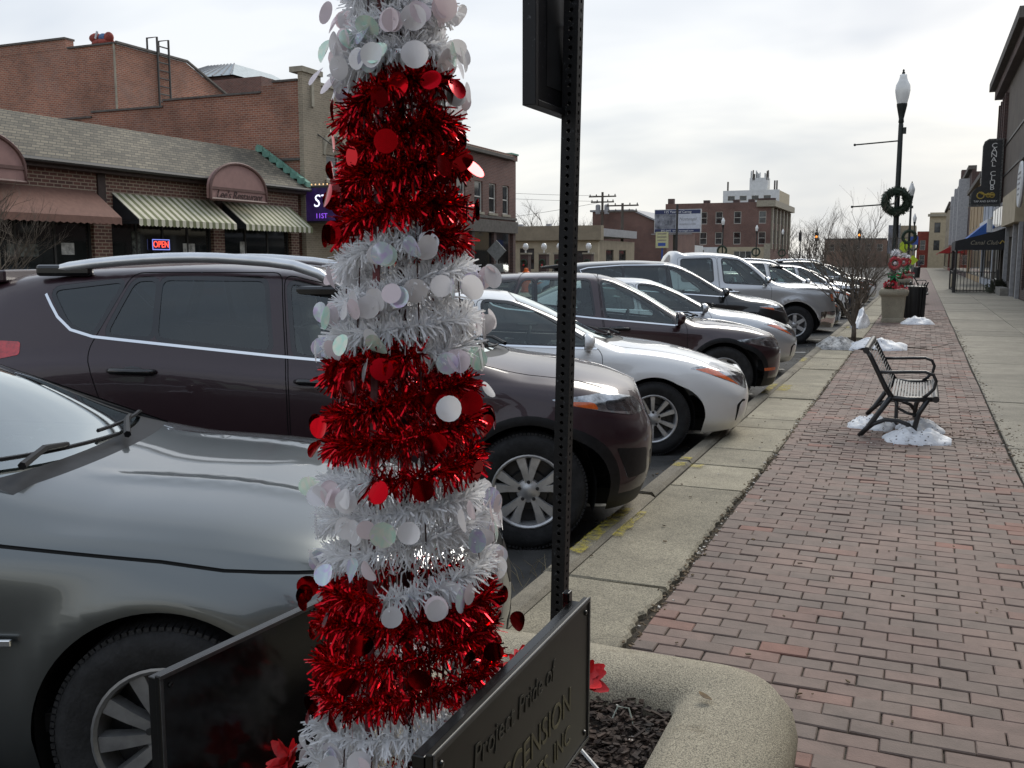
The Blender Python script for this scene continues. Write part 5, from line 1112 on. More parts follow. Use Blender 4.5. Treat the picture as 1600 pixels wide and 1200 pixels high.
MB().add([(-46, 50.2, 13.1), (-40.2, 50.2, 13.1), (-40.2, 59, 13.1), (-46, 59, 13.1), (-44.4, 53, 14.4), (-42.3, 53, 14.4), (-42.3, 57, 14.4), (-44.4, 57, 14.4)], [(0, 1, 5, 4), (1, 2, 6, 5), (2, 3, 7, 6), (3, 0, 4, 7), (4, 5, 6, 7)]).build('hipped_roof', 'metal_roof', pv)
for k in range(9): x = -46 + .7 * k; MB().tube([(x, 50.2, 13.13), (-44.4 + 2.1 * k / 8, 53, 14.43)], .05, 4).build('roof_seam', 'rooftop_grey', pv)

# --- corner brick building beyond the tinsel tower
cb_ = thing('corner_building', 'two storey dark red brick corner building with tall sash windows right of the tinsel', 'building'); P = PM('E', -20)
wn = [(37.2 + 1.72 * k, 38.1 + 1.72 * k, 3.95, 5.42) for k in range(3)] + [(42.55, 43.5, 3.95, 5.42), (44.25, 45.15, 3.95, 5.42), (45.95, 46.8, 3.95, 5.42)]
wall(cb_, 'brick_brown', P, 37.01, 47.7, 3.05, 6.75, wn, .18, name='upper_wall')
for w in wn: window(cb_, P, *w)
part(cb_, 'rear_block', 'brick_brown', P, 37.01, 47.7, .36, 12, 0, 6.6)
part(cb_, 'shopfront', 'shop_glass', P, 37.3, 47.0, .12, .35, 0.2, 3.0); part(cb_, 'shop_fascia', 'stone_dark', P, 37.01, 47.72, -.12, .3, 3.001, 3.6)
for a in (37.1, 39.6, 42.2, 44.8, 47.3): part(cb_, 'shop_pier', 'brick_dark', P, a, a + .32, -.02, .2, 0, 3.0)
part(cb_, 'stone_plaque', 'stone_trim', P, 39.5, 42.0, -.05, -.001, 5.75, 6.3); part(cb_, 'cornice', 'stone_dark', P, 37.01, 46.9, -.25, .36, 6.751, 6.9); part(cb_, 'tile_edge', 'brick_restaurant', P, 37.01, 46.9, -.18, .36, 6.901, 7.02)
part(cb_, 'end_pier', 'brick_brown', P, 46.91, 47.75, -.08, .5, 6.76, 7.05); part(cb_, 'pier_cap', 'copper_green', P, 46.86, 47.8, -.13, .55, 7.051, 7.13)
part(cb_, 'belt_course', 'stone_dark', P, 37.01, 47.72, -.06, -.001, 3.68, 3.8)

# --- low beige building, its annex, and the white hall
bg_ = thing('low_beige_building', 'single storey beige building with flat brown fascia beyond the corner building', 'building'); P = PM('S', 70)
wall(bg_, 'stucco_beige', P, -30, -22.6, 0, 3.1, [(-29, -27.8, .9, 2.5), (-24.6, -23.4, .9, 2.3)], .15); window(bg_, P, -29, -27.8, .9, 2.5, 'dark_frame', 'pane', None); window(bg_, P, -24.6, -23.4, .9, 2.3, 'dark_frame', 'pane', None)
part(bg_, 'fascia', 'stucco_tan', P, -30.3, -22.3, -.3, .4, 3.101, 4.2); part(bg_, 'roof', 'rooftop_grey', P, -30, -22.4, .41, 10, 3.4, 4.0)
PE2 = PM('E', -22.6); wall(bg_, 'stucco_tan', PE2, 70.36, 80, 0, 3.1, [(72, 74, .8, 2.4), (75.5, 77.5, .8, 2.4)]); window(bg_, PE2, 72, 74, .8, 2.4, 'dark_frame', 'pane', None); window(bg_, PE2, 75.5, 77.5, .8, 2.4, 'dark_frame', 'pane', None)
for x in (-29.6, -27.2): MB().box(x, x + .35, 71, 71.35, 4.0, 4.4).build('roof_vent', 'rooftop_grey', bg_)
an = thing('gabled_annex', 'brick warehouse with low gable behind the beige building', 'building'); MB().prism([(-29, 0), (-21.8, 0), (-21.8, 4.6), (-25, 6.1), (-29, 6.1)], 88, 100, 'y').build('wall', 'brick_brown', an); MB().prism([(-29.2, 6.11), (-25, 6.11), (-21.6, 4.61), (-21.6, 4.75), (-25, 6.28), (-29.2, 6.28)], 87.8, 100.2, 'y').build('roof', 'rooftop_grey', an)
wh = thing('white_hall', 'long low white building with dark base below the billboard', 'building'); P = PM('S', 105); wall(wh, 'white_wall', P, -31, -24.5, 0, 3.35); part(wh, 'roof_edge', 'rooftop_grey', P, -31.1, -24.4, -.1, .5, 3.351, 3.5); part(wh, 'dark_base', 'dark_frame', P, -28.6, -24.8, -.3, -.002, 0, 1.9); part(wh, 'rear_block', 'white_wall', P, -31, -24.5, .36, 12, 0, 3.3)

# --- three storey brick hotel down the street, white block with aerials behind
ht = thing('brick_hotel', 'three storey brown brick building with pale corner cornice beyond the billboard', 'building'); P = PM('S', 145); PE3 = PM('E', -20.6)
cols_ = [-33.4, -30.9, -28.6, -25.9, -22.3]; holes = []
for x in cols_: holes += [(x, x + 1.05, 6.9, 8.7), (x, x + 1.05, 3.9, 5.7)]
wall(ht, 'brick_brown', P, -36.2, -20.6, 3.5, 10.0, holes, .2, name='side_wall')
for h in holes: window(ht, P, *h, sill=None)
wall(ht, 'stucco_beige', P, -28.0, -20.6, 0, 3.499, [(-25.8, -23.2, 1.3, 2.9)], name='ground_floor'); window(ht, P, -25.8, -23.2, 1.3, 2.9, 'win_frame', 'pane', None, False, 2)
wall(ht, 'white_wall', P, -36.2, -28.01, 0, 3.499, [(-35.4, -33.6, 2.1, 3.1), (-32.6, -30.2, 2.1, 3.1)], name='shop_wall')
for a, b in ((-35.4, -33.6), (-32.6, -30.2)): window(ht, P, a, b, 2.1, 3.1, 'stucco_tan', 'pane', None, False)
text('lettering', 'CIVIC', .55, 'neon_blue', ht, (-31.4, 145.05, 2.6), RX, .01)
eh = [(147 + 4 * k, 149.4 + 4 * k, z, z + 2.0) for k in range(5) for z in (4.0, 7.0)]
wall(ht, 'brick_brown', PE3, 145.36, 167, 0, 10.0, eh, .2, name='front_wall')
for h in eh: window(ht, PE3, *h, sill=None)
for k in range(6): part(ht, 'pilaster', 'stone_trim', PE3, 145.4 + 4 * k, 146.3 + 4 * k, -.25, -.002, 3.2, 9.2)
MB().box(-22.6, -19.9, 144.5, 167.2, 9.3, 10.2).build('cornice', 'stone_trim', ht); part(ht, 'parapet', 'brick_dark', P, -22.5, -19.98, -.3, .3, 10.21, 10.5); part(ht, 'entrance_surround', 'stone_trim', P, -21.4, -20.5, -.2, -.002, 0, 4.0)
MB().box(-36.2, -20.97, 145.37, 166, 9.4, 9.6).build('roof', 'rooftop_grey', ht)
for x in (-36.0, -30.6, -26.2, -24): MB().box(x, x + .9, 145.6, 146.4, 10.0, 10.45 if x > -36 else 10.8).build('chimney', 'brick_dark', ht)
wt = thing('aerial_tower_block', 'pale upper floors of a tall block crowned with phone aerials', 'building'); P = PM('S', 185)
hw = [(-34.3 + 2.2 * k, -33.0 + 2.2 * k, 12.6, 13.5) for k in range(4)]
wall(wt, 'white_wall', P, -35.2, -24.9, 0, 14.5, hw); [window(wt, P, *h, frame='stone_trim', sill=None, rail=False) for h in hw]
part(wt, 'rear_block', 'stucco_beige', P, -35.2, -24.9, .36, 15, 0, 14.4); part(wt, 'lift_house', 'white_wall', P, -30.5, -27.2, 1, 4, 14.51, 16.8)
ra_ = random.Random(4)
for k in range(16): x = ra_.uniform(-30.6, -27.0); MB().box(x, x + .16, 185.8 + ra_.random(), 186.2 + ra_.random(), 16.4, 17.4 + ra_.random() * .9).build('aerial', 'stone_dark' if k % 3 == 0 else 'white_wall', wt)
for x in (-34.6, -26.0, -25.6): MB().box(x, x + .25, 185.6, 186, 14.51, 16.2).build('aerial', 'stone_dark', wt)

# --- right hand side of the street
cl = thing('club_building', 'tall dark building with deep cornice on the right edge, club on its ground floor', 'building'); P = PM('W', 3.8)
ah = [(58.9 + 1.55 * k, 59.9 + 1.55 * k, 6.0, 9.6) for k in range(3)]
wall(cl, 'brick_dark', P, 58.4, 63.6, 4.6, 11.3, ah, .3, name='upper_wall'); [window(cl, P, *h, frame='dark_frame', sill='stone_dark') for h in ah]
for k in range(4): part(cl, 'pilaster', 'brick_dark', P, 58.45 + 1.55 * k, 58.8 + 1.55 * k, -.18, -.002, 4.7, 10.4)
wall(cl, 'stucco_taupe', P, 45.5, 58.39, 4.6, 11.3, name='rendered_wall')
for z in (6.0, 7.6): part(cl, 'band', 'dark_frame', P, 45.5, 58.39, -.05, -.002, z, z + .09)
part(cl, 'cornice', 'stone_dark', P, 45.0, 64.0, -.7, .35, 11.301, 11.75); part(cl, 'cornice_lower', 'brick_dark', P, 45.2, 63.8, -.4, -.002, 10.8, 11.3)
sf = [(53.2, 54.9, .4, 2.6), (55.2, 57.0, .4, 2.6), (57.6, 58.5, 0.05, 2.5), (59, 63, .5, 2.6), (50.0, 52.4, .6, 2.7), (46.3, 47.9, .1, 2.5)]
wall(cl, 'stone_dark', P, 45.5, 63.6, 0, 3.2, sf, .25, name='ground_floor_wall'); [window(cl, P, *h, frame='win_frame', pane='pane', sill=None, rail=False, mull=1, d=.12) for h in sf]
part(cl, 'transom_sign_band', 'rooftop_grey', P, 52.8, 63.6, -.1, .2, 3.201, 4.599); part(cl, 'shop_sign_band', 'stucco_beige', P, 45.5, 52.79, -.35, .2, 3.201, 4.599)
for k in range(5): part(cl, 'transom_panel', 'pane', P, 53.3 + 2 * k, 54.9 + 2 * k, -.14, -.101, 3.4, 4.4)
for a in (45.5, 48.3, 52.5): part(cl, 'door_pier', 'rooftop_grey', P, a, a + .35, -.15, -.002, 0, 3.199)
part(cl, 'step', 'concrete_grey', P, 48.7, 52.4, -.5, -.16, 0, .35); part(cl, 'blue_poster', 'awning_blue', P, 48.9, 49.8, -.06, -.003, .8, 2.0)
MB().box(4.2, 16, 45.5, 63.5, 0, 11.2).build('rear_block', 'stucco_taupe', cl)
fs_ = thing('oval_shop_sign', 'round white sign with grey wing stripes over the near shop door', 'sign', (3.4, 42.3, 4.5)); MB().lathe([(1e-4, 0), (.85, 0), (.9, .06), (.85, .12), (1e-4, .12)], 24, (-.12, 0, 0), 'x').build('disc', 'white_wall', fs_, 40)
for k in range(5): MB().box(-.14, -.121, -.6 + .1 * k, .6 - .05 * k, .4 - .2 * k, .46 - .2 * k).build('stripe', 'rooftop_grey', fs_)
mk('club_black', (.02, .021, .023), .5, var=.2); mk('club_rim', (.09, .09, .085), .5, var=.6, scale=12); mk('club_gold', (.42, .30, .06), .45, var=.15); mk('letter_white', (.78, .78, .76), .6, var=.05)
cs = thing('blade_sign', 'tall black blade sign with white vertical letters and gold emblem', 'sign', (3.72, 58.5, 4.48))
bl = [(0, 0), (-1.55, 0), (-1.55, .32), (-1.48, .7), (-1.25, .98), (-1.02, 1.05), (-1.02, 3.2), (-.95, 3.42), (-.75, 3.55), (-.02, 3.55)]
MB().prism([(a - (0 if a == 0 else 0), b) for a, b in bl], -.18, .18, 'y').build('panel', 'club_rim', cs); MB().prism([(a * .88 - .09, .1 + b * .945) for a, b in bl], -.20, -.181, 'y').build('face', 'club_black', cs)
for k, ch in enumerate('CANAL CLUB'): 
    if ch != ' ': text('lettering', ch, .36, 'letter_white', cs, (-.47, -.205, 3.18 - .245 * k), RX, .012, sx=1.15)
text('lettering', 'TAP AND EATERY', .145, 'letter_white', cs, (-.75, -.205, .26), RX, .01)
mb = MB()
for cx, rr in ((-1.0, .17), (-.45, .12), (-.62, .1)): mb.tube([(cx + rr * math.cos(a), -.21, .58 + rr * math.sin(a)) for a in [2 * math.pi * i / 14 for i in range(15)]], .035, 5)
mb.tube([(-1.1, -.21, .75), (-.8, -.21, .62), (-.35, -.21, .58)], .05, 5); mb.build('gold_emblem', 'club_gold', cs)
for z in (.6, 2.8): MB().tube([(0, 0, z), (.2, 0, z)], .04, 5).build('bracket', 'dark_frame', cs)
ca = thing('club_canopy', 'black sloping canopy over the club patio', 'awning', (1.5, 52.9, 0))
MB().prism([(2.29, 3.15), (0, 2.55), (0, 2.1), (2.29, 2.1)], 0, .05, 'y').build('side_panel', 'awning_black', ca); MB().add([(2.29, 0.06, 3.15), (0, 0.06, 2.55), (0, 6.5, 2.55), (2.29, 6.5, 3.15)], [(0, 1, 2, 3)]).build('top', 'awning_black', ca); MB().box(-.03, 0, .06, 6.5, 2.1, 2.55).build('valance', 'awning_black', ca)
text('lettering', 'Canal Club', .28, 'stone_trim', ca, (1.25, -.01, 2.45), RX, .004, shear=.3); MB().tube([(1.95, -.01, 2.4), (2.05, -.01, 2.55), (2.2, -.01, 2.42)], .03, 5).build('emblem', 'club_gold', ca)
for x, y in ((.05, .1), (.05, 6.4), (2.2, .1)): MB().tube([(x, y, 0), (x, y, 2.3)], .05, 8).build('canopy_post', 'white_wall' if x > 1 else 'dark_frame', ca)
pf = thing('patio_fence', 'black iron picket fence round the club patio', 'fence', (1.5, 52.9, 0))
for a, b in (((0, 0), (1.95, 0)), ((0, 0), (0, 6.4))):
    A_, B_ = Vector((*a, 0)), Vector((*b, 0)); n = int((B_ - A_).length / .14)
    for z in (.12, 1.02): MB().tube([A_ + Vector((0, 0, z)), B_ + Vector((0, 0, z))], .028, 4).build('rail', 'dark_frame', pf)
    for k in range(n + 1): p = A_.lerp(B_, k / n); MB().box(p.x - .015, p.x + .015, p.y - .015, p.y + .015, .05, 1.03).build('picket', 'dark_frame', pf)
for p in ((0, 0), (1.95, 0), (0, 6.4)): MB().box(p[0] - .06, p[0] + .06, p[1] - .06, p[1] + .06, 0, 1.15).build('post', 'dark_frame', pf)
MB().box(-.09, -.061, 1.0, 2.2, .25, .9).build('menu_board', 'stucco_beige', pf)
sr = thing('patio_shrub', 'low grey green shrub at the foot of the patio fence', 'shrub', (3.45, 52.2, 0)); mk('shrub_green', (.07, .075, .05), .8, var=.3, scale=20); mb = MB(); r_ = random.Random(8)
for k in range(420):
    a, e = r_.uniform(0, 6.28), r_.uniform(.1, 1.5); d = Vector((math.cos(a) * math.cos(e), math.sin(a) * math.cos(e), math.sin(e))); p = d * r_.uniform(.2, .62); s_ = d.orthogonal() * .035; mb.add([p - s_, p + s_, p + d * .14], [(0, 1, 2)])
mb.build('foliage', 'shrub_green', sr, fix=False)
def rowhouse(label, cat_, y0, y1, h, mat, wcols, z_rows, x=3.8, depth=10, cornice='stone_dark', ww=1.0, wh_=1.7, ground='pane'):
    t = thing('shop_building', label, cat_, (0, 0, 0), 0, 'shop buildings along the right side'); P = PM('W', x); hs = []
    for k in range(wcols):
        c = y0 + (y1 - y0) * (k + .5) / wcols
        for z in z_rows: hs.append((c - ww / 2, c + ww / 2, z, z + wh_))
    hs.append((y0 + .5, y1 - .5, .4, 2.7)); wall(t, mat, P, y0, y1, 0, h, hs, .2)
    for hh in hs[:-1]: window(t, P, *hh, sill='stone_trim')
    window(t, P, *hs[-1], frame='dark_frame', pane='shop_glass', sill=None, rail=False, mull=3); part(t, 'cornice', cornice, P, y0 - .05, y1 + .05, -.35, .35, h + .001, h + .35)
    PS_ = PM('S', y0); MB().box(x + .36, x + depth, y0 + .01, y1, 0, h - .2).build('rear_block', mat, t); return t
b3 = rowhouse('pale blue grey shop front with white sign board beyond the blade sign', 'building', 64.1, 76, 6.9, 'pale_blue_wall', 3, (4.2,)); MB().box(3.55, 3.79, 66, 75, 3.3, 4.1).build('sign_board', 'white_wall', b3)
t = thing('awning', 'bright blue sloping awning on the pale blue shop', 'awning', (3.78, 66.5, 2.6)); MB().add([(0, 0, 1.5), (0, 8, 1.5), (-1.5, 8, .15), (-1.5, 0, .15), (0, 0, .1), (0, 8, .1)], [(0, 1, 2, 3), (0, 3, 4), (1, 5, 2)]).build('canopy', 'awning_blue', t, fix=False); MB().box(-1.53, -1.5, 0, 8, -.05, .2).build('valance', 'awning_blue', t)
rowhouse('tan two storey shop building between the blue shop and the brick bays', 'building', 76.3, 98, 7.4, 'tan_wall', 4, (4.3,))
b5 = rowhouse('dark brick building with projecting bay windows and tall chimney', 'building', 98.4, 142, 9.8, 'brick_dark', 6, (3.6, 6.6), ww=1.3, wh_=2.0)
for y in (104, 118, 132): MB().prism([(y - 1.6, -0), (y + 1.6, 0), (y + .9, -1.0), (y - .9, -1.0)][::-1], 3.4, 9.2).build('bay', 'stone_dark', b5) if False else MB().prism([(3.79, y - 1.7), (2.9, y - 1.0), (2.9, y + 1.0), (3.79, y + 1.7)], 3.4, 9.3).build('bay', 'rooftop_grey', b5)
MB().box(4.2, 5.6, 142.2, 144.5, 0, 13.4).build('chimney', 'brick_dark', b5)
rowhouse('red brick shop far along the right pavement', 'building', 145, 170, 9.5, 'red_wall', 5, (3.6, 6.4), ww=1.2)
rowhouse('grey stone shop at the far end of the right pavement', 'building', 170.5, 203, 10.5, 'stucco_tan', 5, (4, 7), ww=1.4)
t = thing('awning', 'small red awning far along the right pavement', 'awning', (3.75, 158, 2.5)); MB().add([(0, 0, 1.1), (0, 8, 1.1), (-1.7, 8, .1), (-1.7, 0, .1), (0, 0, .1), (0, 8, .1)], [(0, 1, 2, 3), (0, 3, 4), (1, 5, 2)]).build('canopy', 'awning_red', t, fix=False); MB().box(-1.73, -1.7, 0, 8, -.15, .12).build('valance', 'awning_red', t)
ef = thing('stone_bank_building', 'beige stone building closing the end of the right pavement', 'building'); P = PM('S', 212); hh = [(1.9 + 2.2 * k, 3.0 + 2.2 * k, z, z + 2) for k in range(2) for z in (3.5, 7.0)]
wall(ef, 'stucco_beige', P, 1.0, 6.5, 0, 11.0, hh); [window(ef, P, *h, sill=None, frame='dark_frame') for h in hh]; part(ef, 'cornice', 'stone_trim', P, .6, 6.9, -.5, .4, 10.2, 10.7); part(ef, 'rear_block', 'stucco_beige', P, 1, 6.5, .36, 12, 0, 10.9)
er = thing('red_end_building', 'bright red brick building left of the beige stone one at the street end', 'building'); P = PM('S', 216); wall(er, 'red_wall', P, -1.2, .98, 0, 7.4, [(-.6, .4, 3.6, 5.6), (-.6, .4, .6, 2.6)]); window(er, P, -.6, .4, 3.6, 5.6, sill=None); window(er, P, -.6, .4, .6, 2.6, sill=None); part(er, 'rear_block', 'red_wall', P, -1.2, .98, .36, 12, 0, 7.3)
lb = thing('long_brick_block', 'long low red brick block across the end of the road behind the bare tree', 'building'); P = PM('S', 235); hh = [(-20 + 2.6 * k, -18.8 + 2.6 * k, 3.6, 5.2) for k in range(5)]; wall(lb, 'brick_restaurant', P, -21, -7.6, 0, 6.2, hh); [window(lb, P, *h, sill=None) for h in hh]; part(lb, 'roof_edge', 'stone_dark', P, -21.1, -7.5, -.1, .4, 6.201, 6.5); part(lb, 'rear_block', 'brick_restaurant', P, -21, -7.6, .36, 12, 0, 6.1)
lc = thing('grey_end_block', 'tan stone block at the end of the road behind the wreathed lamp', 'building'); P = PM('S', 240); wall(lc, 'stucco_tan', P, -7.4, -1.6, 0, 9.4, [(-6.4, -5, 3.6, 5.4), (-4, -2.6, 3.6, 5.4)]); window(lc, P, -6.4, -5, 3.6, 5.4, sill=None); window(lc, P, -4, -2.6, 3.6, 5.4, sill=None); part(lc, 'rear_block', 'stucco_tan', P, -7.4, -1.6, .36, 12, 0, 9.3)

rowhouse('brown brick shop beside the walk, right of the picture and nearest the camera', 'building', -4.7, 20.0, 5.4, 'brick_brown', 5, (3.2,), wh_=1.3)  # this and the next two shops stay unseen, added to shade walk and cars
rowhouse('tan shop beside the walk behind the camera position', 'building', -30, -5.0, 5.2, 'tan_wall', 5, (3.2,), wh_=1.3)
rowhouse('dark brick shop beside the walk just short of the club building', 'building', 20.3, 45.2, 5.6, 'brick_dark', 5, (3.2,), wh_=1.3)
# ------------------------------------------------------------------ more parked cars
far_row = [((-2.45, 23.75), SEDAN, 'paint_black', 'dark sedan with pale roof reflections just beyond the pickup', 'five'), ((-2.35, 26.85), SUV, 'paint_white', 'white sport utility car two places beyond the pickup', 'double5'),
    ((-2.5, 30.0), SEDAN, 'paint_navy', 'dark navy sedan seen through the bare tree', 'ten'), ((-2.3, 33.1), CROSS, 'paint_silver', 'silver crossover beyond the navy sedan', 'five'), ((-2.4, 36.2), SEDAN, 'paint_black', 'black sedan beyond the silver crossover', 'five'), ((-2.4, 39.3), SUV, 'paint_grey', 'grey sport utility car seventh beyond the pickup', 'five'), ((-2.4, 42.4), SEDAN, 'paint_white', 'white sedan far along the kerb, last but one of the row', 'ten'), ((-2.4, 45.5), CROSS, 'paint_maroon', 'maroon crossover at the far end of the row', 'five')]
for hub, spec, pm, lab, ws in far_row: make_car('parked_car', lab, 'car', hub, spec, pm, wstyle=ws, detail=1)
FG = 'cars parked on the far side of the road'
def far_car(label, x, y, spec, pm, rz): make_car('parked_car', label, 'car', (x, y), spec, pm, rotz=rz, group=FG, detail=1, wstyle='five')
far_car('pale blue sport utility car at the left edge before the brown awning', -14.9, 13.4, SUV, 'paint_blue', HEAD + math.pi)
far_car('pale blue sedan parked before the low beige building', -15.3, 40.5, SEDAN, 'paint_blue', HEAD + math.pi)
mk('rust_paint', (.16, .06, .03), .35, var=.15, coat=.8)
far_car('rusty brown car on the far side, only its roof showing over the black utility car', -15.0, 62, SEDAN, 'rust_paint', HEAD + math.pi)
far_car('white sedan far away before the white hall', -15.0, 70, SEDAN, 'paint_white', HEAD + math.pi)

# ------------------------------------------------------------------ street lamps with wreaths
mk('lamp_green', (.012, .016, .014), .45, metal=.3, var=.15); mk('globe', (.72, .72, .70), .25, var=.06, scale=5, coat=.5); mk('fir_green', (.022, .040, .022), .7, var=.35, scale=30); mk('ribbon_red', (.5, .02, .03), .5, var=.15)
def lamp(label, loc, h=6.4, arms=True, wz=3.05, sc=1, wd=.36):
    t = thing('street_lamp', label, 'street lamp', loc, 0, 'globe street lamps'); t.scale = (sc, sc, sc)
    MB().lathe([(.17, 0), (.17, .25), (.12, .4), (.085, .8), (.075, 1.2), (.06, h - 1.35), (.05, h - 1.3)], 14).build('pole', 'lamp_green', t, 40)
    MB().lathe([(.05, h - 1.32), (.07, h - 1.28), (.06, h - 1.2), (.09, h - 1.05), (.125, h - .88), (.13, h - .82)], 14).build('capital', 'lamp_green', t, 40)
    MB().lathe([(.12, h - .82), (.155, h - .68), (.185, h - .50), (.175, h - .36), (.115, h - .24), (.09, h - .16), (.09, h - .10), (.03, h - .08)], 18).build('globe', 'globe', t, True); MB().lathe([(.03, h - .09), (.045, h - .05), (.02, h - .02), (.03, h + .01), (1e-4, h + .05)], 10).build('finial', 'lamp_green', t, True)
    if arms:
        for z, L in ((h - 1.75, 1.1), (h - 3.35, 1.1)): MB().tube([(-.05, 0, z), (-L, -.05, z - .06)], .018, 6).sphere((-L, -.05, z - .06), .035, 8, 6).build('banner_arm', 'lamp_green', t)
        MB().cbox((.09, -.02, h - 1.5), (.09, .08, .16)).build('socket_box', 'lamp_green', t)
    return t
def wreath(label, loc, rr=.34, seed=0, n=900):
    t = thing('wreath', label, 'wreath', loc, 0, 'evergreen wreaths on the lamps'); r_ = random.Random(seed); mb = MB()
    for k in range(n):
        a, b = r_.uniform(0, 6.283), r_.uniform(0, 6.283); q = .14 * r_.uniform(.3, 1); c = Vector((math.cos(a), 0, math.sin(a))); d = (c * math.cos(b) + Vector((0, -1, 0)) * math.sin(b)); p = c * rr + d * q * .5
        d2 = (d + Vector((-math.sin(a), 0, math.cos(a))) * r_.uniform(.2, 1.1) + Vector((r_.gauss(0, .2), r_.gauss(0, .2), r_.gauss(0, .2)))).normalized(); s_ = d2.orthogonal().normalized() * .016; e = p + d2 * .085; mb.add([p - s_, p + s_, e + s_ * .4, e - s_ * .4], [(0, 1, 2, 3)])
    mb.tube([(rr * math.cos(a), 0, rr * math.sin(a)) for a in [2 * math.pi * i / 24 for i in range(25)]], .09, 6); mb.build('fir_ring', 'fir_green', t, fix=False)
    MB().tube([(0, .02, rr), (0, .16, rr + .02)], .012, 5).build('hanger', 'wire_dark', t); return t
lamp('tall black globe lamp with banner arms and a wreath, rising from the second planter', (-.68, 27.3, .0), 6.42); wreath('dark evergreen wreath on the nearest globe lamp', (-.70, 27.14, 3.12), .27, 1, 1500)
lamp('black globe lamp behind the nearest one on the right walk', (-.80, 64, 0), 6.3); wreath('evergreen wreath on the second lamp of the walk', (-.80, 63.85, 3.0), .36, 2, 500)
lamp('black globe lamp farthest along the right walk', (-.92, 108, 0), 6.3, False); wreath('tiny evergreen wreath on the farthest lamp of the walk', (-.92, 107.85, 3.0), .4, 3, 300)
for k, (x, y, s_) in enumerate(((-17.8, 94, .92), (-17.4, 112, .9), (-16.6, 128, .9))):
    lamp(('globe lamp across the road before the brick hotel, leftmost of three', 'globe lamp across the road at the hotel corner, middle of three', 'globe lamp across the road right of the hotel, rightmost of three')[k], (x, y, 0), 6.2, False, sc=s_); wreath(('wreath on the lamp before the brick hotel', 'wreath on the lamp at the hotel corner', 'wreath on the lamp right of the hotel')[k], (x, y - .2, 2.5), .42, 5 + k, 260)

# ------------------------------------------------------------------ bench
mk('bench_black', (.014, .014, .015), .38, var=.2, scale=20, spec=.6); mk('bench_slat', (.055, .056, .058), .33, metal=.4, var=.2, scale=14)
def bench(label, loc, rz=0, L=1.36):
    t = thing('park_bench', label, 'bench', loc, rz, 'black metal benches'); y0 = -L / 2
    for y in (-L / 2, L / 2):
        mb = MB(); yy = y
        mb.tube([(-.27, yy, .0), (-.2, yy, .08), (-.10, yy, .24), (-.01, yy, .38)], [.022, .024, .024, .026], 8); mb.tube([(.20, yy, .0), (.20, yy, .1), (.23, yy, .24), (.30, yy, .37)], [.024, .024, .022, .024], 8)
        mb.tube([(-.22, yy, .055), (-.15, yy, .12), (-.05, yy, .165), (.06, yy, .165), (.15, yy, .13), (.20, yy, .07)], .02, 8); mb.tube([(-.01, yy, .37), (.12, yy, .365), (.34, yy, .375)], .024, 8)
        mb.tube([(.02, yy, .37), (.05, yy, .28), (.13, yy, .24), (.22, yy, .22)], .014, 6)
        mb.build('leg_frame', 'bench_black', t, True)
        mb = MB().tube([(.0, yy, .37), (-.06, yy, .46), (-.13, yy, .60), (-.20, yy, .74), (-.235, yy, .80)], [.024, .024, .022, .022, .022], 8); mb.build('back_frame', 'bench_black', t, True)
        mb = MB().tube([(-.13, yy, .60), (-.02, yy, .605), (.15, yy, .615), (.27, yy, .62), (.335, yy, .595), (.36, yy, .54), (.345, yy, .47), (.30, yy, .42), (.26, yy, .385)], .015, 8); mb.build('armrest', 'bench_black', t, True)
    def slat(p, a): MB().cbox((p[0], 0, p[1]), (.021, L - .03, .007), Matrix.Rotation(-a, 3, 'Y')).build('slat', 'bench_slat', t, bevel=.002)
    for k in range(14): u = k / 13; slat((.0 + .345 * u, .392 - .028 * math.sin(math.pi * u) + .0 * u), .25 * math.cos(math.pi * u) * -.3)
    for k in range(13): u = k / 12; slat((-.03 - .185 * u, .425 + .345 * u), R(60))
    for p in ((-.24, .80), (.365, .378)): MB().tube([(p[0], -L / 2 - .03, p[1]), (p[0], L / 2 + .03, p[1])], .03, 12).build('roll_bar', 'bench_black', t, 60)
    MB().tube([(.03, 0, .0), (.03, 0, .36)], .018, 8).build('centre_post', 'bench_slat', t)
    return t
bench('black slatted metal bench with looped armrests standing in melting snow', (-.19, 10.02, 0)); bench('black metal bench beyond the second planter', (-.12, 39.0, 0)); bench('small black metal bench farthest along the walk', (-.12, 52.5, 0))

# ------------------------------------------------------------------ snow heaps
from mathutils import noise as mnoise
def snowmat():
    m, nt, b = nmat('snow'); N = nt.nodes; L = nt.links; tc = N.new('ShaderNodeTexCoord'); n = N.new('ShaderNodeTexNoise'); n.inputs['Scale'].default_value = 9; n.inputs['Detail'].default_value = 8; n.inputs['Roughness'].default_value = .8; L.new(tc.outputs['Object'], n.inputs['Vector'])
    r = N.new('ShaderNodeValToRGB'); L.new(n.outputs[0], r.inputs[0]); r.color_ramp.elements[0].position = .33; r.color_ramp.elements[1].position = .45; r.color_ramp.elements[0].color = (.22, .2, .18, 1); r.color_ramp.elements[1].color = (.74, .755, .78, 1); L.new(r.outputs[0], b.inputs['Base Color']); b.inputs['Roughness'].default_value = .55
    b.inputs['Subsurface Weight'].default_value = .0; n2 = N.new('ShaderNodeTexNoise'); n2.inputs['Scale'].default_value = 45; n2.inputs['Detail'].default_value = 4; L.new(tc.outputs['Object'], n2.inputs['Vector']); bp = N.new('ShaderNodeBump'); bp.inputs['Strength'].default_value = .5; bp.inputs['Distance'].default_value = .008; L.new(n2.outputs[0], bp.inputs['Height']); L.new(bp.outputs[0], b.inputs['Normal'])
snowmat(); mk('dirty_snow', (.42, .41, .39), .8, var=.45, scale=10, bump=.8, bscale=40)
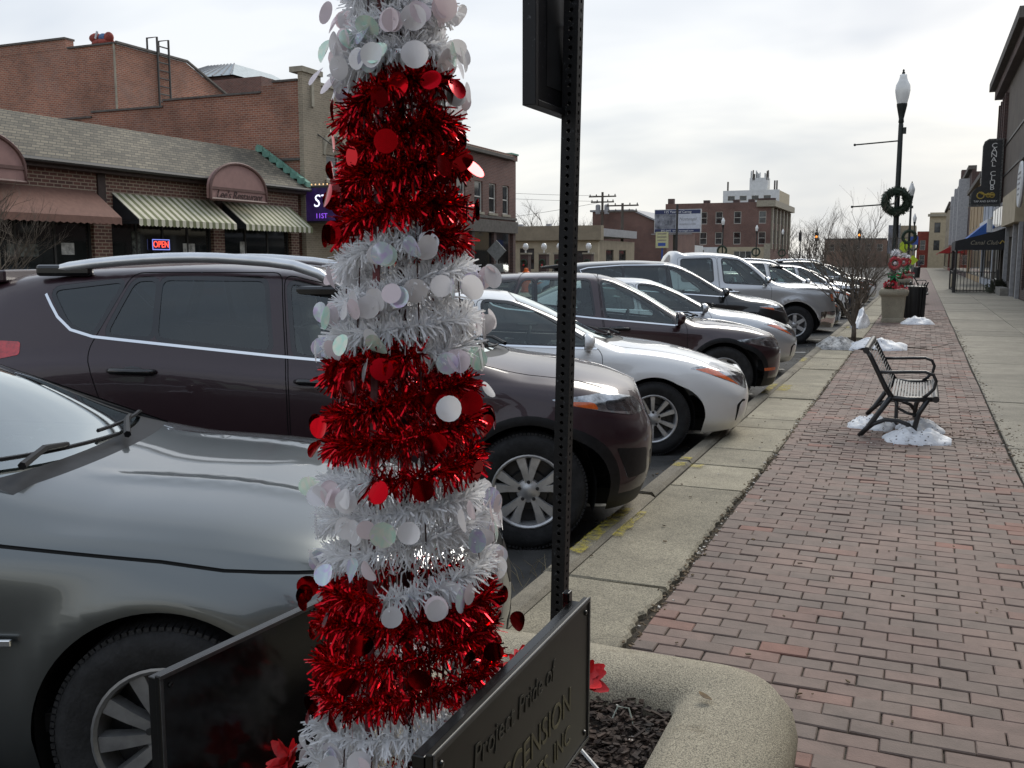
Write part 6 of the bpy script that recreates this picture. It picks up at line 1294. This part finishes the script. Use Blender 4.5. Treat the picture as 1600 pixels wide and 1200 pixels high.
def snow(label, loc, rx, ry, h, seed, mat='snow'):
    n = 44; mb = MB(); vs = []; fs = []
    for i in range(n + 1):
        for j in range(n + 1):
            u, v = 2 * i / n - 1, 2 * j / n - 1; q = Vector((u * 1.6 + seed, v * 1.6, seed * 2.3)); r_ = math.hypot(u, v) * (1 + .32 * mnoise.noise(Vector((math.atan2(v, u) * 1.1 + seed, seed, 0))))
            hgt = max(0, 1 - min(r_, 1.2) ** 2) ** .8 * (.82 + .42 * mnoise.noise(q * 1.5)) + (.16 * mnoise.noise(q * 3.3) + .06 * mnoise.noise(q * 8)) * min(1, max(0, 1.6 * (1 - r_)))
            if r_ > 1: hgt = -.1 - (r_ - 1) * .3
            vs.append((u * rx, v * ry, hgt * h))
    for i in range(n):
        for j in range(n):
            a = i * (n + 1) + j; q = (a, a + n + 1, a + n + 2, a + 1)
            if max(vs[k][2] for k in q) > -.02 * h: fs.append(q)
    o = mb.add(vs, fs).build('snow_heap', mat, None, True); o.location = loc; gr = MB(); rs_ = random.Random(int(seed * 10))
    for k in range(70):
        v = vs[rs_.randrange(len(vs))]
        if v[2] > .0: s_ = rs_.uniform(.003, .011); gr.cbox((v[0] + rs_.uniform(-.01, .01), v[1], v[2]), (s_ * 1.5, s_, s_ * .7), Matrix.Rotation(rs_.uniform(0, 6), 3, 'Z'))
    stuff(gr.build('snow_grit', 'mulch', o))
    return tag(o, label, 'snow', 'melting snow heaps on the walk')
snow('white snow heap before the bench, speckled with grit', (.03, 9.28, -.004), .29, .27, .125, 1.3); snow('snow heap behind the near legs of the bench', (-.38, 9.95, -.004), .23, .30, .11, 4.1); snow('broad white snow heap right of the bare tree trunk', (-.72, 18.9, -.004), .55, .45, .22, 7.7); snow('low snow patch under the bench seat', (.06, 9.85, -.004), .22, .22, .12, 14.3)
snow('dirty grey snow heap left of the bare tree trunk', (-1.42, 19.0, -.004), .36, .48, .20, 9.2, 'dirty_snow'); snow('snow heap at the corner of the second planter', (-.02, 26.6, -.004), .42, .45, .20, 11.4); snow('long snow ridge between the bare tree and the second planter', (-1.35, 25.4, -.004), .22, 1.3, .42, 17.0)

# ------------------------------------------------------------------ bare trees
mk('bark_grey', (.12, .095, .072), .85, var=.25, scale=12, bump=.5, bscale=40); mk('bark_far', (.10, .08, .066), .9, var=.2, scale=3)
def grow_tree(mb, p, d, L, r, lev, r_, up=.25, split=(2, 4), spread=.55, seg=3):
    pts = [p]; q = p.copy(); dd = d.copy()
    for i in range(seg): dd = (dd + Vector((r_.gauss(0, .12), r_.gauss(0, .12), r_.gauss(0, .08) + up * .12))).normalized(); q = q + dd * L / seg; pts.append(q.copy())
    mb.tube(pts, [r * (1 - .42 * i / seg) for i in range(seg + 1)], 5 if r > .01 else 3, cap=False)
    if lev <= 0: return
    for k in range(r_.randint(*split)):
        t = r_.uniform(.35, 1); i = min(seg - 1, int(t * seg)); b = pts[i].lerp(pts[i + 1], t * seg - i); ax = Vector((r_.gauss(0, 1), r_.gauss(0, 1), r_.gauss(0, .5))); ax = (ax - dd * ax.dot(dd)).normalized(); nd = (dd + ax * spread * r_.uniform(.6, 1.3) + Vector((0, 0, up * .4))).normalized()
        grow_tree(mb, b, nd, L * r_.uniform(.55, .82), r * r_.uniform(.45, .62), lev - 1, r_, up, split, spread, seg)
def bare_tree(label, loc, h, seed, lev=4, stems=5, mat='bark_grey', r0=.05, group='bare winter trees', name='bare_tree', fork=.2):
    t = thing(name, label, 'tree', loc, 0, group); r_ = random.Random(seed); MB().tube([(0, 0, -.05), (.01, 0, h * fork * .5), (0, .01, h * fork)], [r0 * 1.25, r0, r0 * .95], 8).build('trunk', mat, t, True); mb = MB()
    for k in range(stems):
        a = 2 * math.pi * k / stems + r_.uniform(-.4, .4); sp = r_.uniform(.25, .75) if k else .05; grow_tree(mb, Vector((0, 0, h * fork * r_.uniform(.7, .98))), Vector((math.cos(a) * sp, math.sin(a) * sp, 1)).normalized(), h * (.36 if k else .46), r0 * (.45 if k else .62), lev, r_, split=(3, 4) if lev > 3 and r0 < .1 else (2, 4))
    mb.build('branches', mat, t, fix=False); return t
bare_tree('small bare many-stemmed tree with twiggy branches beside the snow heaps', (-1.2, 20.4, -.03), 2.75, 3, 4, 10, r0=.045, fork=.14)
for k, (x, y, h) in enumerate(((-43.5, 112, 9), (-40, 116, 7.6), (-25.5, 205, 10), (-22, 212, 9), (-19, 215, 12), (-16, 225, 9), (-13.5, 208, 8), (-27.5, 118, 5.2), (-11, 222, 9))):
    bare_tree(('bare tree behind the low beige building, larger of the pair', 'bare tree behind the low beige building, smaller of the pair', 'distant bare tree just right of the brick hotel', 'distant bare tree second right of the brick hotel', 'tallest distant bare tree left of the traffic light', 'distant bare tree behind the traffic light', 'distant bare tree right of the traffic light', 'low bare tree behind the white hall', 'distant bare tree before the long brick block')[k], (x, y, 0), h, 40 + k, 4, 6, 'bark_far', .16, 'distant bare trees')
bare_tree('bare street tree before the brown awning at the left edge', (-17.2, 13.9, 0), 2.9, 71, 4, 6, 'bark_grey', .05)
mk('wood_far', (.085, .070, .06), .95, var=.3, scale=.6)
mb = MB(); r_ = random.Random(77)
for k in range(2600):
    x = r_.uniform(-70, -6); y = r_.uniform(255, 300); z = r_.uniform(0, 5.5) * (.7 + .3 * math.sin(x * .4)); d = Vector((r_.gauss(0, .35), r_.gauss(0, .3), 1)).normalized(); p = Vector((x, y, z)); mb.tube([p, p + d * r_.uniform(.8, 2.4)], [.07, .02], 3, cap=False)
o = stuff(mb.build('far_wood', 'wood_far', None, fix=False)); tag(o, 'far belt of bare brown trees along the horizon', 'wood')

# ------------------------------------------------------------------ second planter, decorations, bin
mk('bin_black', (.012, .012, .013), .5, var=.2); mk('satin_green', (.01, .20, .06), .45, var=.2, scale=20); mk('satin_red', (.46, .015, .03), .5, var=.2, scale=16); mk('moss_green', (.035, .05, .02), .9, var=.3, scale=30)
def far_planter(label, loc, deco, seed):
    t = thing('planter', label, 'planter', loc, 0, 'concrete planters along the walk'); planter_mesh(t, -.36, .36, -.5, .5, .05, .87, .10, 3, .03)
    if not deco: return
    d = thing('candy_decoration', deco, 'decoration', (loc[0], loc[1] - .36, .85), 0, 'ribbon decorations in the planters'); r_ = random.Random(seed)
    MB().tube([(0, 0, -.05), (0, 0, .95)], .012, 6).build('stick', 'wire_dark', d)
    mb = MB().tube([(.13 * math.cos(a), -.02, .68 + .13 * math.sin(a)) for a in [2 * math.pi * i / 18 for i in range(19)]], [.042 + .018 * (i % 2) for i in range(19)], 7); mb.build('red_ring', 'satin_red', d, 50); MB().sphere((0, -.04, .68), .05, 8, 6).build('ring_centre', 'pearl', d, True)
    mb = MB()
    for s_ in (-1, 1):
        mb.tube([(0, -.02, .36), (s_ * .07, -.04, .43), (s_ * .15, -.03, .40), (s_ * .14, -.02, .33), (s_ * .05, -.02, .34), (0, -.02, .36)], [.015, .03, .034, .03, .02, .012], 5); mb.tube([(0, -.03, .35), (s_ * .06, -.05, .27), (s_ * .1, -.05, .22)], [.012, .022, .026], 4)
    mb.build('green_bow', 'satin_green', d, True)
    def tuft(nm, mat, c, rad, n, sz):
        mb = MB()
        for k in range(n):
            q = Vector((r_.gauss(0, 1), r_.gauss(0, 1), r_.gauss(0, 1))).normalized(); p = Vector(c) + Vector((q.x * rad[0], q.y * rad[1], q.z * rad[2])) * r_.uniform(.6, 1); dd = (q + Vector((r_.gauss(0, .5), r_.gauss(0, .5), r_.gauss(0, .5)))).normalized(); s2 = dd.orthogonal().normalized() * sz * .35
            mb.add([p, p + dd * sz * .5 + s2, p + dd * sz, p + dd * sz * .5 - s2], [(0, 1, 2, 3)])
        mb.build(nm, mat, d, fix=False)
    tuft('red_drape', 'satin_red', (-.08, 0, .12), (.15, .10, .10), 100, .08); tuft('red_ruffle', 'satin_red', (.2, .02, .04), (.12, .10, .05), 50, .07)
    mb = MB()
    for k in range(300): a, e = r_.uniform(0, 6.28), r_.uniform(-.3, 1.5); q = Vector((math.cos(a) * math.cos(e), math.sin(a) * math.cos(e), math.sin(e))); p = Vector((0, 0, .9)) + q * .03; s_ = q.orthogonal() * .006; mb.add([p - s_, p + s_, p + q * .13], [(0, 1, 2)])
    mb.build('tinsel_puff', 'white_tinsel', d, fix=False)
    mb = MB()
    for k in range(160): x, y = r_.uniform(-.22, .0), r_.uniform(-.1, .3); mb.add([(x, y, -.01), (x + .03, y, -.01), (x + .015 + r_.gauss(0, .03), y, .10 + r_.random() * .06)], [(0, 1, 2)])
    mb.build('moss', 'moss_green', d, fix=False)
far_planter('square tapered concrete planter at the nearest globe lamp, red ribbons on top', (-.64, 27.2, 0), 'red ring, green bow and red drape stacked in the second planter', 1); far_planter('square concrete planter third along the walk', (-.66, 41.5, 0), 'red and green ribbon decoration in the third planter', 2); far_planter('square concrete planter fourth along the walk', (-.7, 57, 0), 'red and green ribbon decoration in the fourth planter', 3)
bn = thing('litter_bin', 'black slatted litter bin behind the second planter', 'bin', (-.17, 28.4, 0)); MB().lathe([(.26, .05), (.29, .5), (.30, .9), (.27, .92), (1e-4, .93)], 20).build('drum', 'bin_black', bn, 40)
for k in range(20): a = 2 * math.pi * k / 20; MB().tube([(.285 * math.cos(a), .285 * math.sin(a), .04), (.315 * math.cos(a), .315 * math.sin(a), .9), (.36 * math.cos(a), .36 * math.sin(a), 1.02)], .014, 4).build('bar', 'bin_black', bn)
b2 = thing('litter_bin', 'small black litter bin far along the walk beside the lamp', 'bin', (-.4, 92, 0)); MB().lathe([(.26, .05), (.3, .9), (.28, 1.0), (1e-4, 1.02)], 12).build('drum', 'bin_black', b2, 40)

# ------------------------------------------------------------------ signs, poles, people
mk('pole_wood', (.09, .075, .06), .9, var=.2, scale=4); mk('sign_lime', (.55, .70, .03), .5, var=.05); mk('sign_white', (.6, .61, .6), .6, var=.06); mk('sign_blue', (.04, .09, .35), .6, var=.06); mk('sign_back', (.28, .29, .29), .5, metal=.5, var=.12); mk('safety_orange', (.75, .14, .02), .6, var=.12); mk('board_navy', (.03, .04, .11), .6, var=.05); mk('board_photo', (.35, .36, .40), .7, var=.7, scale=2.2, c2=(.04, .045, .06)); mk('board_pale', (.58, .60, .66), .7, var=.06); mk('board_yellow', (.55, .53, .30), .7, var=.08)
def utility(label, x, y, h, arms):
    t = thing('utility_pole', label, 'pole', (x, y, 0), 0, 'wooden utility poles'); MB().tube([(0, 0, 0), (0, 0, h)], [.16, .11], 8).build('pole', 'pole_wood', t)
    for z, L in arms:
        MB().box(-L, L, -.06, .06, z - .06, z + .06).build('crossarm', 'pole_wood', t)
        for k in (-1, -.5, .5, 1): MB().lathe([(.05, 0), (.06, .08), (.03, .16), (1e-4, .17)], 6, (k * L * .92, 0, z + .06)).build('insulator', 'stone_dark', t)
    for s_ in (-1, 1): MB().lathe([(1e-4, 0), (.22, 0), (.24, .1), (.24, .75), (.2, .85), (1e-4, .9)], 10, (s_ * .42, 0, h - 2.0)).build('transformer', 'rooftop_grey', t) if arms and label.startswith('tall') else None
    return t
utility('tall wooden utility pole with transformers, left of the other poles', -27.4, 86, 7.8, [(7.4, 1.3), (6.9, 1.1)]); utility('wooden utility pole with two crossarms, middle pole', -23.7, 80, 6.4, [(6.2, 1.4), (5.7, 1.3)]); utility('short wooden pole right of the utility poles', -26.6, 95, 5.9, [])
mk('cable', (.05, .05, .05), .7, var=0)
mb = MB(); [mb.tube([Vector((-45, 60, 8.4 - k * .4)).lerp(Vector((-27.4, 86, 7.45 - k * .5)), i / 10) - Vector((0, 0, .5 * math.sin(math.pi * i / 10))) for i in range(11)], .018, 4) for k in range(2)]; tag(mb.build('overhead_cable', 'cable'), 'pair of overhead cables running to the tall utility pole', 'cable')
mb = MB(); mb.tube([Vector((-27.4, 86, 6.9)).lerp(Vector((-40, 70, 4.2)), i / 8) - Vector((0, 0, .3 * math.sin(math.pi * i / 8))) for i in range(9)], .018, 4); tag(mb.build('overhead_cable', 'cable'), 'single service cable dropping left from the tall pole', 'cable')
bb = thing('billboard', 'billboard with navy bands and pale photo panel before the brick hotel', 'billboard', (-17.85, 75.5, 0)); 
MB().box(-1.85, 1.85, -.1, .1, 3.72, 5.55).build('panel', 'sign_white', bb); MB().box(-1.8, 1.8, -.13, -.101, 5.2, 5.5).build('top_band', 'board_navy', bb); MB().box(-1.8, 1.8, -.13, -.101, 3.77, 4.02).build('bottom_band', 'board_navy', bb); MB().box(-1.8, -.15, -.13, -.101, 4.03, 5.19).build('photo_panel', 'board_photo', bb); MB().box(-.14, 1.8, -.13, -.101, 4.03, 5.19).build('pale_panel', 'board_pale', bb)
text('lettering', '125 Years of Caring', .27, 'letter_white', bb, (0, -.135, 5.34), RX, .004); text('lettering', '895-0443  www.hartesgal.com', .21, 'letter_white', bb, (0, -.135, 3.89), RX, .004); text('lettering', 'Nottengal', .34, 'rooftop_grey', bb, (.82, -.135, 4.78), RX, .004, shear=.3); text('lettering', 'FUNERAL HOME', .18, 'rooftop_grey', bb, (.82, -.135, 4.38), RX, .004)
for x in (-.25,): MB().tube([(x, .2, 0), (x, .2, 5.0)], .15, 8).build('column', 'dark_frame', bb)
MB().box(-2.0, 1.2, -.5, -.12, 3.6, 3.66).build('catwalk', 'rooftop_grey', bb)
t = thing('utility_pole', 'dark slim pole standing before the billboard', 'pole', (-17.55, 74, 0), 0, 'wooden utility poles'); MB().tube([(0, 0, 0), (0, 0, 5.85)], .09, 8).build('pole', 'dark_frame', t)
ys = thing('pole_sign', 'pale yellow sign on a blue post below the billboard', 'sign', (-18.95, 75, 0)); MB().box(-.5, .5, -.06, .06, 2.55, 3.8).build('panel', 'board_yellow', ys); MB().box(-.3, .3, -.075, -.061, 2.7, 2.95).build('logo_block', 'sign_blue', ys); MB().tube([(0, .1, 0), (0, .1, 2.55)], .07, 8).build('post', 'sign_blue', ys)
for z in (3.1, 3.35, 3.6): MB().box(-.36, .36, -.07, -.061, z, z + .1).build('text_line', 'stone_trim', ys)
dm = thing('road_sign', 'diamond road sign seen from behind on a steel post before the corner building', 'road sign', (-18.6, 42, 0)); MB().prism([(0, 1.55), (.5, 2.05), (0, 2.55), (-.5, 2.05)], -.01, .01, 'y').build('diamond_plate', 'sign_back', dm); MB().box(-.35, .35, -.01, .01, 1.05, 1.42).build('lower_plate', 'sign_back', dm); MB().tube([(0, .03, 0), (0, .03, 2.5)], .035, 6).build('post', 'sign_back', dm)
od = thing('traffic_drum', 'orange traffic drum before the beige building', 'traffic drum', (-18.3, 45, 0)); MB().lathe([(.3, 0), (.3, .1), (.24, .12), (.2, 1.0), (.12, 1.05), (.1, 1.2), (1e-4, 1.22)], 14).build('drum', 'safety_orange', od, 40); [MB().lathe([(.236 - z * .045, z), (.236 - (z + .12) * .045, z + .12)], 14, (0, 0, 0)).build('band', 'sign_white', od) for z in (.35, .65)]
for k, x in enumerate((-22.4, -21.2, -20.2, -18.35)):
    t = thing('lantern_pier', ('brick pier with white lantern and wreath, first from the corner building', 'brick pier with white lantern and wreath, second from the corner building', 'brick pier with white lantern and wreath, third from the corner building', 'brick pier with white lantern nearest the black post')[k], 'pier', (x, 55, 0), 0, 'lantern piers of the forecourt'); MB().box(-.25, .25, -.25, .25, 0, 1.95).build('pier', 'brick_dark', t); MB().box(-.3, .3, -.3, .3, 1.951, 2.05).build('cap', 'stone_trim', t); MB().lathe([(.05, 2.05), (.05, 2.2), (.16, 2.28), (.18, 2.45), (.1, 2.6), (1e-4, 2.62)], 12).build('lantern', 'globe', t, True)
    MB().tube([(.17 * math.cos(a), -.3, 1.45 + .17 * math.sin(a)) for a in [2 * math.pi * i / 14 for i in range(15)]], .06, 6).build('small_wreath', 'fir_green', t); MB().sphere((0, -.33, 1.3), .07, 6, 5).build('bow', 'ribbon_red', t)
ps = thing('road_sign', 'lime yellow pedestrian warning sign beside the second walk lamp', 'road sign', (-1.15, 72, 0)); MB().prism([(0, 2.05), (.5, 2.55), (0, 3.05), (-.5, 2.55)], -.01, .01, 'y').build('diamond_plate', 'sign_lime', ps); MB().prism([(.55, 1.25), (.9, 1.6), (.55, 1.95), (.2, 1.6)], -.04, -.02, 'y').build('lower_plate', 'sign_lime', ps); MB().tube([(0, .03, 0), (0, .03, 3)], .035, 6).build('post', 'sign_back', ps); MB().sphere((0, -.015, 2.72), .07, 8, 6, (1, .2, 1)).build('figure_head', 'club_black', ps); MB().tube([(0, -.015, 2.62), (0, -.015, 2.42), (.12, -.015, 2.25)], .035, 5).build('figure_body', 'club_black', ps)
bl_ = thing('road_sign', 'small blue sign far along the walk', 'road sign', (-.75, 90, 0)); MB().box(-.35, .35, -.01, .01, 2.9, 3.6).build('plate', 'sign_blue', bl_); MB().tube([(0, .03, 0), (0, .03, 3.5)], .035, 6).build('post', 'sign_back', bl_)
bnr = thing('street_banner', 'dark patterned banner hanging beyond the nearest lamp', 'banner', (-1.75, 66, 0)); MB().box(-.32, .32, -.015, .015, 2.0, 3.8).build('cloth', 'board_photo', bnr); MB().tube([(.36, 0, 0), (.36, 0, 3.9)], .035, 6).build('post', 'sign_back', bnr)
for k, (x, y, z, lab) in enumerate(((-14.6, 150, 5.0, 'traffic light showing amber over the road end'), (-17.6, 156, 5.2, 'unlit traffic light left of the amber one'), (-8.6, 150, 5.2, 'amber traffic light seen through the bare tree'))):
    t = thing('traffic_light', lab, 'traffic light', (x, y, 0), 0, 'traffic lights'); MB().tube([(0, .3, 0), (0, .3, z + 1)], .09, 8).build('pole', 'dark_frame', t); MB().box(-.22, .22, -.15, .15, z - .65, z + .65).build('housing', 'club_black', t)
    mk('amber_lit%d' % k, (.9, .35, .05), .4, var=0, emit=(1, .30, .04), estr=2.2) if k != 1 else None
    for q, dz in enumerate((.4, 0, -.4)): MB().lathe([(1e-4, -.18), (.16, -.16)], 12, (0, 0, z + dz), 'y').build('lens', 'amber_lit%d' % k if (q == 1 and k != 1) else 'bin_black', t)
mk('cloth_dark', (.02, .02, .024), .85, var=.2); mk('cloth_grey', (.06, .06, .07), .85, var=.2); mk('skin', (.36, .22, .16), .6, var=.1); mk('hair_dark', (.03, .02, .015), .7, var=.2)
def person(label, loc, rz, top, step):
    t = thing('person', label, 'person', loc, rz, 'people walking far along the walk'); me = bpy.data.meshes.new('body')
    J = dict(pel=(0, 0, .95), sp=(0, .01, 1.2), ch=(0, .02, 1.42), nk=(0, .02, 1.52), hd=(0, -.01, 1.60), ht=(0, -.01, 1.72), hl=(-.1, 0, .9), kl=(-.11, -.05 - step, .5), al=(-.11, .06 - step * 1.4, .09), tl=(-.12, -.12 - step * 1.4, .03), hr=(.1, 0, .9), kr=(.11, step * .6 - .03, .5), ar=(.11, .12 + step, .1), tr=(.12, -.05 + step, .03), sl=(-.2, .02, 1.42), el=(-.26, .06, 1.15), wl=(-.25, -.05, .92), fl=(-.25, -.09, .82), sr=(.2, .02, 1.42), er=(.26, .04, 1.15), wr=(.25, -.08, .94), fr=(.25, -.12, .84))
    rad = dict(pel=.15, sp=.145, ch=.15, nk=.06, hd=.085, ht=.07, hl=.095, kl=.068, al=.045, tl=.035, hr=.095, kr=.068, ar=.045, tr=.035, sl=.075, el=.055, wl=.04, fl=.03, sr=.075, er=.055, wr=.04, fr=.03)
    E_ = [('pel', 'sp'), ('sp', 'ch'), ('ch', 'nk'), ('nk', 'hd'), ('hd', 'ht'), ('pel', 'hl'), ('hl', 'kl'), ('kl', 'al'), ('al', 'tl'), ('pel', 'hr'), ('hr', 'kr'), ('kr', 'ar'), ('ar', 'tr'), ('ch', 'sl'), ('sl', 'el'), ('el', 'wl'), ('wl', 'fl'), ('ch', 'sr'), ('sr', 'er'), ('er', 'wr'), ('wr', 'fr')]
    ks = list(J); me.from_pydata([J[k] for k in ks], [(ks.index(a), ks.index(b)) for a, b in E_], []); o = link('body', me, t); o.modifiers.new('skin', 'SKIN'); o.modifiers.new('sub', 'SUBSURF').render_levels = 1
    for i, k in enumerate(ks): me.skin_vertices[0].data[i].radius = (rad[k], rad[k] * .85)
    me.skin_vertices[0].data[0].use_root = True; me.materials.append(M[top]); o.modifiers['skin'].use_smooth_shade = True
    MB().sphere((0, -.02, 1.64), .098, 12, 10, (.85, 1, 1.2)).build('face', 'skin', t, True); MB().sphere((0, .0, 1.68), .105, 12, 10, (.9, 1, 1.05)).build('hair', 'hair_dark', t, True); MB().box(-.012, .012, -.135, -.11, 1.61, 1.66).build('nose', 'skin', t)
    return t
person('person in dark clothes striding along the far walk, left of the two', (-1.75, 138, 0), .2, 'cloth_dark', .16); person('person in a long grey coat farther right on the walk', (-.35, 140, 0), 0, 'cloth_grey', .08)
# ------------------------------------------------------------------ litter: twigs, leaves, grit
r_ = random.Random(99)
tw = MB()
def twig(p, a, L, r=.004):
    pts = [Vector(p)]; d = Vector((math.cos(a), math.sin(a), 0))
    for i in range(4): d = (d + Vector((r_.gauss(0, .18), r_.gauss(0, .18), r_.gauss(0, .08)))).normalized(); q = pts[-1] + d * L / 4; q.z = max(.006, q.z); pts.append(q)
    m = MB().tube(pts, [r, r, r * .8, r * .6, r * .4], 5); e = pts[2]; m.tube([e, e + Vector((math.cos(a + .8), math.sin(a + .8), .1)) * L * .3], [r * .6, r * .3], 4); return m
tag(twig((-.35, 18.9, .03), -.15, .75, .012).build('fallen_twig', 'bark_grey'), 'long forked twig lying on the bricks right of the snow', 'twig'); tag(twig((.25, 19.4, .01), .5, .3, .008).build('fallen_twig', 'bark_grey'), 'short twig on the bricks beyond the long twig', 'twig')
mb = MB()
for k in range(2300):
    zone = r_.random()
    if zone < .40: x, y, z = -1.06 + r_.gauss(0, .02), r_.uniform(3, 20), .0
    elif zone < .58: x, y, z = .76 + abs(r_.gauss(0, .06)), r_.uniform(6, 26), .003
    elif zone < .70: x, y, z = r_.gauss(-.1, .4), r_.gauss(9.7, .6), .004
    elif zone < .82: x, y, z = -1.80 - abs(r_.gauss(0, .16)), r_.uniform(2, 22), ZR + .004
    elif zone < .90: x, y, z = r_.gauss(.75, .12), r_.gauss(9.3, .9), .004
    else: x, y, z = r_.uniform(-1.6, .74), r_.uniform(3, 26), .004
    s_ = r_.uniform(.004, .012); a = r_.uniform(0, 6.28); q = Matrix.Rotation(a, 3, 'Z') @ Matrix.Rotation(r_.gauss(0, .3), 3, 'X'); mb.m = 0 if r_.random() < .82 else 1; mb.cbox((x, y, z + s_ * .15), (s_ * 2, s_, s_ * .4), q)
o = stuff(mb.build('leaf_litter', ['dry_leaf', 'pale_grit'], None)); tag(o, 'scattered crumbs of dry leaf and grit along the paving edges', 'litter')
mb = MB()
for k in range(14): x, y, a = r_.uniform(-1.95, -1.80), r_.uniform(4.3, 5.0), r_.uniform(0, 6.28); mb.tube([(x, y, ZR), (x + .03 * math.cos(a), y + .03 * math.sin(a), ZR + .06), (x + .09 * math.cos(a), y + .09 * math.sin(a), ZR + .11)], [.0018, .0014, .0006], 4)
tag(mb.build('dry_grass', 'stem_dry' if 'stem_dry' in M else mk('stem_dry', (.30, .25, .15), .8, var=.2)), 'wisps of dry grass in the gutter beside the near kerb', 'grass')
# worn yellow paint on the kerb
def wornpaint():
    m, nt, b = nmat('kerb_yellow'); N = nt.nodes; L = nt.links; tc = N.new('ShaderNodeTexCoord'); n = N.new('ShaderNodeTexNoise'); n.inputs['Scale'].default_value = 14; n.inputs['Detail'].default_value = 10; n.inputs['Roughness'].default_value = .75; L.new(tc.outputs['Object'], n.inputs['Vector'])
    r = N.new('ShaderNodeValToRGB'); L.new(n.outputs[0], r.inputs[0]); r.color_ramp.elements[0].position = .42; r.color_ramp.elements[1].position = .62; r.color_ramp.elements[0].color = (0, 0, 0, 1); r.color_ramp.elements[1].color = (.85, .85, .85, 1)
    b.inputs['Base Color'].default_value = (.52, .42, .04, 1); b.inputs['Roughness'].default_value = .75; L.new(r.outputs[0], b.inputs['Alpha'])
wornpaint()
for y0, y1, x1 in ((4.9, 5.95, -1.645), (7.35, 7.50, -1.645), (7.62, 7.72, -1.645), (11.9, 12.9, -1.645), (15.9, 16.5, -1.645), (5.3, 5.9, -1.54), (7.36, 7.48, -1.5), (12.2, 12.8, -1.45), (24.2, 24.8, -1.5)):
    x0 = -1.752 if x1 < -1.6 else -1.612; pts = []; n = 8
    e = MB(); L_ = [(x0 + r_.uniform(0, .01), y0 + (y1 - y0) * i / n) for i in range(n + 1)]; R_ = [(x1 - r_.uniform(0, .02), y0 + (y1 - y0) * i / n) for i in range(n + 1)]; e.add([(a, b, .0085) for a, b in L_ + R_[::-1]], [tuple(range(2 * n + 2))])
    e.build('kerb_paint', 'kerb_yellow', kerb)
